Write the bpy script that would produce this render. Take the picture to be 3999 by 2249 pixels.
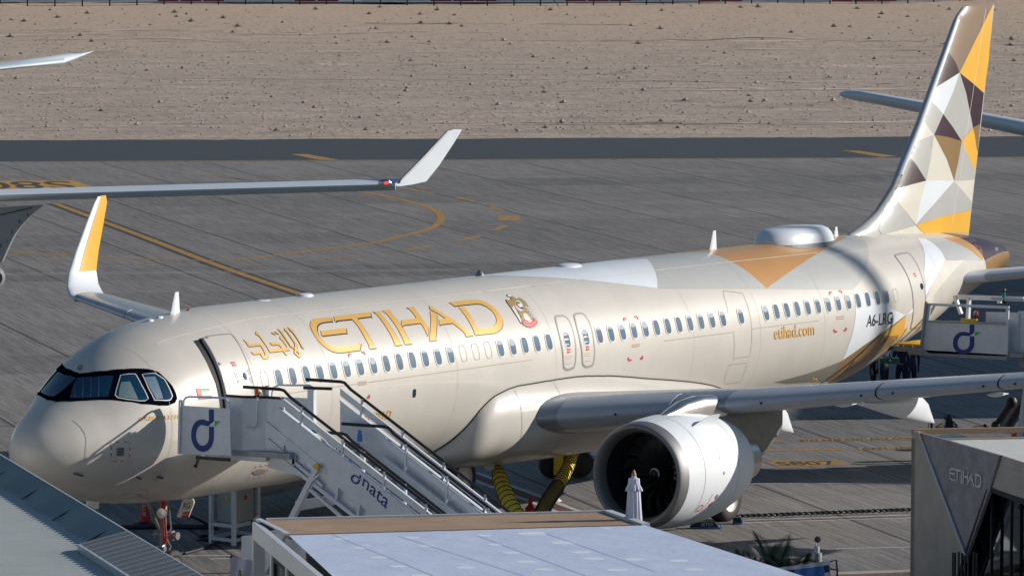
import bpy, bmesh, math, random
import numpy as np
from mathutils import Vector, Matrix
from mathutils.geometry import delaunay_2d_cdt
random.seed(7)
for o in list(bpy.data.objects): bpy.data.objects.remove(o)
SC = bpy.context.scene; COL = SC.collection
R = math.radians
# ---------------- camera ----------------
# world: X runs aft along the airliner from its nose, Y to its starboard side, Z up from the apron
CAMP = np.array([-96.251, -72.7816, 16.0728]); YAW, PITCH, ROLL, FPX = 0.5619169, -0.0767004, 0.0047388, 22392.7
PW, PH = 3999.0, 2249.0
_d = np.array([math.cos(PITCH)*math.cos(YAW), math.cos(PITCH)*math.sin(YAW), math.sin(PITCH)])
_r = np.cross(_d, [0, 0, 1]); _r /= np.linalg.norm(_r); _u = np.cross(_r, _d)
CR = math.cos(ROLL)*_r + math.sin(ROLL)*_u; CU = -math.sin(ROLL)*_r + math.cos(ROLL)*_u; CD = _d
cam = bpy.data.cameras.new('camera'); camo = bpy.data.objects.new('camera', cam); COL.objects.link(camo)
camo.matrix_world = Matrix(((CR[0], CU[0], -CD[0], CAMP[0]), (CR[1], CU[1], -CD[1], CAMP[1]), (CR[2], CU[2], -CD[2], CAMP[2]), (0, 0, 0, 1)))
cam.sensor_width = 36; cam.lens = 36*FPX/PW; cam.clip_start = 1; cam.clip_end = 6000
SC.camera = camo
# ---------------- light ----------------
SA, SB = -1.8, 1.85                      # a shadow runs this far in X and Y for each metre of height
SUN = Vector((-SA, -SB, 1)).normalized()
W = bpy.data.worlds.new('World'); SC.world = W; W.use_nodes = True
nt = W.node_tree; bg = nt.nodes['Background']; sky = nt.nodes.new('ShaderNodeTexSky')
sky.sky_type = 'NISHITA'; sky.sun_disc = False; sky.sun_elevation = math.asin(SUN.z)
sky.sun_rotation = math.atan2(SUN.x, SUN.y)
sky.dust_density = 0.3; sky.air_density = 1.3; sky.ozone_density = 4.0
nt.links.new(sky.outputs[0], bg.inputs[0]); bg.inputs[1].default_value = 0.07
sl = bpy.data.lights.new('sun', 'SUN'); sl.energy = 5.0; sl.angle = R(0.5); sl.color = (1, 0.94, 0.86)
so = bpy.data.objects.new('sun', sl); COL.objects.link(so); so.rotation_euler = SUN.to_track_quat('Z', 'Y').to_euler()
SC.view_settings.view_transform = 'Standard'; SC.view_settings.look = 'None'; SC.view_settings.exposure = 0.0; SC.view_settings.gamma = 1
# ---------------- where a point of the place lies ----------------
def ray(x, y): return CD + CR*(x-PW/2)/FPX - CU*(y-PH/2)/FPX
def atz(x, y, z=0.0): v = ray(x, y); return CAMP + v*(z-CAMP[2])/v[2]
def aty(x, y, Y): v = ray(x, y); return CAMP + v*(Y-CAMP[1])/v[1]
def atx(x, y, X): v = ray(x, y); return CAMP + v*(X-CAMP[0])/v[0]
def plane(x, y, p0, n): v = ray(x, y); return CAMP + v*(np.dot(np.array(p0)-CAMP, n)/np.dot(v, n))
def crop(x0, y0, s, pts): return [(x0+a/s, y0+b/s) for a, b in pts]
# ---------------- materials ----------------
def mat(name, col, rough=0.5, metal=0.0, coat=0.0, var=0.0, scale=3.0, bump=0.0, spec=0.5, emit=None, bscale=None, aniso=None):
    m = bpy.data.materials.new(name); m.use_nodes = True; t = m.node_tree; b = t.nodes['Principled BSDF']
    b.inputs['Base Color'].default_value = (*col, 1); b.inputs['Roughness'].default_value = rough
    b.inputs['Metallic'].default_value = metal; b.inputs['Coat Weight'].default_value = coat; b.inputs['Coat Roughness'].default_value = 0.06
    b.inputs['Specular IOR Level'].default_value = spec
    if emit: b.inputs['Emission Color'].default_value = (*emit[0], 1); b.inputs['Emission Strength'].default_value = emit[1]
    if var or bump:
        g = t.nodes.new('ShaderNodeNewGeometry'); mp = t.nodes.new('ShaderNodeMapping'); t.links.new(g.outputs['Position'], mp.inputs[0])
        if aniso: mp.inputs['Scale'].default_value = aniso
        n = t.nodes.new('ShaderNodeTexNoise'); n.inputs['Scale'].default_value = scale; n.inputs['Detail'].default_value = 6; n.inputs['Roughness'].default_value = 0.6
        t.links.new(mp.outputs[0], n.inputs[0])
        if var:
            mx = t.nodes.new('ShaderNodeMix'); mx.data_type = 'RGBA'
            mx.inputs[6].default_value = (*[max(0, c*(1-var)) for c in col], 1); mx.inputs[7].default_value = (*[min(1, c*(1+var)) for c in col], 1)
            cr = t.nodes.new('ShaderNodeMapRange'); cr.inputs[1].default_value = 0.3; cr.inputs[2].default_value = 0.7
            t.links.new(n.outputs[0], cr.inputs[0]); t.links.new(cr.outputs[0], mx.inputs[0]); t.links.new(mx.outputs[2], b.inputs['Base Color'])
        if bump:
            n2 = n
            if bscale:
                n2 = t.nodes.new('ShaderNodeTexNoise'); n2.inputs['Scale'].default_value = bscale; n2.inputs['Detail'].default_value = 5; t.links.new(mp.outputs[0], n2.inputs[0])
            bp = t.nodes.new('ShaderNodeBump'); bp.inputs['Strength'].default_value = 1.0; bp.inputs['Distance'].default_value = bump
            t.links.new(n2.outputs[0], bp.inputs['Height']); t.links.new(bp.outputs[0], b.inputs['Normal'])
    return m
def paint(name, col, rough=0.38, coat=0.30): return mat(name, col, rough, 0, coat, var=0.05, scale=0.9, bump=0.0022, bscale=1.9)
M = {}
M['champagne'] = paint('champagne_paint', (0.55, 0.515, 0.465))
M['white'] = paint('white_paint', (0.70, 0.735, 0.78)); M['lgrey'] = paint('light_grey_paint', (0.44, 0.44, 0.42))
M['cowl'] = mat('cowl_white_paint', (0.74, 0.765, 0.80), 0.5, 0, 0.12, var=0.03, scale=1.1); M['cream'] = paint('cream_paint', (0.66, 0.62, 0.54)); M['gold'] = paint('gold_paint', (0.68, 0.36, 0.075))
M['gold_letter'] = mat('gold_letter', (0.72, 0.42, 0.10), 0.35, 0.15, 0.4); M['yellow_paint'] = paint('amber_paint', (0.80, 0.43, 0.045))
M['brown'] = paint('bronze_paint', (0.26, 0.155, 0.06)); M['tan'] = paint('tan_paint', (0.235, 0.16, 0.105), .4, .1); M['plum'] = paint('plum_paint', (0.042, 0.017, 0.030), .35, .08)
M['copper'] = paint('copper_paint', (0.50, 0.255, 0.075)); M['black'] = mat('black_marking', (0.012, 0.011, 0.012), 0.4)
M['wingtop'] = mat('wing_grey', (0.30, 0.33, 0.37), 0.32, 0.25, 0.3, var=0.05, scale=1.2); M['slat'] = mat('slat_metal', (0.42, 0.46, 0.51), 0.42, 0.12, 0.2, var=0.05, scale=1.5)
M['wingunder'] = mat('wing_underside', (0.36, 0.38, 0.38), 0.4, 0, 0.3, var=0.06, scale=1.0)
M['metal'] = mat('bare_metal', (0.55, 0.53, 0.50), 0.28, 0.95, var=0.1, scale=2.5); M['darkmetal'] = mat('dark_metal', (0.12, 0.12, 0.12), 0.4, 0.8, var=0.2, scale=5)
M['lip'] = mat('intake_lip_metal', (0.25, 0.245, 0.25), 0.55, 0.65); M['strut'] = mat('silver_strut', (0.26, 0.265, 0.27), 0.35, 0.6, var=0.15, scale=7)
M['tyre'] = mat('tyre_rubber', (0.022, 0.021, 0.021), 0.75, var=0.3, scale=8, bump=0.003); M['rim'] = mat('wheel_rim', (0.62, 0.62, 0.60), 0.4, 0.2)
M['glass'] = mat('cockpit_glass', (0.004, 0.035, 0.075), 0.1, 0, 0.5); M['cabin_glass'] = mat('cabin_window_glass', (0.085, 0.135, 0.20), 0.2, 0, 0.6, var=0.25, scale=4)
M['frame_white'] = mat('window_surround', (0.60, 0.59, 0.58), 0.4); M['seal'] = mat('door_seal_grey', (0.27, 0.25, 0.235), 0.5); M['line'] = mat('panel_gap', (0.36, 0.335, 0.30), 0.7)
M['lightline'] = mat('skin_seam', (0.70, 0.66, 0.58), 0.4); M['red'] = mat('red_marking', (0.55, 0.03, 0.035), 0.5); M['green'] = mat('green_marking', (0.02, 0.28, 0.09), 0.5)
M['fan'] = mat('fan_blade', (0.20, 0.20, 0.215), 0.3, 0.85); M['dark'] = mat('dark_inside', (0.01, 0.01, 0.011), 0.7)
M['stair_white'] = mat('stair_white_paint', (0.62, 0.655, 0.71), 0.45, 0.1, 0.2, var=0.08, scale=4, bump=0.002, bscale=9); M['stair_grey'] = mat('stair_grey_steel', (0.30, 0.32, 0.34), 0.5, 0.2, var=0.12, scale=5)
M['rubber'] = mat('black_rubber', (0.015, 0.017, 0.02), 0.5); M['blue'] = mat('blue_logo', (0.0, 0.035, 0.21), 0.5); M['lime'] = mat('green_logo', (0.06, 0.45, 0.04), 0.4)
M['amber'] = mat('amber_lens', (0.55, 0.10, 0.01), 0.2, 0, 0.6); M['redplastic'] = mat('red_plastic', (0.55, 0.02, 0.025), 0.5, var=0.15, scale=5)
M['safety_yellow'] = mat('safety_yellow', (0.78, 0.47, 0.015), 0.5, var=0.12, scale=4)
# ---------------- mesh builder ----------------
class MB:
    def __init__(s): s.v = []; s.f = []; s.m = []; s.cur = 0
    def add(s, vs, fs):
        n = len(s.v); s.v += [tuple(map(float, p)) for p in vs]
        for f in fs: s.f.append(tuple(n+i for i in f)); s.m.append(s.cur)
        return s
    def box(s, c, size, rz=0, ax=None):
        c = np.array(c, float); h = np.array(size, float)/2
        if ax is None: ax = (np.array([math.cos(rz), math.sin(rz), 0]), np.array([-math.sin(rz), math.cos(rz), 0]), np.array([0, 0, 1.]))
        vs = [c+ax[0]*h[0]*i+ax[1]*h[1]*j+ax[2]*h[2]*k for i in (-1, 1) for j in (-1, 1) for k in (-1, 1)]
        return s.add(vs, [(0, 1, 3, 2), (4, 6, 7, 5), (0, 4, 5, 1), (2, 3, 7, 6), (0, 2, 6, 4), (1, 5, 7, 3)])
    def bar(s, a, b, w, h, up=(0, 0, 1)):
        a = np.array(a, float); b = np.array(b, float); d = b-a; L = np.linalg.norm(d); d /= L
        x = np.cross(d, up); x /= max(1e-9, np.linalg.norm(x)); z = np.cross(x, d)
        return s.box((a+b)/2, (w, L, h), ax=(x, d, z))
    def tube(s, pts, r, n=10, caps=True):
        pts = [np.array(p, float) for p in pts]; rs = r if hasattr(r, '__len__') else [r]*len(pts)
        vs = []; fs = []; up = None
        for i, p in enumerate(pts):
            t = pts[min(i+1, len(pts)-1)]-pts[max(i-1, 0)]; t /= max(1e-9, np.linalg.norm(t))
            if up is None: up = np.array([0, 0, 1.]) if abs(t[2]) < 0.9 else np.array([1., 0, 0])
            x = np.cross(t, up); x /= np.linalg.norm(x); y = np.cross(x, t); up = y
            vs += [p+rs[i]*(math.cos(k*2*math.pi/n)*x+math.sin(k*2*math.pi/n)*y) for k in range(n)]
        for i in range(len(pts)-1):
            for k in range(n): fs.append((i*n+k, i*n+(k+1) % n, (i+1)*n+(k+1) % n, (i+1)*n+k))
        if caps: fs.append(tuple(range(n))[::-1]); fs.append(tuple((len(pts)-1)*n+k for k in range(n)))
        return s.add(vs, fs)
    def lathe(s, o, axis, prof, n=32, ref=(0, 0, 1)):
        o = np.array(o, float); a = np.array(axis, float); a /= np.linalg.norm(a)
        x = np.cross(a, ref)
        if np.linalg.norm(x) < 1e-3: x = np.cross(a, (1, 0, 0))
        x /= np.linalg.norm(x); y = np.cross(a, x); vs = []; fs = []
        for t, r in prof: vs += [o+a*t+max(r, 1e-4)*(math.cos(k*2*math.pi/n)*x+math.sin(k*2*math.pi/n)*y) for k in range(n)]
        for i in range(len(prof)-1):
            for k in range(n): fs.append((i*n+k, (i+1)*n+k, (i+1)*n+(k+1) % n, i*n+(k+1) % n))
        return s.add(vs, fs)
    def loft(s, rings, closed=True, caps=True):
        n = len(rings[0]); vs = [p for r in rings for p in r]; fs = []
        for i in range(len(rings)-1):
            for k in range(n if closed else n-1): fs.append((i*n+k, i*n+(k+1) % n, (i+1)*n+(k+1) % n, (i+1)*n+k))
        if caps and closed: fs.append(tuple(range(n))[::-1]); fs.append(tuple((len(rings)-1)*n+k for k in range(n)))
        return s.add(vs, fs)
    def prism(s, loop, d):            # a flat outline given its thickness d (a vector)
        n = len(loop); L = [np.array(p, float) for p in loop]; d = np.array(d, float)
        return s.add(L+[p+d for p in L], [tuple(range(n))[::-1], tuple(range(n, 2*n))]+[(i, (i+1) % n, n+(i+1) % n, n+i) for i in range(n)])
    def ball(s, c, r, n=12, sc=(1, 1, 1)):
        vs = []; fs = []; m = n//2
        for i in range(m+1):
            for k in range(n):
                a = math.pi*i/m; b = 2*math.pi*k/n
                vs.append((c[0]+r*sc[0]*math.sin(a)*math.cos(b), c[1]+r*sc[1]*math.sin(a)*math.sin(b), c[2]+r*sc[2]*math.cos(a)))
        for i in range(m):
            for k in range(n): fs.append((i*n+k, (i+1)*n+k, (i+1)*n+(k+1) % n, i*n+(k+1) % n))
        return s.add(vs, fs)
def mesh_obj(name, mb, mats, smooth=False, bevel=0.0, angle=35):
    me = bpy.data.meshes.new(name); me.from_pydata(mb.v, [], mb.f); me.validate()
    for m in (mats if isinstance(mats, (list, tuple)) else [mats]): me.materials.append(m)
    if any(mb.m) and len(me.polygons) == len(mb.m): me.polygons.foreach_set('material_index', mb.m)
    bm = bmesh.new(); bm.from_mesh(me); bmesh.ops.remove_doubles(bm, verts=bm.verts, dist=1e-5); bmesh.ops.recalc_face_normals(bm, faces=bm.faces)
    if bevel: bmesh.ops.bevel(bm, geom=[e for e in bm.edges if len(e.link_faces) == 2 and e.calc_face_angle(0) > 0.6], offset=bevel, segments=2, affect='EDGES', profile=0.6, clamp_overlap=True)
    if smooth:
        for f in bm.faces: f.smooth = True
        for e in bm.edges:
            if len(e.link_faces) == 2 and e.calc_face_angle(0) > R(angle): e.smooth = False
    bm.to_mesh(me); bm.free()
    return bpy.data.objects.new(name, me)
def empty(name, label, cat, loc=(0, 0, 0), group=None, kind=None):
    o = bpy.data.objects.new(name, None); COL.objects.link(o); o.location = loc; o.empty_display_size = 0.3
    o['label'] = label; o['category'] = cat
    if group: o['group'] = group
    return o
def parts(name, mbs, mats, parent, **k):
    return [part(name, m_, mats, parent, **k) for m_ in mbs]
ONES = ['', 'first', 'second', 'third', 'fourth', 'fifth', 'sixth', 'seventh', 'eighth', 'ninth', 'tenth', 'eleventh', 'twelfth', 'thirteenth', 'fourteenth', 'fifteenth', 'sixteenth', 'seventeenth', 'eighteenth', 'nineteenth']
def ordinal(n):
    if n < 20: return ONES[n]
    t = ['twent', 'thirt', 'fort', 'fift', 'sixt', 'sevent', 'eight', 'ninet'][n//10-2]; return t+'ieth' if n % 10 == 0 else t+'y-'+ONES[n % 10]
def wloc(o):
    l = Vector(o.location); return l if o.type == 'EMPTY' and not o.parent else Vector((0, 0, 0))
def part(name, mb, mats, parent=None, label=None, **k):
    o = mesh_obj(name, mb, mats, **k); COL.objects.link(o)
    if parent is not None:
        o.parent = parent; o.matrix_parent_inverse = Matrix.Translation(-wloc(parent))
    if label: o['label'] = label
    return o
def thing(name, mb, mats, label, cat, group=None, **k):
    o = mesh_obj(name, mb, mats, **k); COL.objects.link(o); o['label'] = label; o['category'] = cat
    if group: o['group'] = group
    return o
def struct(name, mb, mats, kind='structure', **k):
    o = mesh_obj(name, mb, mats, **k); COL.objects.link(o); o['kind'] = kind; return o
def copy_tree(o, parent=None, label=None):
    c = o.copy(); COL.objects.link(c)
    if parent is not None: c.parent = parent
    if label: c['label'] = label
    for ch in [x for x in bpy.data.objects if x.parent == o]: copy_tree(ch, c)
    return c
def quadtext(txt, quad_fn, weight=0.008):
    # writing laid on a surface: the font's outline runs over [0,1]x[0,1] and quad_fn puts it in place
    cu = bpy.data.curves.new('txt', 'FONT'); cu.body = txt; cu.resolution_u = 3; cu.offset = weight
    to = bpy.data.objects.new('txt', cu); COL.objects.link(to); dg = bpy.context.evaluated_depsgraph_get(); dg.update()
    me = bpy.data.meshes.new_from_object(to.evaluated_get(dg)); bpy.data.objects.remove(to)
    co = np.array([v.co[:2] for v in me.vertices]); mn = co.min(0); mx = co.max(0); co = (co-mn)/(mx-mn)
    mb = MB(); mb.add([quad_fn(a, b) for a, b in co], [tuple(p.vertices) for p in me.polygons]); return mb
def bil(q, a, b):   # q: lower-left, lower-right, upper-right, upper-left
    q = [np.array(p, float) for p in q]; return (q[0]*(1-a)+q[1]*a)*(1-b)+(q[3]*(1-a)+q[2]*a)*b
E1 = np.array([-0.685, -0.7285, 0]); E2 = np.array([0.7285, -0.685, 0]); EZ = np.array([0, 0, 1.0])   # the apron's joint directions
# ================= the airliner =================
ZC = 3.879
def pchip(x, y):
    x = np.array(x, float); y = np.array(y, float); h = np.diff(x); d = np.diff(y)/h; m = np.zeros(len(x))
    for i in range(1, len(x)-1):
        if d[i-1]*d[i] > 0: w1 = 2*h[i]+h[i-1]; w2 = h[i]+2*h[i-1]; m[i] = (w1+w2)/(w1/d[i-1]+w2/d[i])
    m[0] = d[0]; m[-1] = d[-1]
    def f(q):
        q = np.clip(np.asarray(q, float), x[0], x[-1]); i = np.clip(np.searchsorted(x, q)-1, 0, len(x)-2); t = (q-x[i])/h[i]
        return (1+2*t)*(1-t)**2*y[i]+t*(1-t)**2*h[i]*m[i]+t*t*(3-2*t)*y[i+1]+t*t*(t-1)*h[i]*m[i+1]
    return f
XT = 44.75
nose = [(0, -.62, -.62, 0, -.62), (.05, -.40, -.83, .24, -.62), (.2, -.19, -1.04, .47, -.62), (.5, .03, -1.26, .74, -.60), (1.0, .30, -1.48, 1.03, -.55), (1.5, .56, -1.64, 1.25, -.48), (1.9, .84, -1.75, 1.40, -.40),
        (2.4, 1.20, -1.85, 1.55, -.30), (3.0, 1.50, -1.93, 1.69, -.20), (3.8, 1.76, -2.0, 1.82, -.10), (4.8, 1.93, -2.05, 1.92, -.03), (6.0, 2.035, -2.07, 1.968, 0), (7.0, 2.07, -2.07, 1.975, 0)]
tail = [(30.5, 2.07, -2.07, 1.975, 0), (32, 2.07, -2.02, 1.97, .02), (34, 2.065, -1.80, 1.93, .09), (36, 2.05, -1.38, 1.83, .24), (38, 2.00, -.88, 1.66, .45), (40, 1.91, -.33, 1.39, .69), (41.5, 1.80, .04, 1.13, .86),
        (43, 1.62, .38, .82, 1.0), (44, 1.44, .58, .56, 1.04), (44.5, 1.28, .72, .35, 1.05), (XT, 1.02, 1.02, 0, 1.02)]
def U(x): x = np.asarray(x, float); return np.where(x < 1, np.sqrt(np.maximum(x, 0)), np.where(x > XT-1, XT-np.sqrt(np.maximum(XT-x, 0)), x))   # rounds both ends
_tb = nose+tail; _ux = U([r[0] for r in _tb])
fT, fB, fW, fM = [pchip(_ux, [r[i] for r in _tb]) for i in (1, 2, 3, 4)]
def fprof(x): u = U(x); return fT(u)+ZC, fB(u)+ZC, fW(u), fM(u)+ZC
def fsurf(x, ph, off=0.0):
    x = np.asarray(x, float); ph = np.asarray(ph, float)
    def P(x, ph):
        T, B, Wd, Mz = fprof(x); s = np.sin(ph); return np.stack([x, -Wd*np.cos(ph), Mz+np.where(s > 0, T-Mz, Mz-B)*s], -1)
    p = P(x, ph)
    if off:
        e = 1e-3; a = P(np.minimum(x+e, XT), ph)-P(np.maximum(x-e, 0), ph); b = P(x, ph+e)-P(x, ph-e); n = np.cross(a, b); n /= np.maximum(np.linalg.norm(n, axis=-1, keepdims=True), 1e-12)
        c = p-np.stack([x, x*0, fprof(x)[3]], -1); n *= np.sign((n*c).sum(-1, keepdims=True)+1e-12); p = p+n*off
    return p
def fF(P):
    T, B, Wd, Mz = fprof(P[..., 0]); h = np.where(P[..., 2] > Mz, T-Mz, Mz-B)
    return np.where((P[..., 0] < 0) | (P[..., 0] > XT), 1.0, (P[..., 1]/np.maximum(Wd, 1e-3))**2+((P[..., 2]-Mz)/np.maximum(h, 1e-3))**2-1)
def onfus(px, py):
    v = ray(px, py); t = np.arange(100, 190, 0.03); P = CAMP+t[:, None]*v; F = fF(P); i = np.argmax(F < 0)
    if F[i] >= 0: i = np.argmin(F); return P[i]
    a, b = t[i-1], t[i]
    for _ in range(25):
        m = (a+b)/2
        if fF(CAMP+m*v) < 0: b = m
        else: a = m
    return CAMP+b*v
def xphi(px, py):
    P = onfus(px, py); T, B, Wd, Mz = fprof(P[0]); h = (T-Mz) if P[2] > Mz else (Mz-B)
    return float(P[0]), math.atan2((P[2]-Mz)/max(h, 1e-3), -P[1]/max(Wd, 1e-3))
def phz(x, z): T, B, Wd, Mz = fprof(x); h = (T-Mz) if z > Mz else (Mz-B); return math.asin(max(-1, min(1, float((z-Mz)/h))))
def inpoly(p, q):   # even-odd, points p (n,2)
    q = np.array(q); r = np.zeros(len(p), bool); x0, y0 = q[:, 0], q[:, 1]; x1, y1 = np.roll(x0, -1), np.roll(y0, -1)
    for a, b, c, d in zip(x0, y0, x1, y1):
        if b != d: r ^= ((b > p[:, 1]) != (d > p[:, 1])) & (p[:, 0] < (c-a)*(p[:, 1]-b)/(d-b)+a)
    return r
def fill(loops, step):
    vs = []; es = []; dl = []
    for lp in loops:
        lp = np.array(lp, float); out = []
        for i in range(len(lp)):
            a, b = lp[i], lp[(i+1) % len(lp)]; n = max(1, int(np.linalg.norm(b-a)/step)+1); out += [a+(b-a)*k/n for k in range(n)]
        n0 = len(vs); vs += out; es += [(n0+i, n0+(i+1) % len(out)) for i in range(len(out))]; dl.append(out)
    A = np.array(vs); mn, mx = A.min(0), A.max(0); gx, gy = np.meshgrid(np.arange(mn[0]+step*.5, mx[0], step), np.arange(mn[1]+step*.5, mx[1], step))
    g = np.stack([gx.ravel(), gy.ravel()], 1); k = np.zeros(len(g), bool)
    if len(g):
        for lp in dl: k ^= inpoly(g, lp)
        g = g[k]
        if len(g): g = g[(np.linalg.norm(g[:, None]-A[None], axis=2).min(1)) > step*0.4]
    allv = [Vector(p) for p in vs]+[Vector(p) for p in g]
    ov, oe, of, *_ = delaunay_2d_cdt(allv, es, [], 0, 1e-7)
    P = np.array([tuple(v) for v in ov]); C = np.array([P[list(f)].mean(0) for f in of]); k = np.zeros(len(C), bool)
    for lp in dl: k ^= inpoly(C, lp)
    return P, [tuple(f) for f, s in zip(of, k) if s]
def smooth_loop(lp, n=3):       # rounds the corners of a traced outline
    for _ in range(n):
        o = []
        for i in range(len(lp)): a = np.array(lp[i], float); b = np.array(lp[(i+1) % len(lp)], float); o += [a*.8+b*.2, a*.2+b*.8]
        lp = o
    return [tuple(p) for p in lp]
def fpatch_mb(loops, off, us=0.4, step=0.13, mb=None):
    P, F = fill([[(x*us, ph*2) for x, ph in lp] for lp in loops], step)
    mb = mb or MB(); return mb.add(fsurf(P[:, 0]/us, P[:, 1]/2, off), F)
def PX(lp): return [xphi(*p) for p in lp]
def fpatch(name, loops, off, m, parent, us=0.4, step=0.13, label=None): return part(name, fpatch_mb(loops, off, us, step), M[m] if isinstance(m, str) else m, parent, smooth=True, label=label)
def linepoly(pts, w):      # polyline in (x, phi) widened to w metres
    p = np.array([(a, b*2) for a, b in pts]); t = np.gradient(p, axis=0); t /= np.linalg.norm(t, axis=1, keepdims=True); n = np.stack([-t[:, 1], t[:, 0]], 1)*w/2
    q = np.concatenate([p+n, (p-n)[::-1]]); return [(a, b/2) for a, b in q]
def fline_mb(pts, w, off, mb=None, us=1.0): return fpatch_mb([linepoly(pts, w)], off, us, 0.25, mb)
def densify(pts, n=6):
    o = []
    for a, b in zip(pts[:-1], pts[1:]): o += [(a[0]+(b[0]-a[0])*k/n, a[1]+(b[1]-a[1])*k/n) for k in range(n)]
    return o+[pts[-1]]
def mirror(lp): return [(x, math.pi-ph) for x, ph in lp]
AC = empty('airliner', 'cream airliner with gold lettering and a mosaic painted tail fin, parked between two boarding stairs', 'airliner', (5.07, 0, 0))
# --- fuselage
xs = np.concatenate([np.array([0, .004, .015, .04, .08, .14, .22, .32, .44, .58, .75, .9]), np.arange(1.05, 7, .14), np.arange(7, 30.4, .45), np.arange(30.5, 43.6, .25), XT-np.array([.95, .8, .62, .45, .3, .18, .09, .03, .008, 0])])
ph = np.linspace(-math.pi, math.pi, 129)[:-1]
mb = MB(); mb.loft([fsurf(np.full(128, x), ph) for x in xs], caps=False)
fus = part('fuselage', mb, M['champagne'], AC, smooth=True, angle=60)
HP = math.pi/2
def crown(port, off, m, name='livery_facet'):       # a colour field that crosses the crown and comes down both sides
    return fpatch(name, [port+mirror(port)[::-1]], off, m, AC, us=0.35, step=0.12)
c8 = lambda *p: PX(crop(1900, 850, 1.9815, p)); c6 = lambda *p: PX(crop(3100, 900, 2.07, p)); c1 = lambda *p: PX(crop(0, 1100, 1.261, p)); c3 = lambda *p: PX(crop(0, 1300, 2.8986, p)); c7 = lambda *p: PX(crop(900, 1000, 1.9815, p))
c5 = lambda *p: PX(crop(3200, 0, 1.3174, p))
we = c8((1322, 548), (1318, 480), (1302, 415), (1275, 360), (1240, 320)); wt = (we[-1][0]-1.2, HP)
wl = c8((0, 453), (200, 454), (350, 459), (560, 470), (750, 483), (1000, 510), (1322, 548))
crown([(wl[0][0]-3.2, HP)]+wl+we[1:]+[wt], .005, 'white')
gl = c8((2165, 550), (2080, 470), (1990, 400), (1900, 345), (1800, 300), (1700, 270)); gt = (gl[-1][0]-1.0, HP)
crown([wt]+we[::-1]+c8((1600, 549), (1900, 549))+gl+[gt], .005, 'lgrey')
gr = c8((2165, 550), (2300, 450), (2450, 350))+c6((100, 245), (190, 190), (330, 110), (430, 56)); grt = (gr[-1][0]+.25, HP)
crown([gt]+gl[::-1]+gr[1:]+[grt], .005, 'copper')
g2 = c6((482, 476), (545, 400), (590, 300), (607, 210), (600, 140), (570, 85)); g2t = (g2[-1][0]-.7, HP)
crown([grt]+gr[::-1]+c8((2400, 551))+c6((200, 474))+g2+[g2t], .005, 'lgrey')
wb = c6((480, 480), (500, 600), (497, 700), (480, 800), (440, 930), (388, 1052)); wd = c6((900, 684), (700, 580), (600, 530))
fpatch('livery_facet', [wb+c6((560, 930), (740, 805))+wd], .005, 'white', AC, step=.1)
fpatch('livery_facet', [c6((388, 1052), (560, 930), (740, 805), (905, 684), (860, 800), (835, 885), (640, 1040), (480, 1180), (425, 1206), (262, 1215), (320, 1140))], .006, 'brown', AC, step=.1)
fpatch('livery_facet', [c6((905, 684), (720, 845), (880, 845), (895, 770))], .009, 'gold', AC, step=.1)
fpatch('livery_facet', [c6((388, 1052), (330, 1140), (250, 1215))+c6((100, 1225), (0, 1232), (-60, 1235), (-160, 1225), (0, 1185), (200, 1125))], .006, mat('grey_green_paint', (0.22, 0.215, 0.17), .4, 0, .3), AC, step=.1)
b1 = c6((995, 62), (1035, 120), (1057, 200), (1056, 300), (1050, 350), (1066, 440), (1050, 520), (910, 682)); b2 = c6((980, 650), (1110, 450), (1226, 240), (1175, 150), (1110, 95), (1060, 68))
fpatch('livery_facet', [b1+b2], .005, 'white', AC, step=.1)
fpatch('livery_facet', [c6((1060, 68), (1110, 95), (1175, 150), (1226, 240), (1400, 238), (1520, 244), (1430, 165), (1330, 110), (1200, 62))], .005, 'lgrey', AC, step=.1)
fpatch('livery_facet', [c6((1200, 62), (1330, 110), (1430, 165), (1528, 245), (1526, 180), (1495, 112), (1440, 62), (1400, 50), (1300, 52))], .005, 'copper', AC, step=.1)
P1 = c6((1530, 246), (1600, 222)); x1 = P1[0][0]
fpatch('livery_facet', [[(x1+.15, P1[0][1]), (x1+.05, P1[0][1]+.25), (x1-.1, P1[0][1]+.5), (x1-.5, 1.25), (x1-.8, HP), (XT-.03, HP), (XT-.03, .4), (x1+1.2, P1[0][1]+.05)]], .005, 'plum', AC, us=1, step=.08)
fpatch('livery_facet', [[(x1+.15, P1[0][1]), (x1+1.2, P1[0][1]+.05), (XT-.03, .38), (XT-.03, -1.0), (x1+.9, -.7), (x1+.3, -.4)]], .006, 'brown', AC, us=1, step=.08)
fpatch('livery_facet', [c6((1226, 242), (1380, 240), (1320, 300), (1262, 360), (1130, 520), (1100, 690), (1040, 700), (1066, 560), (1110, 452))], .004, 'cream', AC, step=.1)
# seams
for L_, w in ((PX([(978, 1247), (1300, 1209), (1700, 1162), (2200, 1105)]), .022), (PX([(1900, 1138), (2300, 1089), (2700, 1040), (3190, 988)]), .022), (c1((770, 308), (835, 282), (900, 265), (1060, 225), (1235, 186)), .022)): part('skin_seam', fline_mb(densify(L_, 10), w, .012), M['lightline'], AC, smooth=True)
for L_, w in ((PX([(1125, 1535), (1500, 1484), (2081, 1404)]), .014), (c8((1375, 952), (1600, 925), (1910, 885)), .014), (c8((2055, 860), (2576, 795)), .014), (c8((1830, 565), (1980, 585), (2005, 640), (2035, 740), (2052, 860), (2050, 980), (2035, 1070), (1910, 1088), (1912, 885)), .014),
             (c8((1830, 565), (1840, 620), (1870, 740)), .014), (c8((1880, 1135), (2018, 1120), (2000, 1180), (1965, 1270), (1842, 1285), (1850, 1210), (1880, 1135)), .012), (c3((960, 1449), (975, 1300), (965, 1150), (900, 1050), (830, 990)), .014), ): part('panel_seam', fline_mb(densify(L_, 5), w, .011), M['line'], AC, smooth=True)
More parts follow.
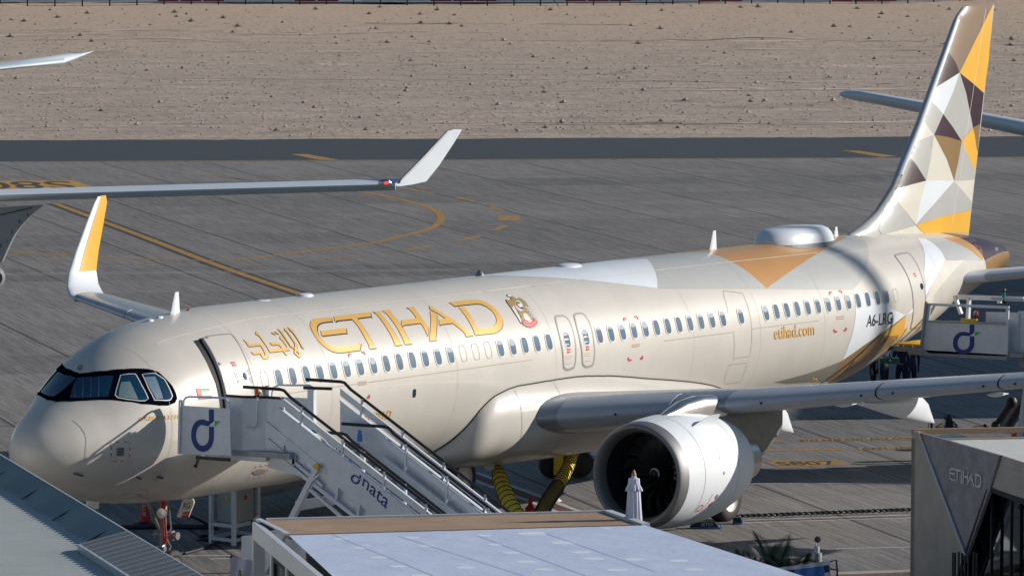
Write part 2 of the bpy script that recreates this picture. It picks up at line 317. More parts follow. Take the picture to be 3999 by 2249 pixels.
jm = mat('skin_joint', (0.44, 0.41, 0.37), .6)
for x in (3.05, 5.95, 8.75, 13.9, 18.2, 24.6, 27.9, 31.2, 34.6, 38.1):
    part('skin_joint', fpatch_mb([[(x-.004, a) for a in np.linspace(-1.45, 1.5, 40)]+[(x+.004, a) for a in np.linspace(1.5, -1.45, 40)]], .0115, 1, .4), jm, AC)
# --- cabin windows
P = 0.5334; x0 = 6.2439; ZW = 4.4745
def ovalxp(cx, cz, w, h, n=28, k=3.2):
    pc = phz(cx, cz); o = []
    for i in range(n):
        a = 2*math.pi*i/n; ca, sa = math.cos(a), math.sin(a); o.append((cx+abs(ca)**(2/k)*math.copysign(w/2, ca), pc+abs(sa)**(2/k)*math.copysign(h/2, sa)/2.02))
    return o
wx1 = [x0+P*i for i in range(23)]; xb = x0+22*P+2.2809; wx2 = [xb+P*i for i in range(12)]; xc = xb+11*P+2.15116; wx3 = [xc+P*i for i in range(14)]
plugs = [wx1[0], wx1[15], wx1[16], wx1[17], wx3[13]]
exits = [onfus(*crop(1900, 850, 1.9815, [p])[0])[0] for p in ((621, 942), (766, 921), (1966, 762))]
shadem = mat('window_shade', (0.22, 0.28, 0.34), .5, 0, .6)
for i, x in enumerate([w for w in wx1+wx2+wx3 if w not in plugs]+exits):
    z = ZW
    f = part('window', fpatch_mb([ovalxp(x, z, .30, .425), ovalxp(x, z, .245, .365)], .010, 1, .2), M['frame_white'], AC, smooth=True)
    part('pane', fpatch_mb([ovalxp(x, z, .245, .365)], .006, 1, .1), M['cabin_glass'], f, smooth=True)
    h = [0, .22, 0, .3, .12, 0, .18, .1][i*5 % 8]
    if h: part('blind', fpatch_mb([[(a, b) for a, b in ovalxp(x, z+.177-h/4, .22, max(.06, h/2+.02))]], .009, 1, .1), shadem, f, smooth=True)
for x in plugs: part('window_plug', fpatch_mb([ovalxp(x, ZW, .27, .39), ovalxp(x, ZW, .245, .365)], .008, 1, .2), M['line'], AC, smooth=True)
mb = fpatch_mb([ovalxp(onfus(*crop(900, 1000, 1.9815, [(1424, 1012)])[0])[0], 3.73, .13, .19)], .01, 1, .1); part('service_window', mb, M['glass'], AC)
# --- doors: grey seal round a skin panel
def ring(lp, w):      # outline ring of width w
    p = np.array([(a, b*2) for a, b in lp]); c = p.mean(0); q = []
    for i in range(len(p)):
        t = p[(i+1) % len(p)]-p[i-1]; t /= np.linalg.norm(t); n = np.array([-t[1], t[0]])
        if np.dot(n, c-p[i]) < 0: n = -n
        q.append(p[i]+n*w)
    return [(a, b/2) for a, b in q]
def door(lp, w, name='exit_door', off=.006, seal='seal', label=None, k=2):
    lp = smooth_loop(lp, k); inn = ring(lp, w)
    d = part(name, fpatch_mb([inn], off, 1, .12), M['champagne'], AC, smooth=True, label=label); part('seal', fpatch_mb([lp, inn], off+.004, 1, .12), M[seal], d, smooth=True); return d
for s in (0, 1):
    o = [[(518, 755), (600, 750), (640, 790), (668, 860), (690, 960), (694, 1080), (680, 1170), (620, 1188), (590, 1165), (588, 1080), (570, 960), (545, 860)],
         [(665, 738), (745, 730), (790, 790), (818, 870), (836, 980), (838, 1080), (825, 1150), (770, 1167), (737, 1140), (735, 1060), (718, 950), (690, 840)]][s]
    d = door(c8(*o), .055, 'overwing_exit')
    q = [[(622, 1012), (646, 1010), (646, 1024), (623, 1026)], [(768, 992), (790, 990), (790, 1005), (769, 1007)]][s]
    mb = MB()
    for dy in (0, 21): fpatch_mb([c8(*[(a+dy*.05, b+dy) for a, b in q])], .016, 1, .2, mb)
    part('exit_sign', mb, M['red'], d); mb = MB()
    for dy in (62, 80, 118): fline_mb(c8((q[0][0]-12, q[0][1]+dy), (q[1][0]+12, q[1][1]+dy-3)), .016, .013, mb)
    part('exit_notes', mb, mat('faint_red_notes', (.50, .33, .29), .5), d)
d1 = c1((985, 284), (1060, 272), (1128, 266), (1150, 290), (1182, 345), (1215, 425), (1238, 510), (1248, 600), (1250, 690), (1115, 700), (1108, 620), (1095, 530), (1065, 430), (1025, 345))
fpatch('door_opening', [c1((952, 292), (988, 282), (1030, 345), (1070, 430), (1100, 530), (1112, 640), (1085, 650), (1075, 560), (1040, 450), (1000, 365))], .006, 'dark', AC, us=1)
lp = smooth_loop(d1, 1); inn = ring(lp, .03); mb = MB(); P_, F_ = fill([[(x, ph*2) for x, ph in lp]], .13); mb.add(fsurf(P_[:, 0], P_[:, 1]/2, .075), F_); n = len(lp)
A_ = fsurf(np.array([a for a, b in lp]), np.array([b for a, b in lp]), .075); B_ = fsurf(np.array([a for a, b in lp]), np.array([b for a, b in lp]), -.02)
mb.add(np.concatenate([A_, B_]), [(i, (i+1) % n, n+(i+1) % n, n+i) for i in range(n)]); dr = part('passenger_door', mb, M['champagne'], AC, smooth=True, label='front cabin door standing slightly open')
part('seal', fpatch_mb([lp, inn], .08, 1, .12), M['seal'], dr, smooth=True)
xx, pp = xphi(*crop(0, 1100, 1.261, [(1193, 470)])[0]); part('porthole', fpatch_mb([ovalxp(xx, fsurf(xx, pp)[2], .17, .17, k=2)], .084, 1, .1), M['glass'], dr)
part('porthole_rim', fpatch_mb([ovalxp(xx, fsurf(xx, pp)[2], .23, .23, k=2), ovalxp(xx, fsurf(xx, pp)[2], .17, .17, k=2)], .084, 1, .1), M['slat'], dr)
mb = MB()
for a, b in ((1134, 406), (1141, 418)): fpatch_mb([c1((a-10, b-4), (a+10, b-6), (a+11, b+4), (a-9, b+6))], .084, 1, .2, mb)
part('exit_sign', mb, M['red'], dr); mb = MB()
for a, b, c, e in ((1140, 450, 1160, 505), (1150, 450, 1165, 500)): fline_mb(c1((a, b), (c, e)), .02, .084, mb)
for k in range(4): fline_mb(c1((1108+k*2, 492+k*9), (1130+k*2, 488+k*9)), .016, .084, mb)
part('handle', mb, M['black'], dr)
d4 = door(c6((808, 198), (865, 182), (925, 176), (960, 215), (1000, 280), (1035, 370), (1058, 460), (1066, 560), (1058, 680), (1030, 770), (985, 795), (935, 800), (958, 700), (962, 600), (955, 500), (925, 390), (880, 300), (830, 230)), .05, 'passenger_door', k=1, label='rear cabin door, closed')
xx, pp = xphi(*crop(3100, 900, 2.07, [(1032, 452)])[0]); part('porthole', fpatch_mb([ovalxp(xx, fsurf(xx, pp)[2], .17, .2, k=2)], .014, 1, .1), M['glass'], d4)
mb = MB()
for a, b in ((973, 352), (981, 370)): fpatch_mb([c6((a-9, b-6), (a+9, b-8), (a+9, b+5), (a-8, b+7))], .014, 1, .2, mb)
part('exit_sign', mb, M['red'], d4)
for xq in exits[2:]:
    pass
# --- flight deck glazing
mk = c3((858, 458), (1000, 449), (1200, 430), (1400, 409), (1550, 402), (1680, 408), (1790, 440), (1870, 510), (1950, 600), (1990, 680), (2005, 740), (1980, 790), (1900, 822), (1800, 822), (1600, 805), (1400, 775), (1200, 758), (1000, 765), (800, 778), (668, 784))
mk[0] = (mk[0][0], HP); mk[-1] = (mk[-1][0], HP)
navy = mat('glazing_mask', (0.003, 0.004, 0.009), .5, 0, 0, spec=0.0)
wsh = part('windscreen', fpatch_mb([mk+mirror(mk)[::-1][1:-1]], .006, 1.6, .1), navy, AC, smooth=True)
pan = [c3((872, 512), (1080, 500), (1285, 488), (1255, 610), (1222, 722), (1050, 733), (880, 740), (790, 733), (815, 640)), c3((1368, 482), (1450, 472), (1528, 470), (1600, 600), (1672, 745), (1640, 764), (1575, 765), (1450, 750), (1335, 730), (1308, 700), (1328, 620)), c3((1612, 472), (1750, 462), (1855, 530), (1905, 620), (1945, 715), (1925, 752), (1880, 760), (1750, 757), (1680, 620))]
for i, lp in enumerate(pan):
    for l2 in (lp, mirror(lp)):
        part('pane', fpatch_mb([l2], .012, 1.6, .1), M['glass'], wsh, smooth=True)
        if i and l2 is lp: part('frame', fpatch_mb([ring(l2, -.022), l2], .014, 1.6, .2), M['frame_white'], wsh, smooth=True)
shade = mat('cockpit_sunshade', (0.12, 0.19, 0.21), .6); shd2 = mat('cockpit_sunshade_blue', (0.08, 0.15, 0.22), .6)
part('sunshade', fpatch_mb([c3((1372, 560), (1470, 552), (1520, 660), (1562, 752), (1440, 740), (1340, 722), (1350, 640))], .015, 1.6, .15), shade, wsh); part('sunshade', fpatch_mb([c3((1630, 502), (1755, 496), (1800, 610), (1842, 742), (1765, 750), (1690, 620))], .015, 1.6, .15), shd2, wsh)
mb = MB()
for a, b, c, e in ((850, 570, 845, 735), (940, 515, 933, 735), (1028, 512, 1024, 732), (1118, 506, 1112, 728)): fline_mb(c3((a, b), (c, e)), .012, .015, mb)
part('blind_seam', mb, shd2, wsh)
# --- lettering
def letter(name, polys, sc, mname, holes=(), shadow=None, o0=.012):
    p = None
    for i, lp in enumerate(polys): q = part(name if not p else 'stroke', fpatch_mb([PX(crop(*sc, lp))]+[PX(crop(*sc, h)) for h in holes], o0+.0008*i, 1, .16), M[mname], p or AC, smooth=True); p = p or q
    if shadow:
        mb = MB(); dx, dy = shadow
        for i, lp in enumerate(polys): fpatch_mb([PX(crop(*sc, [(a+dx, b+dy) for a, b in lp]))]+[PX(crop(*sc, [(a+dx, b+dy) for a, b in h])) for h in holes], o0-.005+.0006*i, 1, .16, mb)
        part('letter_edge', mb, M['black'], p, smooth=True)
s4 = (1180, 1140, 5.5727); s5 = (1560, 1100, 5.5727); s6 = (900, 1240, 7.244); sh = (24, 20)
EL = [(618, 550), (648, 655), (620, 645), (470, 662), (385, 686), (340, 716), (316, 765), (318, 850), (342, 920), (392, 1000), (455, 1070), (538, 1140), (640, 1188), (760, 1205), (900, 1190), (1100, 1165), (1195, 1150), (1235, 1138), (1258, 1108), (1268, 1120), (1248, 1268), (1050, 1292), (900, 1314), (780, 1324), (660, 1300), (540, 1240), (440, 1165), (350, 1070), (270, 950), (210, 840), (175, 760), (168, 700), (190, 640), (240, 600), (310, 582), (450, 567)]
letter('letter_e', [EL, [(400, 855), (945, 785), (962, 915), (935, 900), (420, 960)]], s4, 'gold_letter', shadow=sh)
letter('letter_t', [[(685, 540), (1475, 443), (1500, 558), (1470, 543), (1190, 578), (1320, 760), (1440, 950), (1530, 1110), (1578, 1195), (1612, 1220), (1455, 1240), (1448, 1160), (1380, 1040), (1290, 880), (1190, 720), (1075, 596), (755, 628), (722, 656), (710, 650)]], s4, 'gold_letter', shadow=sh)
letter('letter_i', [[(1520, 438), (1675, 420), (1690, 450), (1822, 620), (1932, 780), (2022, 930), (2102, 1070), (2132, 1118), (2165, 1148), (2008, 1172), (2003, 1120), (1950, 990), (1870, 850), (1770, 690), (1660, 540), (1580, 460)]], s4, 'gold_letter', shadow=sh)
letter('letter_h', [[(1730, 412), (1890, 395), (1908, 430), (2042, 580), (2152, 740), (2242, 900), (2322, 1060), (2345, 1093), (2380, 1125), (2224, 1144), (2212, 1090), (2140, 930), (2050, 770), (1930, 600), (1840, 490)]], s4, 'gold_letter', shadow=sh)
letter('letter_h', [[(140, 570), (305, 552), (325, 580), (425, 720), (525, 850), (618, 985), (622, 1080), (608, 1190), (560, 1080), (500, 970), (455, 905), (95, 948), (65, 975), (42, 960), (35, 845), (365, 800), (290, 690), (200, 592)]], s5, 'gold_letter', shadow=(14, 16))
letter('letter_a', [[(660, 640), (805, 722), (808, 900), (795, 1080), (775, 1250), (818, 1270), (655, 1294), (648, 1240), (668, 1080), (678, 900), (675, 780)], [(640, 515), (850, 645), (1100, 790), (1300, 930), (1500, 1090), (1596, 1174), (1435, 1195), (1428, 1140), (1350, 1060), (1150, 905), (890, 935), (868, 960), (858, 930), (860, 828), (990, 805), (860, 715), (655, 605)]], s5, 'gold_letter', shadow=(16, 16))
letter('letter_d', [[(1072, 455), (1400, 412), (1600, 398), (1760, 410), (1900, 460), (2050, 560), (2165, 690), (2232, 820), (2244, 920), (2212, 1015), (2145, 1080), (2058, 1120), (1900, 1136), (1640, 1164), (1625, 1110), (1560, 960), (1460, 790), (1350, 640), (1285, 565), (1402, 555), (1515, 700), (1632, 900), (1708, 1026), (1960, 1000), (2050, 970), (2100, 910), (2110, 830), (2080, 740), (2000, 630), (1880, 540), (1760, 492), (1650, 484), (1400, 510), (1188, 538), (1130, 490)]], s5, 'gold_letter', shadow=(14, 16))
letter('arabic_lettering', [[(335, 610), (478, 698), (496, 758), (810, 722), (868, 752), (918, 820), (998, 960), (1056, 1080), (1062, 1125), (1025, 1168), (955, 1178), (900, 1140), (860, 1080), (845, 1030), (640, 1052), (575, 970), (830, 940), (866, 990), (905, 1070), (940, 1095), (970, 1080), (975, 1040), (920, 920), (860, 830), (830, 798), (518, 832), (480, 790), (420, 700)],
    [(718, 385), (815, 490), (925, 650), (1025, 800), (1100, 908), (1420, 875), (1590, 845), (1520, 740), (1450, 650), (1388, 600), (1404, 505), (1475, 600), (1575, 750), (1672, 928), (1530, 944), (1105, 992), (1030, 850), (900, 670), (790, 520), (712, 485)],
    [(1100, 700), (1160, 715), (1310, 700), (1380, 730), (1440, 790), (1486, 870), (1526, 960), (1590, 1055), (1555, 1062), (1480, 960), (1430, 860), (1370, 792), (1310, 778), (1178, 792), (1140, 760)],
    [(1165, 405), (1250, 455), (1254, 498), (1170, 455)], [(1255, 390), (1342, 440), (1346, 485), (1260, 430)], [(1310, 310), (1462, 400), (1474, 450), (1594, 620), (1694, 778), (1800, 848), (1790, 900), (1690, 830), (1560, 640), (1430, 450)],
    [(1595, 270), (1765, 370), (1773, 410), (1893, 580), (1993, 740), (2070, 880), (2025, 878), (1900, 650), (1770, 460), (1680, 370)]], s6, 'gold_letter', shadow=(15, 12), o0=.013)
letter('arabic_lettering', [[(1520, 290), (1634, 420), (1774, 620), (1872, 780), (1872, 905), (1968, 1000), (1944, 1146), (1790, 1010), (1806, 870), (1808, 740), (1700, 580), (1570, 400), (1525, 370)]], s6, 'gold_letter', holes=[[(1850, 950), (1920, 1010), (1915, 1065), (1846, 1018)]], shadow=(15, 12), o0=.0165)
def ftext(txt, name, sc, quad, m, off=.014):
    q = crop(*sc, quad)
    def f(a, b): p = bil([np.array(k) for k in q], a, b); return fsurf(*xphi(p[0], p[1]), off)
    return part(name, quadtext(txt, f), M[m], AC)
ftext('etihad.com', 'web_address', (1900, 850, 1.9815), [(2225, 943), (2537, 906), (2533, 812), (2222, 846)], 'gold_letter'); ftext('A6-LRG', 'registration', (3100, 900, 2.07), [(582, 780), (792, 752), (797, 656), (592, 684)], 'black')
ftext('AIRBUS A321LR', 'aircraft_type', (0, 1300, 2.8986), [(1560, 993), (2085, 962), (2098, 915), (1575, 947)], 'gold_letter'); ftext('THE WORLD', 'slogan', (950, 1480, 3.963), [(1618, 695), (2268, 606), (2306, 470), (1655, 558)], 'gold_letter')
ftext('G', 'letter_g', (0, 1300, 2.8986), [(878, 422), (925, 418), (940, 367), (888, 370)], 'black')
# national flag by the door
mb = [MB() for _ in range(4)]
for k, lp in enumerate(([(962, 526), (984, 524), (1000, 578), (980, 581)], [(984, 524), (1026, 521), (1034, 539), (990, 542)], [(990, 542), (1034, 539), (1040, 558), (995, 561)], [(995, 561), (1040, 558), (1043, 574), (1000, 578)])): fpatch_mb([c1(*lp)], .012+.001*k, 1, .2, mb[k])
fl = part('flag', mb[0], M['red'], AC); part('flag_green', mb[1], M['green'], fl); part('flag_white', mb[2], M['white'], fl); part('flag_black', mb[3], M['black'], fl)
# coat of arms
sE = (1900, 1100, 6.5867); gE = mat('emblem_gold', (0.36, 0.24, 0.09), .4, .2); wE = mat('emblem_white', (0.62, 0.63, 0.62), .4)
def em(lps, off, m, name, par, st=.1):
    r_ = None
    for i, lp in enumerate(lps): r_ = part(name, fpatch_mb([PX(crop(*sE, lp))], off+i*.0006, 1, st), m, par)
    return r_
body = [(530, 345), (600, 342), (700, 405), (790, 458), (830, 420), (920, 455), (990, 520), (1070, 640), (1180, 810), (1250, 920), (1312, 1032), (1200, 965), (1130, 960), (1060, 1010), (960, 995), (905, 990), (882, 1088), (800, 940), (700, 790), (600, 640), (520, 530), (498, 465), (600, 487), (645, 462), (615, 410), (560, 400), (528, 380)]
eb = em([[(915+(a-915)*1.035, 700+(b-700)*1.02) for a, b in body]], .010, M['black'], 'coat_of_arms', AC); em([body], .0125, gE, 'eagle', eb)
em([[(690, 610), (760, 690), (880, 1000), (878, 1075), (780, 905), (650, 690)], [(945, 590), (1060, 650), (1180, 820), (1300, 1022), (1170, 930), (1040, 740)], [(530, 348), (600, 346), (640, 375), (600, 400), (545, 390)]], .015, wE, 'wing_feathers', eb); em([[(925, 830), (985, 815), (1040, 850), (1130, 970), (1080, 1010), (1000, 1005), (945, 930)]], .016, wE, 'tail_feathers', eb)
em([[(700+i*40, 640+i*60), (708+i*40, 636+i*60), (770+i*30, 745+i*55), (762+i*30, 750+i*55)] for i in range(5)]+[[(965+i*50, 610+i*75), (1060+i*50, 665+i*75), (1056+i*50, 672+i*75), (960+i*50, 618+i*75)] for i in range(5)], .0185, M['black'], 'feather_lines', eb)
def ell(cx, cy, a, b, t, n=24): return [(cx+a*math.cos(k*2*math.pi/n)*math.cos(t)-b*math.sin(k*2*math.pi/n)*math.sin(t), cy+a*math.cos(k*2*math.pi/n)*math.sin(t)+b*math.sin(k*2*math.pi/n)*math.cos(t)) for k in range(n)]
em([ell(828, 628, 150, 88, 1.05)], .018, wE, 'shield_ring', eb); em([ell(828, 628, 128, 68, 1.05)], .0205, M['white'], 'shield', eb)
em([[(735, 520), (810, 520), (870, 580), (775, 590), (750, 560)]], .022, M['green'], 'shield_green', eb); em([[(728, 560), (752, 560), (880, 712), (850, 715), (790, 660), (740, 600)]], .0225, M['red'], 'shield_red', eb); em([[(850, 672), (922, 662), (930, 700), (900, 728), (876, 708)]], .0232, M['black'], 'shield_black', eb)
em([[(905, 995), (960, 1030), (1090, 1055), (1180, 1020), (1215, 960), (1270, 1000), (1298, 1080), (1250, 1150), (1155, 1192), (1040, 1170), (930, 1105), (893, 1035)]], .018, M['red'], 'scroll', eb)
em([[(940+i*34, 1078+[0, 18, 30, 34, 30, 20, 4, -18, -40][i]), (962+i*34, 1082+[0, 18, 30, 34, 30, 20, 4, -18, -40][i]), (958+i*34, 1118+[0, 18, 26, 26, 22, 12, -4, -26, -48][i]), (948+i*34, 1112+[0, 18, 26, 26, 22, 12, -4, -26, -48][i])] for i in range(9)], .021, wE, 'scroll_lettering', eb)
# red cut-here brackets, small stencils
mb = MB()
def brk(sc, cx, cy, hx, hy, k):
    a = PX(crop(*sc, [(cx, cy), (cx+hx*k, cy-hx*k*.1)])); b = PX(crop(*sc, [(cx, cy), (cx+hy*k*.28*1, cy+hy*k)])); fline_mb(a, .045, .011, mb); fline_mb(b, .045, .0125, mb)
for sc, L_ in (((900, 1000, 1.9815), [(912, 760, 1, 1), (1034, 743, -1, 1), (1076, 1092, -1, -1)]), ((1900, 850, 1.9815), [(1060, 780, 1, 1), (1165, 766, -1, 1), (1100, 1102, 1, -1), (1208, 1088, -1, -1)]), ((3100, 900, 2.07), [(286, 500, 1, 1), (383, 488, -1, 1), (328, 818, 1, -1), (424, 804, -1, -1)])):
    for cx, cy, hx, hy in L_: brk(sc, cx, cy, hx, hy, 20)
part('cut_marks', mb, M['red'], AC); mb = MB()
for sc, L_ in (((900, 1000, 1.9815), [(1020, 972), (1020, 993)]), ((1900, 850, 1.9815), [(1155, 982), (1155, 996)]), ((3100, 900, 2.07), [(375, 696), (375, 712)])):
    for cx, cy in L_: fline_mb(PX(crop(*sc, [(cx-30, cy+4), (cx+30, cy-4)])), .022, .011, mb)
part('stencils', mb, mat('faint_red', (0.42, 0.22, 0.19), .5), AC)
# nose access panel with dashed surround, probes
mb = MB(); lp = [(1262, 1240), (1440, 1228), (1470, 1260), (1462, 1400), (1440, 1440), (1280, 1452), (1250, 1430), (1255, 1280)]
mb2 = MB(); pts = densify(c3(*lp, lp[0]), 4)
for k in range(len(pts)-1): fline_mb([pts[k], pts[k+1]], .022, .011, mb if k % 2 else mb2)
ap = part('access_panel', fpatch_mb([c3((1322, 1300), (1402, 1294), (1396, 1388), (1316, 1390))], .012, 1, .1), mat('panel_grey', (.13, .13, .14), .5), AC)
part('dashes', mb, M['red'], ap); part('dashes', mb2, M['white'], ap)
mb = MB()
for a, b in (((750, 388), (820, 400)), ((1400, 425), (1420, 430)), ((1608, 425), (1645, 420))):
    q = [onfus(*p) for p in crop(0, 1700, 2.64, [a, b])]; mb.tube([q[0]+np.array([0, -.02, 0]), q[1]+np.array([0, -.10, -.03])], .022, 8)
part('air_probe', mb, M['darkmetal'], AC)
for c, r_ in (((1612, 418), 50), ((1478, 590), 55)):
    pts = densify([xphi(*p) for p in crop(0, 1700, 2.64, [(c[0]+r_*math.cos(a)*.9, c[1]+r_*math.sin(a)*.75) for a in np.linspace(0, 2*math.pi, 13)])], 2); mb = MB()
    for k in range(0, len(pts)-1, 2): fline_mb([pts[k], pts[k+1]], .018, .011, mb)
    part('probe_ring', mb, M['red'], AC)
pts = densify([xphi(*p) for p in crop(700, 1400, 1.707, [(510, 715), (608, 703), (565, 780), (462, 798), (510, 715)])], 5); mb = MB(); mb2 = MB()
for k in range(len(pts)-1): fline_mb([pts[k], pts[k+1]], .02, .011, mb if k % 2 else mb2)
hp = part('access_panel', fpatch_mb([[xphi(*p) for p in crop(700, 1400, 1.707, ell(535, 752, 40, 17, -.15))]], .012, 1, .1), M['seal'], AC); part('dashes', mb, M['red'], hp); part('dashes', mb2, M['white'], hp)
# --- things on the crown
def blade(x, h, c, t=.03, lean=.35, name='blade_antenna'):
    z = float(fprof(x)[0])-.02; mb = MB()
    mb.loft([[(x+lean*q*h+c*(1-.62*q)*u, t*w*(1-.5*q), z+h*q) for u, w in ((0, 0), (.15, .8), (.45, 1), (1, .1), (1, -.1), (.45, -1), (.15, -.8))] for q in (0, .5, 1)])
    return part(name, mb, M['white'], AC, smooth=True, angle=50)
blade(5.35, .5, .36); blade(28.7, .5, .36); blade(35.15, .27, .26)
def dome(x, L_, w_, h_, name='antenna_dome', m='white'):
    z = float(fprof(x)[0])-.03; mb = MB(); mb.loft([[(x+L_/2*math.cos(a)*r_, w_/2*math.sin(a)*r_, z-(1-math.cos(min(1.2, w_/2*abs(math.sin(a))*r_/2)))*2+h_*hh) for a in np.linspace(0, 2*math.pi, 29)[:-1]] for r_, hh in ((1, 0), (1, .15), (.93, .55), (.75, .85), (.45, .97), (.1, 1))])
    return part(name, mb, M[m], AC, smooth=True, angle=70)
dome(10.54, .52, .4, .09); dome(8.89, .5, .35, .05); dome(21.9, .9, .6, .1); dome(4.6, .22, .16, .07); dome(4.95, .22, .16, .07)
mb = MB(); mb.lathe((17.9, 0, 5.94), (0, 0, 1), [(0, .09), (.03, .12), (.10, .08), (.15, .03), (.16, 0)], 16); part('beacon', mb, M['metal'], AC, smooth=True); mb = MB(); mb.lathe((6.03, 0, 5.86), (0, 0, 1), [(0, .06), (.07, .05), (.1, 0)], 12); part('beacon', mb, M['amber'], AC, smooth=True)
# satellite radome
def rad(sc_, z0, h0, hh):
    mb = MB(); rings = []
    for r_, q in ((1.0, 0), (1.0, .12), (.97, .3), (.92, .55), (.84, .78), (.72, .92), (.5, .98), (.15, 1.0)):
        rings.append([(33.05+1.62*sc_*r_*math.copysign(abs(math.cos(a))**.8, math.cos(a)), .72*sc_*r_*math.sin(a), z0+h0*q-(.12 if q < .2 else 0)*abs(math.sin(a))**2) for a in np.linspace(0, 2*math.pi, 49)[:-1]])
    return mb.loft(rings)
rd = part('satellite_radome', rad(1.0, 5.93, .40, 0), M['white'], AC, smooth=True, angle=70); part('radome_base', rad(1.03, 5.90, .05, 0), mat('radome_skirt', (.07, .09, .13), .5), rd)
# --- wings
def foil(n=17):
    xs = (1-np.cos(np.linspace(0, math.pi, n)))/2; y = 5*(.2969*np.sqrt(xs)-.126*xs-.3516*xs**2+.2843*xs**3-.1030*xs**4)
    up = [(x, a*1.12) for x, a in zip(xs, y)]; lo = [(x, -a*.8) for x, a in zip(xs, y)]; return up[::-1]+lo[1:]     # TE-top round the LE to TE-bottom
FO = foil()
def section(le, c, tc, tdir=(0, 0, 1), tw=0.0, fo=None):
    le = np.array(le, float); t = np.array(tdir, float); t /= np.linalg.norm(t); cd = np.array([math.cos(tw), 0, -math.sin(tw)])
    return [le+cd*c*x+t*c*tc*y for x, y in (fo or FO)]
def LEx(y): return 16.7+.53*(y-1.975)
def LEz(y): return 2.53+.1*y
def TEx(y): return 22.95+.05*(y-2)/4.4 if y < 6.4 else 23.0+(y-6.4)*3.2/10.5
def wing_sec(y, s, fo=None, d=0.0):
    le = (LEx(y)-d, s*y, LEz(y)); c = TEx(y)-LEx(y)+2*d; tc = .175-.025*min(1, y/8); return section(le, c, tc+d*.4/c, tw=R(2.6-2.2*y/17), fo=fo)
def nosefoil(f): a = [(x, y) for x, y in FO if x < f]; return [(f, np.interp(f, *zip(*sorted([p for p in FO if p[1] >= 0]))))]+a+[(f, np.interp(f, *zip(*sorted([p for p in FO if p[1] <= 0]))))]
for s in (-1, 1):
    mb = MB(); ys = [1.0, 1.975, 3.2, 4.8, 6.4, 8.5, 11, 13.5, 15.5, 16.9]; mb.loft([wing_sec(y, s) for y in ys])
    wg = part('wing', mb, M['wingtop'], AC, smooth=True, angle=50, label='left wing over the engine' if s < 0 else 'far wing with upturned tip')
    for a, b in ((2.68, 5.0), (6.15, 9.22), (9.26, 11.72), (11.76, 14.2), (14.24, 16.6)):
        sm = MB(); sm.loft([wing_sec(a+(b-a)*k/4, s, nosefoil(.16 if a > 3 else .13), .016) for k in range(5)]); part('slat', sm, M['slat'], wg, smooth=True, angle=50)
    # upturned tip
    S = [(16.9, 4.16, 24.61, 1.56, (0, 0, 1)), (17.25, 4.24, 24.86, 1.5, (0, -.35*s, 1)), (17.55, 4.44, 25.15, 1.42, (0, -.8*s, .7)), (17.75, 4.78, 25.5, 1.25, (0, -1*s, .35)), (17.85, 5.3, 25.93, 1.06, (0, -1*s, .15)), (17.93, 6.0, 26.5, .82, (0, -1*s, .1)), (17.98, 6.55, 26.95, .6, (0, -1*s, .1)), (18.0, 6.72, 27.15, .38, (0, -1*s, .1))]
    mb = MB(); rr = [section((x, s*y, z), c, .11, t) for y, z, x, c, t in S]; mb.loft(rr); n = len(FO)
    wl_ = part('sharklet', mb, M['white'], wg, smooth=True, angle=55)
    ym = MB(); F2 = [(x, y) for x, y in FO if y > -1 and x >= .3]
    up = [(x, y) for x, y in FO[:17] if x >= .27]
    ym.loft([section((x, s*y, z), c, .125, t, fo=up) for y, z, x, c, t in S[3:]]+[section((27.15, s*18.0, 6.74), .38, .125, (0, -s, .1), fo=up)], closed=False, caps=False); part('sharklet_colour', ym, M['yellow_paint'], wl_, smooth=True)
    # flap track fairings
    for yf, x1_, z1_, L_ in ((5.15, 23.9, 2.02, 3.4), (8.75, 24.35, 2.42, 3.6), (13.1, 25.6, 2.95, 2.7)):
        mb = MB(); xs_ = np.linspace(0, 1, 13); zt = LEz(yf)-.12; rings = []
        for q in xs_:
            x = x1_-L_*(1-q); w = .19*math.sin(math.pi*min(1, .12+q*.9))**.6*(1 if q < .85 else .8); hz_ = zt-.05; top = hz_ if q < .62 else z1_+.04+(hz_-z1_-.04)*math.sqrt(max(0, 1-((q-.62)/.38)**2))**1.1; bot = zt-.16+(z1_-zt+.16)*q**1.15-.10*math.sin(math.pi*q)
            if q == 1: w = .03
            rings.append([(x, s*yf+w*math.cos(a), (top+bot)/2+(top-bot)/2*math.sin(a)) for a in np.linspace(0, 2*math.pi, 17)[:-1]])
        mb.loft(rings); part('flap_track_fairing', mb, M['white'], wg, smooth=True, angle=60)
    for yf in (7.3, 10.8, 12.4, 14.9):
        mb = MB(); mb.loft([[(TEx(yf)-1.2+1.1*q, s*yf+.06*math.sin(math.pi*min(.95, q+.05))*math.cos(a), LEz(yf)-.30-.06*q+.07*math.sin(math.pi*min(.95, q+.05))*math.sin(a)) for a in np.linspace(0, 2*math.pi, 9)[:-1]] for q in np.linspace(0, 1, 7)]); part('hinge_fairing', mb, M['white'], wg, smooth=True)
    if s < 0:
        mb = MB()
        for y in (9.24, 11.74, 14.22): r_ = wing_sec(y, s, nosefoil(.14), .02); mb.loft([[p+np.array([0, d, 0]) for p in r_] for d in (-.012, .012)])
        part('slat_joint', mb, M['dark'], wg)
        for y in (3.9, 6.9, 8.95, 9.6, 11.45, 12.1):
            mb = MB(); c_ = np.array([LEx(y)-.015, -y, LEz(y)-.02]); mb.lathe(c_, (-1, 0, .1), [(0, .032), (.02, .03), (.025, 0)], 10); part('slat_stencil', mb, M['black'], wg)
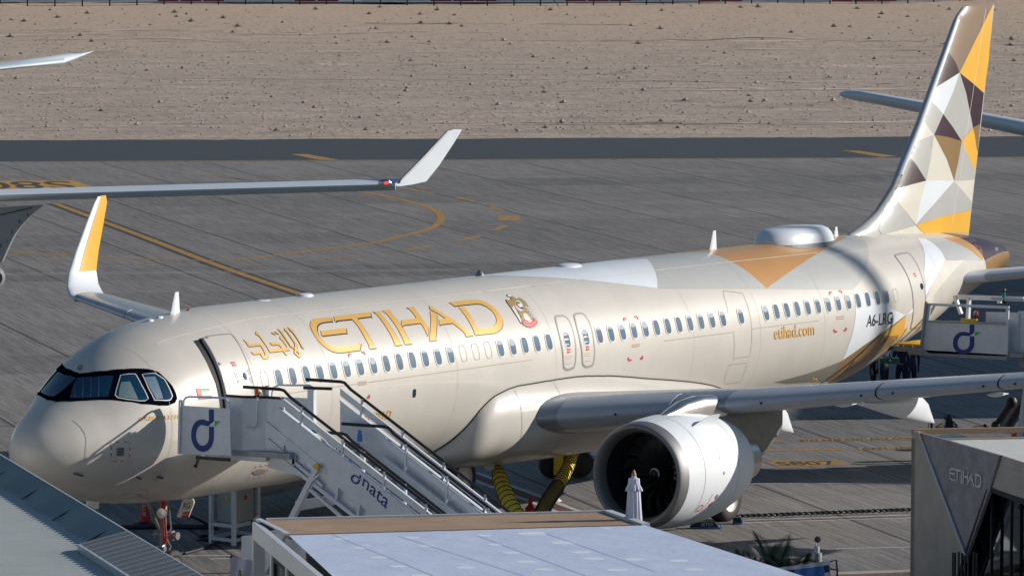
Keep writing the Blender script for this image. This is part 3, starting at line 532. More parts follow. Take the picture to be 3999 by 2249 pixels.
# --- belly fairing
BT_ = [(13.8, .5, .4, 2.0, 1.86), (14.2, 1.05, .9, 2.2, 1.80), (14.55, 1.5, 1.38, 2.45, 1.74), (14.8, 1.82, 1.68, 2.75, 1.69), (15.05, 2.0, 1.83, 3.08, 1.65), (15.6, 2.12, 1.92, 3.40, 1.60), (16.67, 2.24, 1.955, 3.55, 1.55), (18.85, 2.34, 1.955, 3.57, 1.50), (20.6, 2.36, 1.945, 3.47, 1.49), (22.35, 2.32, 1.91, 3.27, 1.49), (24, 2.24, 1.89, 3.06, 1.50), (25.3, 2.12, 1.86, 2.86, 1.53), (27, 1.9, 1.7, 2.5, 1.52), (28.4, 1.4, 1.2, 2.1, 1.68), (29.2, .7, .5, 1.95, 1.80)]
bx_ = [r[0] for r in BT_]; bw, by, bz, bb = [pchip(bx_, [r[i] for r in BT_]) for i in (1, 2, 3, 4)]
def fairing(x, a, off=0.0):
    w_ = float(bw(x))+off; y_, z_, b_ = float(by(x)), float(bz(x)), float(bb(x))-off; zm = b_+min(1.1, (z_-b_)*.62); ht = (z_-zm)/max(.05, 1-(y_/(w_-off))**2.5)**.4+off; h = ht if math.sin(a) > 0 else zm-b_
    return (x, -w_*math.copysign(abs(math.cos(a))**.8, math.cos(a)), zm+h*math.copysign(abs(math.sin(a))**.8, math.sin(a)))
mb = MB(); mb.loft([[fairing(x, a) for a in np.linspace(0, 2*math.pi, 97)[:-1]] for x in list(np.linspace(13.8, 16.8, 25))+list(np.linspace(17.2, 29.2, 26))])
bf = part('belly_fairing', mb, M['champagne'], AC, smooth=True, angle=60); ln_ = []
for x in np.linspace(14.25, 28.6, 90):
    A_ = np.linspace(-1.5, 1.5, 400); Q_ = np.array([fairing(x, a) for a in A_]); F_ = fF(Q_); k_ = np.where((F_[:-1] > 0) & (F_[1:] <= 0))[0]
    if len(k_): q = Q_[k_[-1]]; ln_.append(q+np.array([0, -.012, .004]))
mb = MB(); mb.tube(ln_, .016, 6); part('fairing_joint', mb, M['dark'], bf)
for x in (16.3, 18.0):
    mb = MB(); A_ = [a for a in np.linspace(-1.2, 1.2, 60) if fF(np.array(fairing(x, a))) > 0]; mb.loft([[fairing(x-.006, a, .006), fairing(x+.006, a, .006)] for a in A_], closed=False, caps=False); part('fairing_seam', mb, M['seal'], bf)
# --- fin
_le = [(3762, 26), (3735, 62), (3580, 490), (3480, 735), (3450, 782), (3420, 827), (3382, 865), (3344, 896), (3305, 921)]
_lp = sorted([(aty(*p, 0.0)[2], aty(*p, 0.0)[0]) for p in _le]); lez, lex = zip(*_lp)
def finLE(z): return np.interp(z, lez, lex)
def finTE(z): return 42.72+(z-5.45)*(44.13-42.76)/(11.82-5.6)
def finH(x, z, tc=.095):
    a, b = finLE(z), finTE(z); q = np.clip((x-a)/(b-a), 0, 1); ce = np.minimum(b-a, 5.2); return np.maximum(.5*tc*ce*2*5*.2*(.2969*np.sqrt(q)-.126*q-.3516*q**2+.2843*q**3-.1030*q**4)*5+.008, .008)
zt = float(lez[-1]); mb = MB(); rings = []
for z in list(np.linspace(5.3, zt-.06, 60))+[zt-.015, zt]:
    k = 1 if z < zt-.05 else (.75 if z < zt-.005 else .25); a, b = float(finLE(z)), float(finTE(z)); q = (1-np.cos(np.linspace(0, math.pi, 61)))/2; X = a+(b-a)*q
    hh = np.array([float(finH(x, z))*k for x in X]); hh[0] = 0; rings.append([(x, -h, z) for x, h in zip(X, hh)]+[(x, h, z) for x, h in list(zip(X, hh))[::-1][:-1]])
mb.loft(rings); fin = part('tail_fin', mb, M['lgrey'], AC, smooth=True, angle=60)
mb = MB(); mb.loft([[(float(finLE(z))-.016+.14*q, sgn*(float(finH(finLE(z)+.14*q, z))+.014)*(q > 0), z) for q, sgn in ((1, -1), (.7, -1), (.4, -1), (.2, -1), (.07, -1), (.02, -1), (0, 1), (.02, 1), (.07, 1), (.2, 1), (.4, 1), (.7, 1), (1, 1))] for z in np.linspace(7.4, zt-.35, 40)], closed=False, caps=False); part('leading_edge', mb, M['slat'], fin, smooth=True)
def onfin(px, py, off):
    Y = -.1
    for _ in range(6): p = aty(px, py, Y); Y = -float(finH(p[0], p[2]))-off
    p = aty(px, py, Y); p[0] = max(p[0], float(finLE(p[2]))+.10); p[1] = -float(finH(p[0], p[2]))-off
    return p
def ffacet(pts, m, off=.008, name='fin_facet'):
    pts = [(a if a < 1e9 else a, b) for a, b in pts]; P_, F_ = fill([crop(3200, 0, 1.3174, pts)], 11); mb = MB(); W_ = [onfin(*p, off) for p in P_]
    mb.add(W_, F_); part(name, mb, M[m], fin, smooth=True)
    mb = MB(); mb.add([(p[0], -p[1], p[2]) for p in W_], F_); part(name, mb, M[m], fin, smooth=True)
FF = [([(746, 34), (893, 28), (722, 375), (700, 320), (660, 262), (664, 240), (735, 60)], 'tan'), ([(893, 28), (870, 320), (846, 480), (790, 430), (722, 375)], 'yellow_paint'), ([(660, 262), (700, 320), (722, 375), (650, 420), (572, 468), (590, 420)], 'plum'),
      ([(572, 468), (650, 420), (722, 375), (690, 470), (638, 588), (600, 545), (556, 508)], 'white'), ([(722, 375), (755, 480), (790, 655), (760, 690), (733, 727), (690, 660), (638, 588), (690, 470)], 'lgrey'), ([(722, 375), (790, 430), (846, 480), (828, 638), (790, 658), (755, 480)], 'plum'),
      ([(556, 508), (600, 545), (638, 588), (590, 695), (552, 645), (518, 597)], 'lgrey'), ([(638, 588), (690, 660), (733, 727), (660, 705), (590, 695)], 'plum'), ([(590, 695), (660, 705), (733, 727), (715, 830), (693, 932), (655, 820)], 'brown'), ([(518, 597), (552, 645), (590, 695), (520, 720), (446, 757), (475, 690)], 'cream'),
      ([(446, 757), (520, 720), (590, 695), (575, 810), (550, 930), (500, 850), (443, 780)], 'lgrey'), ([(443, 780), (500, 850), (550, 930), (455, 955), (362, 983), (395, 895)], 'plum'), ([(590, 695), (655, 820), (693, 932), (620, 930), (550, 930), (575, 810)], 'cream'), ([(790, 658), (828, 638), (815, 780), (800, 700)], 'brown'),
      ([(790, 658), (800, 700), (813, 785), (803, 885), (760, 790), (733, 727)], 'yellow_paint'), ([(733, 727), (760, 790), (803, 885), (797, 925), (745, 930), (693, 932), (715, 830)], 'lgrey'), ([(550, 930), (620, 930), (693, 932), (590, 1050), (497, 1157), (520, 1040)], 'white'), ([(362, 985), (455, 955), (550, 930), (520, 1040), (497, 1157), (430, 1070)], 'cream'),
      ([(693, 932), (745, 930), (797, 925), (785, 1040), (740, 985)], 'cream'), ([(693, 932), (740, 985), (785, 1040), (779, 1080), (640, 1112), (500, 1156), (590, 1050)], 'lgrey'), ([(500, 1157), (640, 1113), (779, 1081), (768, 1200), (663, 1197), (560, 1206), (525, 1190)], 'yellow_paint'), ([(362, 987), (430, 1070), (495, 1158), (320, 1205), (305, 1180), (330, 1080)], 'lgrey'), ([(495, 1159), (520, 1188), (555, 1208), (400, 1213), (325, 1210)], 'cream')]
for pts, m_ in FF: ffacet(pts, m_)
mb = MB(); z_ = [(5.9, 41.55), (11.75, 43.5)]
mb.loft([[(x-.008, -float(finH(x, z))-.009, z), (x+.008, -float(finH(x, z))-.009, z)] for z, x in [(z_[0][0]+(z_[1][0]-z_[0][0])*k/14, z_[0][1]+(z_[1][1]-z_[0][1])*k/14) for k in range(15)]], closed=False, caps=False); part('rudder_line', mb, M['lightline'], fin)
mb = MB()
for z in (11.7, 11.0, 10.4): mb.tube([(finTE(z), 0, z), (finTE(z)+.12, 0, z+.0)], .008, 6)
part('static_wick', mb, M['darkmetal'], fin)
# --- tailplane
for s in (-1, 1):
    mb = MB(); mb.loft([section((39.55+.66*(y-1.1), s*y, 4.55+.115*(y-1.1)), 3.55-.37*(y-1.1), .11) for y in (.3, 1.1, 2.2, 3.5, 5, 6.1)]+[section((43.1, s*6.22, 5.14), 1.2, .07)])
    tp = part('tailplane', mb, M['white'], AC, smooth=True, angle=50, label=None)
    sm = MB(); sm.loft([section((39.55+.66*(y-1.1)-.012, s*y, 4.55+.115*(y-1.1)), 3.55-.37*(y-1.1)+.02, .118, fo=nosefoil(.09)) for y in (1.9, 3, 4.2, 5.2, 6.1)]); part('leading_edge', sm, M['slat'], tp, smooth=True, angle=50)
# auxiliary power unit intake marks near the cone
mb = MB()
for k in range(3):
    a = PX(crop(3100, 900, 2.07, [(1628+k*8, 138), (1630+k*8, 166)])); fline_mb(a, .02, .012, mb)
part('vent_slots', mb, M['white'], AC)
# --- engines
for s in (-1, 1):
    ex, ey, ez = 15.55, s*5.75, 1.76; ax = (1, 0, 0)
    mb = MB(); mb.lathe((ex, ey, ez), ax, [(.32, 1.235), (.7, 1.285), (1.2, 1.315), (1.8, 1.32), (2.4, 1.28), (3.0, 1.19), (3.45, 1.08), (3.7, 1.0), (3.68, .97), (3.3, 1.0), (2.5, 1.05)], 72)
    en = part('engine', mb, M['cowl'], AC, smooth=True, angle=40, label='near engine below the left wing' if s < 0 else None)
    mb = MB(); mb.lathe((ex, ey, ez), ax, [(.34, .985), (.2, 1.0), (.08, 1.045), (.02, 1.085), (0, 1.12), (.015, 1.155), (.07, 1.185), (.18, 1.215), (.325, 1.24)], 72); part('intake_lip', mb, M['lip'], en, smooth=True, angle=60)
    mb = MB(); mb.lathe((ex, ey, ez), ax, [(.335, .985), (.6, .98), (1.0, 1.0), (1.25, 1.02), (2.0, 1.02), (2.0, .3)], 48); part('intake_duct', mb, M['dark'], en, smooth=True, angle=60)
    mb = MB()
    for k in range(18):
        a0 = k*2*math.pi/18; rows = []
        for q in np.linspace(0, 1, 9):
            r_ = .24+.74*q; an = a0+.34*math.sin(q*2.6)*(1-.3*q); ch = .16+.12*q; tw = .5+.65*q
            rows.append([(ex+1.12+ch*math.cos(tw)*u, ey+r_*math.cos(an+ch*math.sin(tw)*u/r_), ez+r_*math.sin(an+ch*math.sin(tw)*u/r_)) for u in (-.5, 0, .5)])
        mb.loft(rows, closed=False, caps=False)
    part('fan', mb, M['fan'], en, smooth=True)
    mb = MB(); mb.lathe((ex+.72, ey, ez), ax, [(0, 0), (.03, .06), (.1, .12), (.22, .19), (.38, .25), (.55, .27)], 32); sp_ = part('spinner', mb, mat('spinner_black', (.02, .02, .022), .35, .2, .4), en, smooth=True)
    mb = MB(); rows = []
    for k in range(16):
        a = -.6+k*4.4/15; r0 = .04+.006*k; w_ = .012+.022*math.sin(math.pi*k/15); fx = lambda r: ex+.715+(.03*(r/.06) if r < .06 else .03+.07*(r-.06)/.06 if r < .12 else .1+.12*(r-.12)/.07)
        rows.append([(fx(r)-.006, ey+r*math.cos(a), ez+r*math.sin(a)) for r in (r0, r0+w_)])
    mb.loft(rows, closed=False, caps=False); part('swirl_mark', mb, M['white'], sp_)
    mb = MB(); mb.lathe((ex, ey, ez-.03), ax, [(3.2, .78), (3.7, .76), (4.4, .62), (4.95, .5), (4.94, .47), (4.4, .5)], 48); part('core_nozzle', mb, M['metal'], en, smooth=True, angle=50); mb = MB(); mb.lathe((ex, ey, ez-.03), ax, [(4.5, .36), (5.0, .3), (5.45, .12), (5.6, 0)], 32); part('exhaust_plug', mb, M['darkmetal'], en, smooth=True)
    # pylon
    mb = MB(); rings = []
    for x, w_, zb_, zt_ in ((16.6, .05, 3.0, 3.05), (17.0, .15, 2.85, 3.16), (17.6, .23, 2.7, 3.33), (18.3, .27, 2.6, 3.40), (19.0, .26, 2.45, 3.36), (20.2, .24, 2.1, 3.2), (21.3, .2, 2.2, 3.1), (22.3, .1, 2.75, 3.0)): rings.append([(x, ey+w_*math.copysign(abs(math.cos(a))**.7, math.cos(a)), (zb_+zt_)/2+(zt_-zb_)/2*math.copysign(abs(math.sin(a))**.7, math.sin(a))) for a in np.linspace(0, 2*math.pi, 25)[:-1]])
    mb.loft(rings); part('pylon', mb, M['metal'] if True else 0, en, smooth=True, angle=60)
    mb = MB(); mb.loft([[(x, ey+w_*math.copysign(abs(math.cos(a))**.6, math.cos(a)), (zb_+zt_)/2+(zt_-zb_)/2*math.copysign(abs(math.sin(a))**.6, math.sin(a))) for a in np.linspace(0, 2*math.pi, 21)[:-1]] for x, w_, zb_, zt_ in ((18.9, .28, 2.3, 3.0), (20.0, .30, 1.95, 3.05), (21.2, .27, 1.75, 3.0), (22.0, .2, 2.2, 3.0))]); part('pylon_fairing', mb, mat('pylon_grey', (.17, .17, .17), .5, .2, var=.15, scale=4), en, smooth=True, angle=60)
    if s < 0:      # strake, cowl joints, stencils on the near cowl
        def cow(x, a, off=.006): r_ = np.interp(x-ex, [.32, .7, 1.2, 1.8, 2.4, 3.0, 3.45], [1.235, 1.285, 1.315, 1.32, 1.28, 1.19, 1.08])+off; return np.array([x, ey-r_*math.cos(a), ez+r_*math.sin(a)])
        mb = MB()
        for x in (ex+.95, ex+2.55): mb.loft([[cow(x-.006, a), cow(x+.006, a)] for a in np.linspace(-1.9, 1.9, 40)], closed=False, caps=False)
        mb.loft([[cow(x, 1.35), cow(x, 1.358)] for x in np.linspace(ex+.35, ex+2.5, 12)], closed=False, caps=False); part('cowl_joint', mb, M['line'], en)
        mb = MB(); pr_ = [cow(ex+1.25+1.0*q, .95-.0*q, .0) for q in np.linspace(0, 1, 9)]; n_ = np.array([0, -math.cos(.95), math.sin(.95)])
        mb.loft([[p+np.array([0, -.006, 0]), p+n_*(.30*math.sin(min(1, q*1.25)*math.pi/2)), p+n_*(.30*math.sin(min(1, q*1.25)*math.pi/2))+np.array([.0, .012, .006]), p+np.array([0, .012, .006])] for q, p in zip(np.linspace(0.03, 1, 9), pr_)]); part('nacelle_strake', mb, M['white'], en)
        mb = MB()
        for x, a, r_ in ((ex+1.75, .0, .035), (ex+1.62, -.42, .065)): mb.lathe(cow(x, a, -.01), (0, -math.cos(a), math.sin(a)), [(0, r_), (.018, r_*.95), (.02, 0)], 20)
        mb.loft([[cow(ex+1.62, .42), cow(ex+1.64, .42)], [cow(ex+1.62, .25), cow(ex+1.64, .25)]], closed=False, caps=False); part('cowl_vents', mb, M['seal'], en, smooth=True)
        mb = MB()
        for k in range(14): a1 = k*2*math.pi/14; a2 = a1+.4; c_ = (ex+1.1, -.62); mb.add([cow(c_[0]+r_*math.cos(t), c_[1]+r_*math.sin(t)/1.3, .009) for r_, t in ((.085, a1), (.105, a1), (.105, a2+.06), (.085, a2+.06))], [(0, 1, 2, 3)])
        mb.loft([[cow(ex+1.04, -.56, .011), cow(ex+1.06, -.575, .011)], [cow(ex+1.16, -.68, .011), cow(ex+1.18, -.695, .011)]], closed=False, caps=False)
        mb.loft([[cow(ex+1.38-.12*q, -.35-.35*q, .011), cow(ex+1.395-.12*q, -.35-.35*q, .011)] for q in np.linspace(0, 1, 8)], closed=False, caps=False)
        mb.loft([[cow(ex+1.45, -.56, .011), cow(ex+1.56, -.5, .011)], [cow(ex+1.46, -.63, .011), cow(ex+1.52, -.58, .011)]], closed=False, caps=False); part('warning_marks', mb, M['red'], en)
# --- landing gear
def wheel(c, r_, w_, parent, s=1):
    mb = MB(); mb.lathe((c[0], c[1]-w_/2, c[2]), (0, 1, 0), [(.02, r_*.56), (0, r_*.62), (.0, r_*.78), (.03, r_*.93), (w_*.22, r_*.99), (w_*.5, r_), (w_*.78, r_*.99), (w_-.03, r_*.93), (w_, r_*.78), (w_, r_*.62), (w_-.02, r_*.56)], 40)
    for q in (.3, .43, .57, .7): pass
    t = part('wheel', mb, M['tyre'], parent, smooth=True, angle=60)
    mb = MB(); mb.lathe((c[0], c[1]-w_/2, c[2]), (0, 1, 0), [(.10, 0), (.03, .07), (.05, r_*.16), (.09, r_*.24), (.07, r_*.42), (.02, r_*.56), (.0, r_*.585)], 32); mb.lathe((c[0], c[1]+w_/2, c[2]), (0, -1, 0), [(.10, 0), (.03, .07), (.05, r_*.16), (.09, r_*.24), (.07, r_*.42), (.02, r_*.56), (.0, r_*.585)], 32)
    rm = part('rim', mb, M['rim'], t, smooth=True, angle=40); 
for s in (-1, 1):
    mb = MB(); cy = s*3.795; mb.tube([(21.97, cy, .58), (21.97, cy, 1.7), (21.9, cy*.98, 2.7)], [.09, .15, .17], 16); mb.tube([(22.15, cy-.5, .575), (22.15, cy+.5, .575)], .085, 14); mb.tube([(21.9, cy, 1.5), (21.9, s*2.3, 2.3)], .07, 10); mb.tube([(21.8, cy, .75), (21.55, cy, 1.2), (21.85, cy, 1.6)], .04, 8)
    mg = part('main_gear', mb, M['strut'], AC, smooth=True, angle=40)
    for q in (-.46, .46): wheel((22.15, cy+q, .575), .60, .44, mg)
    mb = MB(); mb.prism([(21.2, cy+s*.32, 2.55), (22.6, cy+s*.32, 2.55), (22.5, cy+s*.36, 1.35), (21.35, cy+s*.36, 1.35)], (0, s*.04, 0)); part('gear_door', mb, M['white'], mg)
mb = MB(); NX = 5.07; mb.tube([(NX, 0, .38), (NX-.02, 0, 1.0), (NX-.05, 0, 2.1)], [.06, .09, .12], 16); mb.tube([(NX, -.26, .38), (NX, .26, .38)], .055, 12); mb.tube([(NX-.05, 0, 1.1), (NX-.7, 0, 2.0)], .045, 8); mb.tube([(NX-.02, -.42, 1.07), (NX-.02, .2, 1.07)], .085, 14); mb.tube([(NX-.02, -.30, 1.07), (NX-.02, -.24, 1.07)], .11, 14)
mb.tube([(NX+.08, 0, .55), (NX+.28, 0, .78), (NX+.1, 0, 1.0)], .03, 8); mb.box((NX-.12, 0, .72), (.1, .3, .2)); mb.tube([(NX-.03, -.05, .85), (NX-.35, -.05, .66)], .03, 8); mb.tube([(NX+.05, -.1, 1.9), (NX+.15, -.12, 1.2), (NX, -.1, .95)], .018, 6)
for a in ((-.13, 1.55), (.13, 1.55)): mb.tube([(NX-.06, a[0]*.5, 1.2), (NX-.2, a[0]*2.2, 1.95)], .03, 8)
ng = part('nose_gear', mb, M['strut'], AC, smooth=True, angle=40)
for q in (-.25, .25): wheel((NX, q, .375), .375, .22, ng)
mb = MB(); mb.lathe((NX-.22, -.17, 1.58), (-1, -.2, 0), [(0, .06), (.05, .105), (.1, .11), (.105, 0)], 20); part('taxi_light', mb, M['metal'], ng, smooth=True)
# plates hanging below the nose: gear door with its letters, remove-before-flight ribbon
def px_plate(sc, pts, X=None, Y=None): return [(atx(*p, X) if X is not None else aty(*p, Y)) for p in crop(*sc, pts)]
sg = (500, 1900, 3.68); pl = px_plate(sg, [(785, 175), (925, 170), (943, 195), (945, 240), (900, 350), (868, 432), (720, 440), (698, 430), (740, 320)], X=NX-.45); mb = MB(); mb.prism(pl, (.03, 0, 0)); gd = part('gear_door', mb, M['cream'], ng, label='nose gear door lettered RG')
q4 = px_plate(sg, [(785, 320), (885, 310), (900, 220), (805, 232)], X=NX-.455); part('door_letters', quadtext('RG', lambda a, b: bil(q4, a, b)), M['black'], gd)
mb = MB(); mb.prism(px_plate(sg, [(790, 362), (898, 354), (868, 432), (762, 438)], X=NX-.458), (.004, 0, 0)); part('no_tow_label', mb, M['red'], gd); q5 = px_plate(sg, [(786, 412), (856, 404), (864, 382), (794, 388)], X=NX-.462); part('no_tow_letters', quadtext('NO TOW', lambda a, b: bil(q5, a, b)), M['white'], gd)
def strip(pts, w_, dpt=.02):
    mb = MB(); mb.loft([[np.array(p)+np.array([0, -w_/2*k, 0]) for k in (-1, 1)]+[np.array(p)+np.array([dpt, w_/2*k, 0]) for k in (-1, 1)] for p in pts]); return mb
rp = px_plate(sg, [(505, 200), (508, 320), (512, 440), (518, 560), (528, 700), (530, 780), (520, 832)], X=NX-.3); mb = MB(); mb.loft([[p+np.array([0, -.055*k, 0]), p+np.array([0, .055*k, 0]), p+np.array([.012, .055*k, 0]), p+np.array([.012, -.055*k, 0])] for p, k in zip(rp, (1, 1, .9, .9, 1, .95, .25))]); rb = part('safety_ribbon', mb, M['redplastic'], ng)
q6 = px_plate(sg, [(538, 725), (518, 420), (500, 425), (520, 728)], X=NX-.315); part('ribbon_letters', quadtext('GROUND SAFETY LOCK', lambda a, b: bil(q6, a, b)), M['white'], rb)
mb = MB(); mb.prism(px_plate((0, 1700, 2.64), [(905, 672), (1022, 680), (1020, 755), (985, 757), (900, 715)], Y=-.35), (0, .04, 0)); part('small_door', mb, M['cream'], AC)
# landing lights and yellow wing hooks
mb = MB(); mb.ball(onfus(*crop(700, 1400, 1.707, [(680, 650)])[0]), .12, 12, (1, .6, .9)); part('landing_light', mb, M['metal'], AC, smooth=True)
mb = MB(); c_ = aty(*crop(3100, 900, 2.07, [(170, 1205)])[0], -7.2); mb.tube([c_+np.array([0, -.06, -.03]), c_+np.array([0, -.03, .04]), c_+np.array([0, 0, 0]), c_+np.array([0, .03, .04]), c_+np.array([0, .06, -.03])], .014, 6); part('wing_hook', mb, M['safety_yellow'], AC)
# ================= ground =================
def sheet(lp, z): mb = MB(); mb.add([(p[0], p[1], z) for p in lp], [tuple(range(len(lp)))]); return mb
class N:        # short hand for node trees
    def __init__(s, m): s.t = m.node_tree; s.b = s.t.nodes['Principled BSDF']
    def n(s, typ, *ins, **props):
        k = s.t.nodes.new(typ)
        for a, b in props.items(): setattr(k, a, b)
        for i, v in enumerate(ins):
            if v is None: continue
            if hasattr(v, 'is_output'): s.t.links.new(v, k.inputs[i])
            else: k.inputs[i].default_value = v
        return k
    def m(s, op, a, b=0.0, c=0.0): return s.n('ShaderNodeMath', a, b, c, operation=op).outputs[0]
    def dot(s, v, d): return s.n('ShaderNodeVectorMath', v, d, operation='DOT_PRODUCT').outputs['Value']
    def comb(s, x, y, z=0.0): return s.n('ShaderNodeCombineXYZ', x, y, z).outputs[0]
    def noise(s, v, sc, det=4.0, rough=.6): return s.n('ShaderNodeTexNoise', v, None, sc, det, rough).outputs[0]
    def rng(s, v, a, b, c, d): return s.n('ShaderNodeMapRange', v, a, b, c, d).outputs[0]
    def mix(s, f, a, b):
        k = s.t.nodes.new('ShaderNodeMix'); k.data_type = 'RGBA'
        for i, v in ((0, f), (6, a), (7, b)):
            if hasattr(v, 'is_output'): s.t.links.new(v, k.inputs[i])
            else: k.inputs[i].default_value = v if i == 0 else (*v, 1)
        return k.outputs[2]
    def out(s, name, v): s.t.links.new(v, s.b.inputs[name])
def concrete(name, base, dark):
    m = mat(name, base, .85); k = N(m); P = k.n('ShaderNodeNewGeometry').outputs['Position']
    a = k.dot(P, tuple(E1)); b = k.dot(P, tuple(E2)); S = 5.3
    pa = k.m('DIVIDE', k.m('ADD', a, 1000*S+1.1), S*1.15); pb = k.m('DIVIDE', k.m('ADD', b, 1000*S-22.1), S)
    cell = k.n('ShaderNodeTexWhiteNoise', k.comb(k.m('FLOOR', pa), k.m('FLOOR', pb)), noise_dimensions='2D').outputs[0]
    row = k.n('ShaderNodeTexWhiteNoise', k.comb(k.m('FLOOR', pa), 3.0), noise_dimensions='2D').outputs[0]
    fa = k.m('ABSOLUTE', k.m('SUBTRACT', k.m('FRACT', pa), .5)); fb = k.m('ABSOLUTE', k.m('SUBTRACT', k.m('FRACT', pb), .5))
    wob = k.noise(P, 1.3, 3)
    ja = k.m('GREATER_THAN', fa, .4955); jb = k.m('GREATER_THAN', k.m('ADD', fb, k.m('MULTIPLY', k.m('SUBTRACT', wob, .5), .002)), .4905)
    br = k.noise(k.comb(k.m('MULTIPLY', a, .30), k.m('MULTIPLY', b, 8.5)), 1.0, 3, .65)           # broom marks
    br2 = k.noise(k.comb(k.m('MULTIPLY', a, .06), k.m('MULTIPLY', b, 1.6)), 1.0, 4, .6)
    big = k.noise(P, .05, 4); fine = k.noise(P, 9.0, 4, .8)
    f = k.m('ADD', k.m('MULTIPLY', k.rng(br, .32, .68, -1, 1), .38), k.m('MULTIPLY', k.rng(br2, .3, .7, -1, 1), .13))
    f = k.m('ADD', f, k.m('MULTIPLY', k.rng(cell, 0, 1, -1, 1), .08)); f = k.m('ADD', f, k.m('MULTIPLY', k.rng(row, 0, 1, -1, 1), .13))
    f = k.m('ADD', f, k.m('MULTIPLY', k.rng(big, .3, .7, -1, 1), .12)); f = k.m('ADD', f, k.m('MULTIPLY', k.rng(fine, .35, .65, -1, 1), .24)); f = k.m('ADD', f, 1.0)
    st = k.rng(k.noise(P, .35, 5, .7), .64, .78, 0, .35)    # oil and tyre stains
    col = k.n('ShaderNodeVectorMath', (*base,), None, operation='SCALE'); k.t.links.new(f, col.inputs['Scale'])
    c = k.mix(st, col.outputs[0], dark); c = k.mix(k.m('MULTIPLY', ja, .45), c, dark); c = k.mix(k.m('MULTIPLY', jb, .85), c, tuple(x*.35 for x in dark)); k.out('Base Color', c)
    bp = k.n('ShaderNodeBump'); bp.inputs['Distance'].default_value = .006; bp.inputs['Strength'].default_value = .6; k.t.links.new(k.m('ADD', br, k.m('MULTIPLY', fine, .6)), bp.inputs['Height']); k.out('Normal', bp.outputs[0]); return m
APM = concrete('apron_concrete', (0.168, 0.158, 0.150), (0.05, 0.049, 0.050))
RO = atz(0, 548)[:2]; RO2 = atz(3999, 532)[:2]; F2 = np.append((RO2-RO)/np.linalg.norm(RO2-RO), 0); F1 = np.array([F2[1]*-1, F2[0], 0]); F1 = F1 if F1 @ np.array([1, 1, 0]) > 0 else -F1; RO3 = np.array([RO[0], RO[1], 0])
AO = np.append(atz(0, 632)[:2], 0); AW = float((RO3-AO) @ F1)       # width of the asphalt strip
def fp(t, n): p = RO3+F2*t+F1*n; return (p[0], p[1])
struct('apron', sheet([fp(-700, -AW), fp(700, -AW), fp(700, -700), fp(-700, -700)], 0), APM)
asph = mat('asphalt', (0.030, 0.041, 0.052), .85, var=.12, scale=.5, bump=.004, bscale=30, aniso=None)
struct('taxiway', sheet([fp(-700, -AW+.0), fp(700, -AW+.0), fp(700, 0), fp(-700, 0)], .004), asph)
gm = mat('far_ground', (0.52, 0.42, 0.34), .95, var=.08, scale=.05)
struct('ground', sheet([fp(-3500, 0.2), fp(3500, 0.2), fp(3500, 5000), fp(-3500, 5000)], -.6), gm)
# sand
def vnoise(seed):
    rs = np.random.RandomState(seed); g = rs.rand(256, 256)
    def f(x, y):
        xi = np.floor(x).astype(int); yi = np.floor(y).astype(int); u = x-xi; v = y-yi; u = u*u*(3-2*u); v = v*v*(3-2*v)
        a = g[xi & 255, yi & 255]; b = g[(xi+1) & 255, yi & 255]; c = g[xi & 255, (yi+1) & 255]; d = g[(xi+1) & 255, (yi+1) & 255]
        return (a*(1-u)+b*u)*(1-v)+(c*(1-u)+d*u)*v-.5
    return f
vn = [vnoise(i) for i in range(6)]
mounds = [(random.uniform(-20, 190), random.uniform(4, 265), random.uniform(.12, .38), random.uniform(1.5, 7), random.uniform(.5, 1.6)) for _ in range(110)]
def hz(t, n):
    t = np.asarray(t, float); n = np.asarray(n, float); e = np.clip(n/5, 0, 1); far = np.clip((n-215)/45, 0, 1)
    h = .10*vn[0](t/9, n/6)+.08*vn[1](t/3.4, n/2.2)+.07*vn[2](t/1.4, n/.9)+far*(.32*vn[3](t/14, n/7)-.02)
    h = h+.10*np.abs(vn[5](t/22+n/60, n/1.5))*1.4           # wheel ruts running along the strip
    for a, b, c, ra, rb in mounds: h = h+c*np.exp(-((t-a)/ra)**2-((n-b)/rb)**2)
    h = h+.35*np.exp(-((t-118)/20)**2-((n-262)/14)**2)+.4*np.exp(-((t-135)/14)**2-((n-235)/20)**2)
    return h*e+.02
tt = np.arange(-25, 200, .9); nn = np.concatenate([np.arange(0, 60, .45), np.arange(60, 150, .6), np.arange(150, 330, .9)]); Tg, Ng = np.meshgrid(tt, nn); Hg = hz(Tg, Ng); Ng[0, :] -= np.abs(vn[2](tt/1.7, tt*0+3))*1.6+np.abs(vn[1](tt/6, tt*0+1))*1.4; Hg[0, :] = .012
Pg = RO3+F2*Tg[..., None]+F1*Ng[..., None]; Pg[..., 2] = Hg; nc = len(tt)
me = bpy.data.meshes.new('sand'); idx = np.arange(Tg.size).reshape(Tg.shape); q = np.stack([idx[:-1, :-1], idx[:-1, 1:], idx[1:, 1:], idx[1:, :-1]], -1).reshape(-1, 4)
me.from_pydata(Pg.reshape(-1, 3).tolist(), [], q.tolist()); me.polygons.foreach_set('use_smooth', [True]*len(q))
sm = mat('desert_sand', (0.37, 0.285, 0.225), .95); k = N(sm); P_ = k.n('ShaderNodeNewGeometry').outputs['Position']
ta = k.dot(P_, tuple(F2)); na = k.dot(P_, tuple(F1)); st = k.comb(k.m('MULTIPLY', ta, .10), k.m('MULTIPLY', na, .55)); s2 = k.comb(k.m('MULTIPLY', ta, .5), k.m('MULTIPLY', na, 1.2))
n1 = k.noise(st, 1.0, 5, .62); n2 = k.noise(s2, 1.3, 5, .7); n3 = k.noise(P_, 2.1, 6, .85); n4 = k.noise(P_, .02, 2)
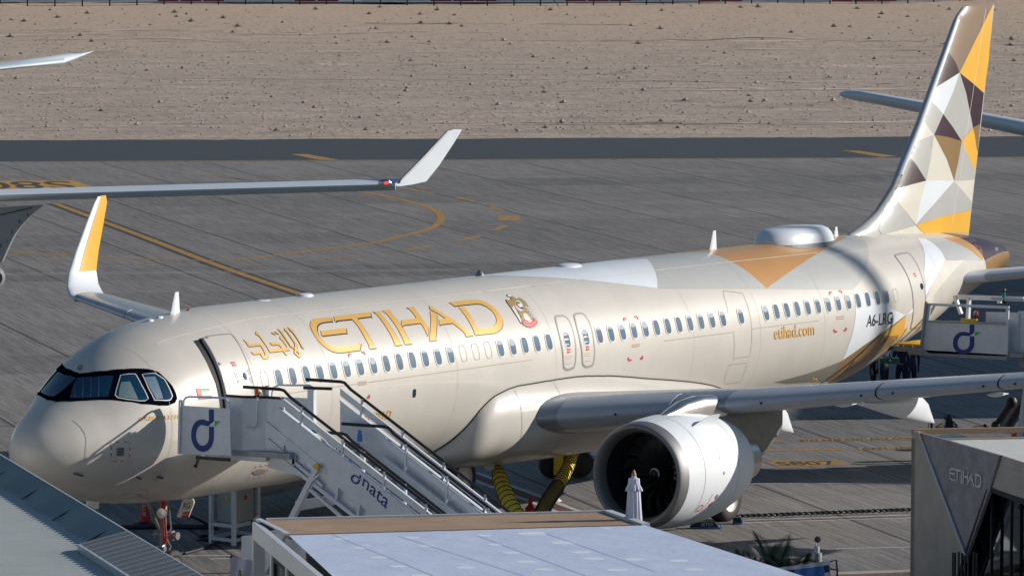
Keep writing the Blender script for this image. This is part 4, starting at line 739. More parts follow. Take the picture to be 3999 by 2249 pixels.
c = k.mix(k.rng(n1, .35, .65, 0, 1), (0.46, 0.37, 0.305), (0.70, 0.56, 0.455)); c = k.mix(k.m('MULTIPLY', k.rng(n2, .54, .74, 0, 1), .7), c, (0.64, 0.52, 0.42)); c = k.mix(k.m('MULTIPLY', k.rng(n3, .52, .66, 0, 1), .8), c, (0.23, 0.185, 0.155))
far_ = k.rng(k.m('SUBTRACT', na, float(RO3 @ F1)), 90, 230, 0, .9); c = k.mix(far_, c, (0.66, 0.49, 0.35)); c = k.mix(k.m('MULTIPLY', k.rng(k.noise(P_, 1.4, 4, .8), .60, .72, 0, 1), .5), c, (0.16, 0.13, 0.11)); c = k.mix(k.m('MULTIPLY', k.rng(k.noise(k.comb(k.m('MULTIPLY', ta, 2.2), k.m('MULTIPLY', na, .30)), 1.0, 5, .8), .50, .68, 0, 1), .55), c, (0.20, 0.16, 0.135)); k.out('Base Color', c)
bp = k.n('ShaderNodeBump'); bp.inputs['Distance'].default_value = .30; bp.inputs['Strength'].default_value = 1.0; hh = k.m('ADD', k.m('MULTIPLY', n3, .9), k.m('MULTIPLY', n2, 1.2)); k.t.links.new(hh, bp.inputs['Height']); k.out('Normal', bp.outputs[0]); me.materials.append(sm)
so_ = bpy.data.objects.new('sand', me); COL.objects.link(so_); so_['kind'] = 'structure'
# far service road behind the fence
fa = atz(0, 26); fb = atz(3999, 24); ta_, tb_ = [float((p-RO3) @ F2) for p in (fa, fb)]; na_, nb_ = [float((p-RO3) @ F1) for p in (fa, fb)]
print('FENCE', na_, nb_, ta_, tb_)
struct('far_road', sheet([fp(-300, nb_+5), fp(430, nb_+5), fp(430, nb_+90), fp(-300, nb_+90)], .22), mat('far_road_grey', (0.16, 0.18, 0.21), .8, var=.08, scale=.3))
# --- painted markings
yl = mat('marking_yellow', (0.35, 0.19, 0.045), .8, var=.28, scale=2.2, bump=0); ylf = mat('marking_yellow_faded', (0.27, 0.175, 0.085), .85, var=.2, scale=2); bl = mat('marking_black', (0.035, 0.037, 0.04), .85, var=.3, scale=3)
wl2 = mat('marking_white', (0.50, 0.50, 0.48), .8, var=.25, scale=3); rdm = mat('marking_red', (0.14, 0.05, 0.045), .85, var=.2, scale=3)
def ribbon(pts, w, z, mb=None, world=False):
    p = np.array([(q[0], q[1]) if world else tuple(atz(*q)[:2]) for q in pts]); t = np.gradient(p, axis=0); t /= np.linalg.norm(t, axis=1, keepdims=True); n = np.stack([-t[:, 1], t[:, 0]], 1)*w/2
    A = [(x, y, z) for x, y in p+n]; B = [(x, y, z) for x, y in p-n]; k = len(p); mb = mb or MB(); return mb.add(A+B, [(i, i+1, k+i+1, k+i) for i in range(k-1)])
def cat_(pts, n=8):   # smooth curve through points
    P = [np.array(p, float) for p in pts]; P = [2*P[0]-P[1]]+P+[2*P[-1]-P[-2]]; o = []
    for i in range(1, len(P)-2):
        for k in range(n): t = k/n; a, b, c, d = P[i-1:i+3]; o.append(.5*((2*b)+(-a+c)*t+(2*a-5*b+4*c-d)*t*t+(-a+3*b-3*c+d)*t**3))
    return o+[P[-2]]
def gpoly(pts, z, mb=None, Z=0): mb = mb or MB(); return mb.add([(*atz(x, y)[:2], z) for x, y in pts], [tuple(range(len(pts)))])
arc = crop(1200, 650, 2.862, [(380, 255), (700, 300), (950, 352), (1150, 397), (1300, 440), (1400, 482), (1472, 525), (1497, 575), (1480, 620), (1430, 665), (1340, 705), (1200, 748), (1000, 795), (800, 842), (500, 888), (200, 925), (0, 948)])+[(1000, 1006), (787, 1017), (400, 1004), (30, 985)]
struct('taxi_arc_marking', ribbon(cat_([tuple(atz(*p)[:2]) for p in arc], 5), .34, .005, world=True), yl)
mb = MB()
for a, b, c, d in ((1110, 255, 1410, 297), (1665, 347, 1885, 398), (2035, 452, 2190, 500), (2250, 553, 2252, 606), (2215, 662, 2080, 718), (1940, 772, 1700, 832), (1430, 885, 1065, 940), (640, 993, 160, 1038)):
    ribbon(crop(1200, 650, 2.862, [(a, b), (c, d)]), .32 if a != 2250 else .95, .005, mb)
struct('dashed_arc_marking', mb, yl); mb = MB()
dg = [tuple(atz(x, y)[:2]) for x, y in ((215, 795), (560, 925), (787, 1013), (1000, 1090), (1200, 1157))]; struct('lead_line_border', ribbon(cat_(dg, 4), .80, .004, world=True), bl); struct('lead_line_marking', ribbon(cat_(dg, 4), .36, .008, world=True), yl)
for pts in (((0, 690), (1200, 688), (2000, 684), (3400, 672)), ((60, 1012), (300, 1022), (560, 1035)), ((560, 1037), (900, 1047), (1075, 1030))): ribbon(pts, .14, .005, mb)
for pts in (((830, 687), (980, 705)), ((860, 692), (1000, 706))): ribbon(pts, .14, .0055, mb)
struct('faded_line_marking', mb, ylf); struct('edge_line_marking', ribbon([(0, 633), (3999, 615)], .45, .009), ylf)
mb = MB(); gpoly(crop(0, 0, 1.2075, [(1370, 728), (1445, 728), (1600, 755), (1520, 758)]), .009, mb); gpoly(crop(2000, 0, 1.2886, [(1655, 758), (1745, 760), (1935, 788), (1860, 792)]), .0095, mb); struct('shoulder_dash_marking', mb, yl)
# boxed stand numbers
def gtext(txt, q, z, m, name): qq = [(*atz(*p)[:2], z) for p in q]; return struct(name, quadtext(txt, lambda a, b: bil(qq, a, b)), m)
sB = (2800, 1600, 3.22); mb = MB(); gpoly(crop(*sB, [(600, 648), (1480, 628), (1672, 690), (780, 718)]), .005, mb); gpoly(crop(*sB, [(500, 392), (820, 384), (845, 398), (505, 404)]), .005, mb); gpoly(crop(*sB, [(500, 508), (720, 500), (1570, 486), (1592, 500), (740, 518), (500, 522)]), .005, mb); gpoly(crop(*sB, [(512, 440), (545, 440), (700, 498), (600, 506)]), .006, mb)
for q in ([(985, 376), (1850, 356), (1858, 380), (1040, 402)], [(1850, 356), (2456, 345), (2458, 374), (1900, 378)], [(1740, 482), (2456, 462), (2458, 490), (1800, 504)], [(900, 118), (1050, 122), (1040, 132), (905, 130)], [(1060, 108), (1840, 88), (1862, 110), (1090, 132)]): gpoly(crop(*sB, q), .005, mb)
struct('stand_marking', mb, yl); gtext('S807', crop(*sB, [(800, 702), (1545, 688), (1440, 640), (705, 655)]), .010, bl, 'stand_letters')
for t_, q in (('B737 A320 A321', [(1060, 398), (1840, 378), (1820, 362), (1030, 380)]), ('A319 A320', [(1930, 376), (2456, 368), (2430, 352), (1900, 360)]), ('A321-200', [(1830, 500), (2456, 486), (2440, 468), (1800, 482)]), ('A330-200', [(1130, 128), (1840, 108), (1820, 92), (1095, 110)])): gtext(t_, crop(*sB, q), .010, bl, 'stand_letters')
s86 = (0, 600, 2.416); mb = MB(); gpoly(crop(*s86, [(-520, 300), (-640, 262), (690, 256), (880, 318), (200, 338), (-400, 345)]), .005, mb); struct('stand_marking', mb, mat('marking_yellow_bright', (0.46, 0.24, 0.03), .8, var=.2, scale=2))
gtext('S80', crop(*s86, [(640, 262), (-250, 266), (-150, 336), (735, 328)]), .010, bl, 'stand_letters')
# thin white and red lines
mb = MB()
for p in (((2860, 1889), (3600, 1885)), ((0, 1069), (1828, 1051)), ((0, 1074), (1828, 1056)), ((3260, 2142), (3600, 2134)), ((2890, 2041), (3560, 2021)), ((2900, 2030), (3560, 2010)), ((380, 1964), (930, 1942)), ((700, 2170), (905, 2168)), ((2500, 2160), (2720, 2156)), ((820, 2182), (925, 2178))): ribbon(p, .10, .005, mb)
for o in (-.28, .28): ribbon([np.array(atz(*p)[:2])+np.array([-.73, .69])*o for p in ((1820, 1846), (2260, 2012))], .17, .005, mb, world=True)
struct('white_line_marking', mb, wl2); mb = MB(); ribbon([(1820, 1846), (2260, 2012)], .36, .006, mb); ribbon([(2890, 2036), (3560, 2016)], .10, .006, mb); ribbon([(0, 1662), (90, 1664)], .08, .006, mb); struct('red_line_marking', mb, rdm)
# --- desert shrubs
def shrub_mesh(seed):
    rs = random.Random(seed); mb = MB()
    for k in range(420):
        a = rs.uniform(0, 2*math.pi); r_ = abs(rs.gauss(0, .42)); z = abs(rs.gauss(.0, .22))*max(.3, 1-r_*.7); c = np.array([r_*math.cos(a)*.75, r_*math.sin(a)*.75, z*1.5]); d = np.array([rs.gauss(0, 1), rs.gauss(0, 1), rs.gauss(.6, .8)]); d /= np.linalg.norm(d); e = np.cross(d, (rs.gauss(0, 1), rs.gauss(0, 1), 0)); e /= max(.01, np.linalg.norm(e)); L_ = rs.uniform(.06, .16)
        mb.add([c-e*.02, c+e*.02, c+d*L_+e*.012, c+d*L_-e*.012], [(0, 1, 2, 3)])
    return mb
shm = mat('dry_shrub', (0.085, 0.085, 0.065), .9, var=.5, scale=3); shd = mat('dry_shrub_brown', (0.12, 0.095, 0.07), .9, var=.4, scale=3)
shs = [mesh_obj('shrub', shrub_mesh(i), shm if i % 3 else shd) for i in range(5)]
rs = random.Random(11); cnt = 0; shl = []
while cnt < 120:
    px = rs.uniform(-80, 4080); py = 30+abs(rs.gauss(0, 1))*75 if rs.random() < .72 else rs.uniform(120, 525); p = atz(px, py); t = float((p-RO3) @ F2); n = float((p-RO3) @ F1)
    if n < 4 or n > 255: continue
    o = shs[cnt % 5].copy(); COL.objects.link(o); s_ = rs.uniform(.2, .62)*(1.0 if py < 200 else .7); o.location = (p[0], p[1], float(hz(t, n))-.02); o.rotation_euler = (0, 0, rs.uniform(0, 6)); o.scale = (s_, s_, s_*.8)
    o['category'] = 'shrub'; o['group'] = 'dry shrubs scattered over the sand'; cnt += 1; shl.append((n, px, o))
for lo, hi, nm in ((0, 60, 'beside the taxiway edge'), (60, 120, 'in the near middle of the sand'), (120, 185, 'in the far middle of the sand'), (185, 400, 'below the far fence')):
    for i, (n, px, o) in enumerate(sorted([s for s in shl if lo <= s[0] < hi], key=lambda s: s[1])): o['label'] = 'dry shrub %s, %s from the left there' % (nm, ordinal(i+1))
for o in shs: bpy.data.objects.remove(o)
stn = mat('pale_stone', (0.40, 0.33, 0.27), .9, var=.2, scale=4); mb = MB(); rs = random.Random(5)
for k in range(7000):
    t = rs.uniform(-12, 150); n = 2+abs(rs.gauss(0, 95)); r_ = rs.uniform(.04, .12)*(2.0 if rs.random() < .06 else 1); p = fp(t, n); z = float(hz(t, n))
    if n > 240: continue
    mb.ball((p[0], p[1], z+r_*.2), r_, 5, (rs.uniform(.8, 1.5), rs.uniform(.7, 1.2), .7))
struct('loose_stones', mb, stn, kind='stuff')
# faint wheel tracks over the sand
tkm = mat('track_sand', (.60, .49, .40), .95, var=.12, scale=.8); rs = random.Random(9)
for k in range(16):
    n0 = rs.choice([20, 35, 55, 80, 110, 130, 150, 175, 200])+rs.uniform(-8, 8); t0 = rs.uniform(-20, 70); L_ = rs.uniform(20, 70); am = rs.uniform(-12, 12); w_ = rs.uniform(.25, .6)
    for o in (0, 1.8):
        mb = MB(); P0 = []
        for t in np.arange(0, L_, .8):
            n = n0+o+am*(t/L_)**2; a = fp(t0+t, n-w_/2); b = fp(t0+t, n+w_/2); P0.append([(a[0], a[1], float(hz(t0+t, n-w_/2))+.03), (b[0], b[1], float(hz(t0+t, n+w_/2))+.03)])
        mb.loft(P0, closed=False, caps=False); struct('wheel_track', mb, tkm, smooth=True)
# --- fence and barriers along the far side
FM = mat('fence_dark_steel', (0.03, 0.04, 0.045), .6)
fe = empty('fence', 'dark steel mesh fence with evenly spaced posts along the far edge of the sand', 'fence', (*fp(0, 250), 0))
for i in range(-3, 46):
    q = i/38.5; t = ta_+(tb_-ta_)*q; n = na_+(nb_-na_)*q; p = fp(t, n); h0 = float(hz(t, n)) if n < 325 else 0; mb = MB(); mb.tube([(p[0], p[1], h0-.3), (p[0], p[1], h0+2.6)], .075, 8)
    if i in (20, 24): mb.tube([(p[0], p[1], h0+1.9), tuple(np.array([*fp(t+1.9, n), h0]))], .04, 6)
    part('post', mb, FM, fe)
    if i < 45:
        q2 = (i+1)/38.5; p2 = fp(ta_+(tb_-ta_)*q2, na_+(nb_-na_)*q2); h2 = float(hz(ta_+(tb_-ta_)*q2, na_+(nb_-na_)*q2)); mb = MB()
        for z in (.08, .3, .55, .8, 1.2, 2.2): mb.tube([(p[0], p[1], h0+z), (p2[0], p2[1], h2+z)], .012, 4)
        part('mesh_panel', mb, FM, fe)
bw = mat('barrier_white', (0.62, 0.60, 0.57), .7, var=.1, scale=2); brd = mat('barrier_red', (0.26, 0.045, 0.045), .7, var=.15, scale=2)
def barrier(c, L_, m, lab):
    mb = MB(); pr_ = [(-.3, 0), (.3, 0), (.3, .12), (.12, .35), (.08, .8), (-.08, .8), (-.12, .35), (-.3, .12)]; d = F2; nrm = F1; c = np.array(c)
    mb.loft([[c+d*u+nrm*a+EZ*b for a, b in pr_] for u in (-L_/2, L_/2)]); mb.box(c+EZ*.5+d*L_*.5, (.1, .1, .12)); thing('road_barrier', mb, m, lab, 'barrier', 'red and white road barriers behind the fence')
k_ = {True: 0, False: 0}
for i in range(46):
    t = ta_+18+i*2.35
    if i % 9 == 8: continue
    p = fp(t, nb_+9); z = .23; red = (i//3) % 2 == 0
    k_[red] += 1; barrier((p[0], p[1], z), 2.1, brd if red else bw, '%s road barrier beyond the far fence, %s %s one from the left' % (('red', ordinal(k_[red]), 'red') if red else ('white', ordinal(k_[red]), 'white')))
# ================= boarding stairs =================
SW, SG = M['stair_white'], M['stair_grey']
ML = .59
def side_frame(par, X, y0, z0, L_, rail=None, panel=(.74, .05), band=(.86, 1.0), flat=.5, start=0.0, stiff=True, rh=1.16, th=.05, railm=None):
    # one side of a flight: nosing line drops from (y0, z0) along -Y
    def pt(s, h): return np.array([X, y0-s, z0-ML*s+h])
    mb = MB(); mb.prism([pt(start, panel[0]), pt(L_, panel[0]), pt(L_, panel[1]), pt(start, panel[1])], (th, 0, 0)); mb.bar(pt(start, panel[0]+.015)+np.array([th/2, 0, 0]), pt(L_, panel[0]+.015)+np.array([th/2, 0, 0]), .11, .03); p = part('side_panel', mb, SW, par)
    if band:
        mb = MB(); mb.prism([pt(start, band[1]), pt(L_, band[1]), pt(L_, band[0]), pt(start, band[0])], (th*.6, 0, 0)); mb.bar(pt(start, band[1]+.01)+np.array([th/2, 0, 0]), pt(L_, band[1]+.01)+np.array([th/2, 0, 0]), .07, .02); part('guard_rail', mb, SW, par)
    s = start+.55
    while s < L_-.1:
        mb = MB(); mb.bar(pt(s, panel[0]), pt(s+.03, rh), .05, .05); s += 1.05; part('rail_post', mb, SW, par)
    if stiff:
        mb = MB(); mb.bar(pt(start, panel[1]-.32), pt(L_, panel[1]-.32), .10, .08); s = start+.4
        while s < L_: mb.bar(pt(s, panel[1]), pt(s-.05, panel[1]-.32), .06, .06); s += .55
        mb.prism([pt(start, panel[1]+.01)+np.array([.09, 0, 0]), pt(L_, panel[1]+.01)+np.array([.09, 0, 0]), pt(L_, panel[1]-.3)+np.array([.09, 0, 0]), pt(start, panel[1]-.3)+np.array([.09, 0, 0])], (.012, 0, 0)); part('stringer', mb, SW, par)
    xr = X+th/2; mb = MB(); pts = [np.array([xr, y0-start+flat, z0-ML*start+rh]), np.array([xr, y0-start-.0, z0-ML*start+rh]), np.array([xr, y0-start-.10, z0-ML*start+rh-.02])]+[np.array([xr, y0-s, z0-ML*s+rh]) for s in np.linspace(start+.25, L_, 6)]
    mb.tube(pts, .035, 8); part('handrail', mb, railm or M['rubber'], par, smooth=True)
    return p
def treads(par, Xa, Xb, y0, z0, n, run=.31):
    for k in range(n):
        mb = MB(); mb.box(((Xa+Xb)/2, y0-run*k-run/2, z0-ML*run*(k+1)-.02), (Xb-Xa, run*.95, .035)); mb.box(((Xa+Xb)/2, y0-run*k-.02, z0-ML*run*(k+.5)), (Xb-Xa, .012, ML*run*.9)); mb.box(((Xa+Xb)/2, y0-run*(k+1)+.03, z0-ML*run*(k+1)+.004), (Xb-Xa, .03, .014)); part('tread', mb, SG, par)
def dlogo(par, pts_fn, name='logo'):
    # the d shaped mark: a bowl, a stem and a small green flag, in unit coordinates
    def arc_(r, a0, a1, n=22): return [(.40+r[0]*math.cos(a), .36+r[1]*math.sin(a)) for a in np.linspace(a0, a1, n)]
    out = [(.66, .70), (.40, .755)]+[(.36-.36*math.sin(t)**.9, .38+.375*math.cos(t)) for t in np.linspace(.1, math.pi/2, 8)]+[(.36-.36*math.cos(t), .36-.36*math.sin(t)) for t in np.linspace(0, math.pi/2, 8)]+[(.36+.36*math.sin(t), .36-.36*math.cos(t)) for t in np.linspace(0, math.pi/2, 8)]+[(.72, .60), (.565, .60), (.565, .36)]
    inn = [(.36+.205*math.cos(t), .36-.215*math.sin(t)) for t in np.linspace(0, math.pi/2, 8)]+[(.36-.205*math.sin(t), .36-.215*math.cos(t)) for t in np.linspace(0, math.pi/2, 8)]+[(.155+.0*t, .38+.02*t) for t in (0, 1)]+[(.36-.20*math.cos(t), .40+.225*math.sin(t)) for t in np.linspace(.2, math.pi/2, 7)]+[(.54, .60)]
    def add(lp, m, nm): mb = MB(); P_, F_ = fill([lp], .12); mb.add([pts_fn(a, b) for a, b in P_], F_); return part(nm, mb, m, par)
    add(out+inn, M['blue'], name); add([(.56, 1.0), (.72, 1.0), (.72, .74), (.66, .68), (.56, .70)], M['blue'], name+'_stem'); add([(.74, .745), (.93, .74), (.74, .60)], M['lime'], name+'_flag')
FS = empty('boarding_stairs', 'pale grey mobile boarding stairs with black handrails at the front cabin door', 'boarding stairs', (4.9, -6, 0))
Y0, Z0 = -4.35, 3.28
side_frame(FS, 3.60, Y0, Z0, 9.3, flat=.95, start=-.25)
side_frame(FS, 3.88, Y0+.1, Z0, 9.4, panel=(.62, -.1), band=None, start=1.25, flat=1.0, stiff=False)
side_frame(FS, 6.05, Y0+.15, Z0, 9.3, flat=.9, start=-.2, panel=(.74, .05), stiff=False)
side_frame(FS, 5.80, Y0+.15, Z0, 9.4, panel=(.40, -.05), band=(.66, .80), start=1.1, flat=1.1, stiff=False, rh=1.05)
treads(FS, 3.95, 5.8, Y0, Z0, 17)
mb = MB(); mb.box((4.85, -3.25, 3.2), (2.9, 2.5, .12)); part('platform', mb, SG, FS, bevel=.01)
mb = MB(); mb.bar((3.5, -3.15, 3.12), (3.5, -3.85, 3.12), .09, .12); mb.bar((3.5, -2.2, 3.1), (6.2, -2.2, 3.1), .12, .12); mb.bar((3.62, -2.1, 3.1), (3.62, -4.5, 3.1), .1, .16); mb.bar((6.1, -2.1, 3.1), (6.1, -4.5, 3.1), .1, .16); part('platform_beams', mb, SW, FS)
mb = MB(); w_ = [(3.42, -2.85), (3.40, -3.28), (3.62, -3.72), (3.62, -4.2)]
for a, b in zip(w_[:-1], w_[1:]): mb.prism([(a[0], a[1], 3.22), (b[0], b[1], 3.22), (b[0], b[1], 4.38), (a[0], a[1], 4.38)], (.035, 0, 0))
part('platform_wall', mb, SW, FS); mb = MB(); mb.tube([(a, b, 4.40) for a, b in w_], .03, 8); part('wall_capping', mb, M['rubber'], FS)
mb = MB(); mb.prism([(3.665, -3.9, 4.1), (3.665, -4.7, 3.65), (3.665, -4.7, 2.75), (3.665, -3.75, 2.9)], (.02, 0, 0)); mb.bar((3.60, -3.75, 3.85), (3.60, -5.3, 2.9), .03, .09); mb.bar((3.60, -3.8, 3.5), (3.60, -5.2, 2.6), .03, .07); part('gusset_plate', mb, SW, FS)
# sliding shield with its mark
pf = MB(); pf.prism([(3.05, -1.90, 4.29), (3.05, -2.0, 4.17), (3.05, -3.20, 4.17), (3.05, -3.23, 3.17), (3.05, -1.88, 3.13)], (.045, 0, 0)); sh_ = part('sliding_shield', pf, SW, FS, bevel=.006)
mb = MB(); mb.bar((3.04, -1.93, 4.29), (3.04, -1.90, 3.13), .05, .09, up=(1, 0, 0)); part('shield_edge', mb, SW, FS); mb = MB(); mb.bar((3.045, -3.2, 4.18), (3.045, -3.23, 3.16), .035, .05, up=(1, 0, 0)); part('shield_edge', mb, SW, FS)
mb = MB(); mb.tube([(3.07, -1.98, 4.17), (3.07, -1.99, 4.28), (3.07, -2.04, 4.34), (3.07, -2.12, 4.365), (3.07, -3.0, 4.39), (3.07, -3.1, 4.37), (3.07, -3.16, 4.30), (3.07, -3.17, 4.17)], .022, 8); part('hoop_rail', mb, SW, FS, smooth=True)
q = [np.array([3.044, -2.18, 3.21]), np.array([3.044, -3.02, 3.21]), np.array([3.044, -3.02, 4.13]), np.array([3.044, -2.18, 4.13])]
dlogo(sh_, lambda a, b: bil(q, a*.98+.02, b))
mb = MB(); mb.box((3.08, -2.75, 3.08), (.08, .85, .07)); mb.tube([(3.05, -2.35, 3.12), (3.05, -2.33, 2.86), (3.05, -2.42, 3.1)], .018, 6); mb.ball((3.05, -2.3, 2.9), .04, 8); part('shield_rail', mb, M['rubber'], FS)
for s_, X in (('a', 6.2),):
    mb = MB(); mb.prism([(X, -2.0, 3.25), (X, -3.15, 3.25), (X, -3.15, 4.14), (X, -2.0, 4.12)], (.04, 0, 0)); mb.tube([(X, -2.1, 4.12), (X, -2.14, 4.32), (X, -2.28, 4.38), (X, -3.1, 4.42), (X, -3.25, 4.36)], .022, 8); mb.bar((X, -2.0, 3.2), (X, -2.0, 4.36), .1, .06, up=(1, 0, 0)); part('sliding_shield', mb, SW, FS)
mb = MB(); mb.box((6.12, -3.22, 3.75), (.12, .16, 1.2)); part('corner_post', mb, SW, FS); mb = MB(); mb.tube([(6.1, -3.02, 4.37), (6.1, -3.75, 4.39)], .035, 8); part('wall_capping', mb, M['rubber'], FS)
mb = MB(); mb.tube([(3.45, -3.3, 3.75), (3.45, -3.55, 3.74), (3.45, -3.62, 3.85), (3.45, -3.63, 4.42)], .02, 8); bp_ = part('beacon_post', mb, SW, FS, smooth=True); mb = MB(); mb.lathe((3.45, -3.63, 4.42), (0, 0, 1), [(0, .085), (.02, .085), (.03, .06)], 16); part('beacon_base', mb, M['rubber'], bp_); mb = MB(); mb.lathe((3.45, -3.63, 4.45), (0, 0, 1), [(0, .058), (.12, .056), (.135, .045), (.14, 0)], 16); part('beacon', mb, M['amber'], bp_, smooth=True, angle=50)
# the word on the stringer
def onst(s, h, X=3.594): return np.array([X, Y0-s, Z0-ML*s+h])
s1 = (1050, 1600, 2.7116); qd = [atx(*p, 3.594) for p in crop(*s1, [(985, 800), (1240, 1050), (1290, 935), (1010, 690)])]
part('word', quadtext('nata', lambda a, b: bil(qd, a, b*.92)), M['blue'], FS); qd2 = [atx(*p, 3.592) for p in crop(*s1, [(850, 745), (985, 830), (1010, 720), (905, 640)])]
dlogo(FS, lambda a, b: bil(qd2, a, b), 'word_mark')
# props and chassis
mb = MB(); mb.bar((3.55, -5.13, 3.02), (3.55, -3.75, .65), .12, .13, up=(1, 0, 0)); mb.bar((6.1, -5.13, 3.02), (6.1, -3.75, .65), .12, .13, up=(1, 0, 0)); mb.bar((3.55, -4.92, 2.52), (3.55, -7.3, .95), .07, .08, up=(1, 0, 0)); mb.bar((6.1, -4.92, 2.52), (6.1, -7.3, .95), .07, .08, up=(1, 0, 0)); mb.bar((3.55, -4.6, 2.15), (6.1, -4.6, 2.15), .12, .2); mb.bar((4.8, -5.05, 2.25), (4.8, -6.2, 2.3), .1, .1); part('support_legs', mb, SW, FS, bevel=.006)
mb = MB(); mb.lathe((3.46, -5.13, 3.02), (1, 0, 0), [(0, 0), (0, .07), (.06, .07), (.06, 0)], 20); part('pivot_cap', mb, M['safety_yellow'], FS)
mb = MB()
for X in (3.7, 6.0): mb.bar((X, -3.2, .62), (X, -10.6, .62), .16, .2)
for y in (-3.3, -5.2, -7.4, -9.5): mb.bar((3.7, y, .62), (6.0, y, .62), .14, .16)
part('chassis', mb, SW, FS)
for X in (3.75, 5.95):
    for y in (-4.3, -9.2):
        mb = MB(); mb.lathe((X-.12, y, .4), (1, 0, 0), [(0, .2), (0, .34), (.04, .39), (.12, .4), (.2, .39), (.24, .34), (.24, .2)], 28); t = part('wheel', mb, M['tyre'], FS, smooth=True, angle=50); mb = MB(); mb.lathe((X-.11, y, .4), (1, 0, 0), [(.03, 0), (0, .06), (.03, .2), (.0, .21)], 20); part('hub', mb, SW, t, smooth=True)
mb = MB(); mb.prism([(3.9, -2.9, .55), (3.9, -4.6, .55), (3.9, -4.6, 1.35), (3.9, -4.05, 1.5), (3.9, -2.9, 1.35)], (1.9, 0, 0)); part('control_cabinet', mb, M['white'], FS, bevel=.02)
mb = MB(); q = [onst(2.05, .92, 5.83), onst(2.25, .92, 5.83)]; c_ = atx(*crop(950, 1480, 3.963, [(1805, 905)])[0], 5.78); mb.box(c_, (.012, .13, .17)); mb.lathe(c_+np.array([-.01, 0, .12]), (1, 0, 0), [(0, 0), (0, .05), (.012, .05), (.012, 0)], 14); part('instruction_plate', mb, mat('instruction_blue', (.01, .16, .42), .4), FS)
# ---- rear stairs
RS = empty('boarding_stairs', 'boarding stairs with a yellow bridge plate at the rear cabin door under the tail', 'boarding stairs', (37, -8, 0)); sR = (3500, 1130, 4.996)
XR = 35.6
def rx(pts, X=XR): return [atx(*p, X) for p in crop(*sR, pts)]
def frame_poly(lp, hole, X, th, name, par, m=SW):
    A = [(p[1], p[2]) for p in lp]; Hh = [(p[1], p[2]) for p in hole]; P_, F_ = fill([A, Hh], .4); mb = MB()
    mb.add([(X, a, b) for a, b in P_], F_); mb.add([(X+th, a, b) for a, b in P_], F_)
    for L_ in (A, Hh): n = len(L_); mb.add([(X, a, b) for a, b in L_]+[(X+th, a, b) for a, b in L_], [(i, (i+1) % n, n+(i+1) % n, n+i) for i in range(n)])
    return part(name, mb, m, par)
rsp = frame_poly(rx([(615, 268), (2195, 330), (2165, 1305), (625, 1240), (520, 1120), (585, 300)]), rx([(665, 318), (2140, 378), (2125, 690), (630, 640)]), XR, .05, 'sliding_shield', RS)
mb = MB(); a, b = rx([(598, 238), (500, 1115)]); mb.bar(a+np.array([-.03, 0, 0]), b+np.array([-.03, 0, 0]), .06, .06, up=(1, 0, 0)); part('shield_edge', mb, SG, RS); mb = MB(); a, b = rx([(630, 620), (2125, 672)]); mb.bar(a, b, .1, .05); part('shield_ledge', mb, SG, RS)
ql = rx([(1105, 1262), (1700, 1262), (1700, 684), (1105, 684)], XR-.006); dlogo(rsp, lambda a, b: bil(ql, a*.98, b))
mb = MB(); a, b = rx([(1280, 630), (1590, 640)]); mb.bar(a+np.array([-.03, 0, .03]), b+np.array([-.03, 0, .03]), .06, .11, up=(0, 0, 1)); part('beacon_bracket', mb, M['safety_yellow'], RS)
c_ = rx([(1555, 500)])[0]; mb = MB(); mb.lathe(c_+np.array([0, 0, 0]), (0, 0, 1), [(0, .06), (.09, .058), (.11, 0)], 14); part('beacon', mb, M['amber'], RS, smooth=True); mb = MB(); mb.lathe(c_-EZ*.02, (0, 0, 1), [(0, .08), (.02, .08)], 14); mb.tube([c_-EZ*.02, c_+np.array([0, .05, -.2])], .012, 6); mb.tube([c_-EZ*.02, c_+np.array([0, .16, -.2])], .01, 6); part('beacon_stand', mb, M['rubber'], RS)
mb = MB(); mb.prism([(35.75, -1.55, 3.13), (35.75, -2.6, 3.13), (37.9, -2.6, 3.13), (37.9, -1.7, 3.13)], (0, 0, .05)); part('bridge_plate', mb, M['safety_yellow'], RS); mb = MB(); mb.bar((35.70, -1.5, 3.04), (35.70, -2.7, 3.02), .08, .12); mb.bar((35.65, -2.0, 2.98), (35.65, -4.9, 2.98), .1, .14); part('platform_beams', mb, SG, RS)
mb = MB(); mb.lathe((35.66, -1.42, 3.10), (-1, 0, 0), [(0, 0), (0, .11), (.12, .12), (.12, .07), (.06, .06), (.06, 0)], 20); part('bumper_roller', mb, M['rubber'], RS, smooth=True, angle=40)
mb = MB(); mb.box((36.9, -3.9, 3.04), (2.5, 2.9, .1)); part('platform', mb, SG, RS)
rsw = part('side_panel', (lambda mb: mb.prism([(36.0, -5.0, 4.15), (36.0, -5.6, 4.2), (36.0, -13, 4.2-ML*7.4), (36.0, -13, 3.0-ML*7.4), (36.0, -5.6, 2.85), (36.0, -5.0, 3.1)], (.05, 0, 0)))(MB()), SW, RS)
part('side_panel', (lambda mb: mb.prism([(38.0, -5.0, 4.3), (38.0, -5.6, 4.3), (38.0, -13, 4.3-ML*7.4), (38.0, -13, 3.0-ML*7.4), (38.0, -5.6, 2.85), (38.0, -5.0, 3.1)], (.05, 0, 0)))(MB()), SW, RS)
mb = MB(); mb.prism([(36.05, -5.0, 3.0), (36.05, -5.6, 2.8), (36.05, -13, 2.95-ML*7.4), (36.05, -13, 2.7-ML*7.4), (36.05, -5.6, 2.55), (36.05, -5.0, 2.75)], (1.9, 0, 0)); part('stair_underside', mb, SG, RS); treads(RS, 36.1, 37.95, -5.4, 3.08, 16)
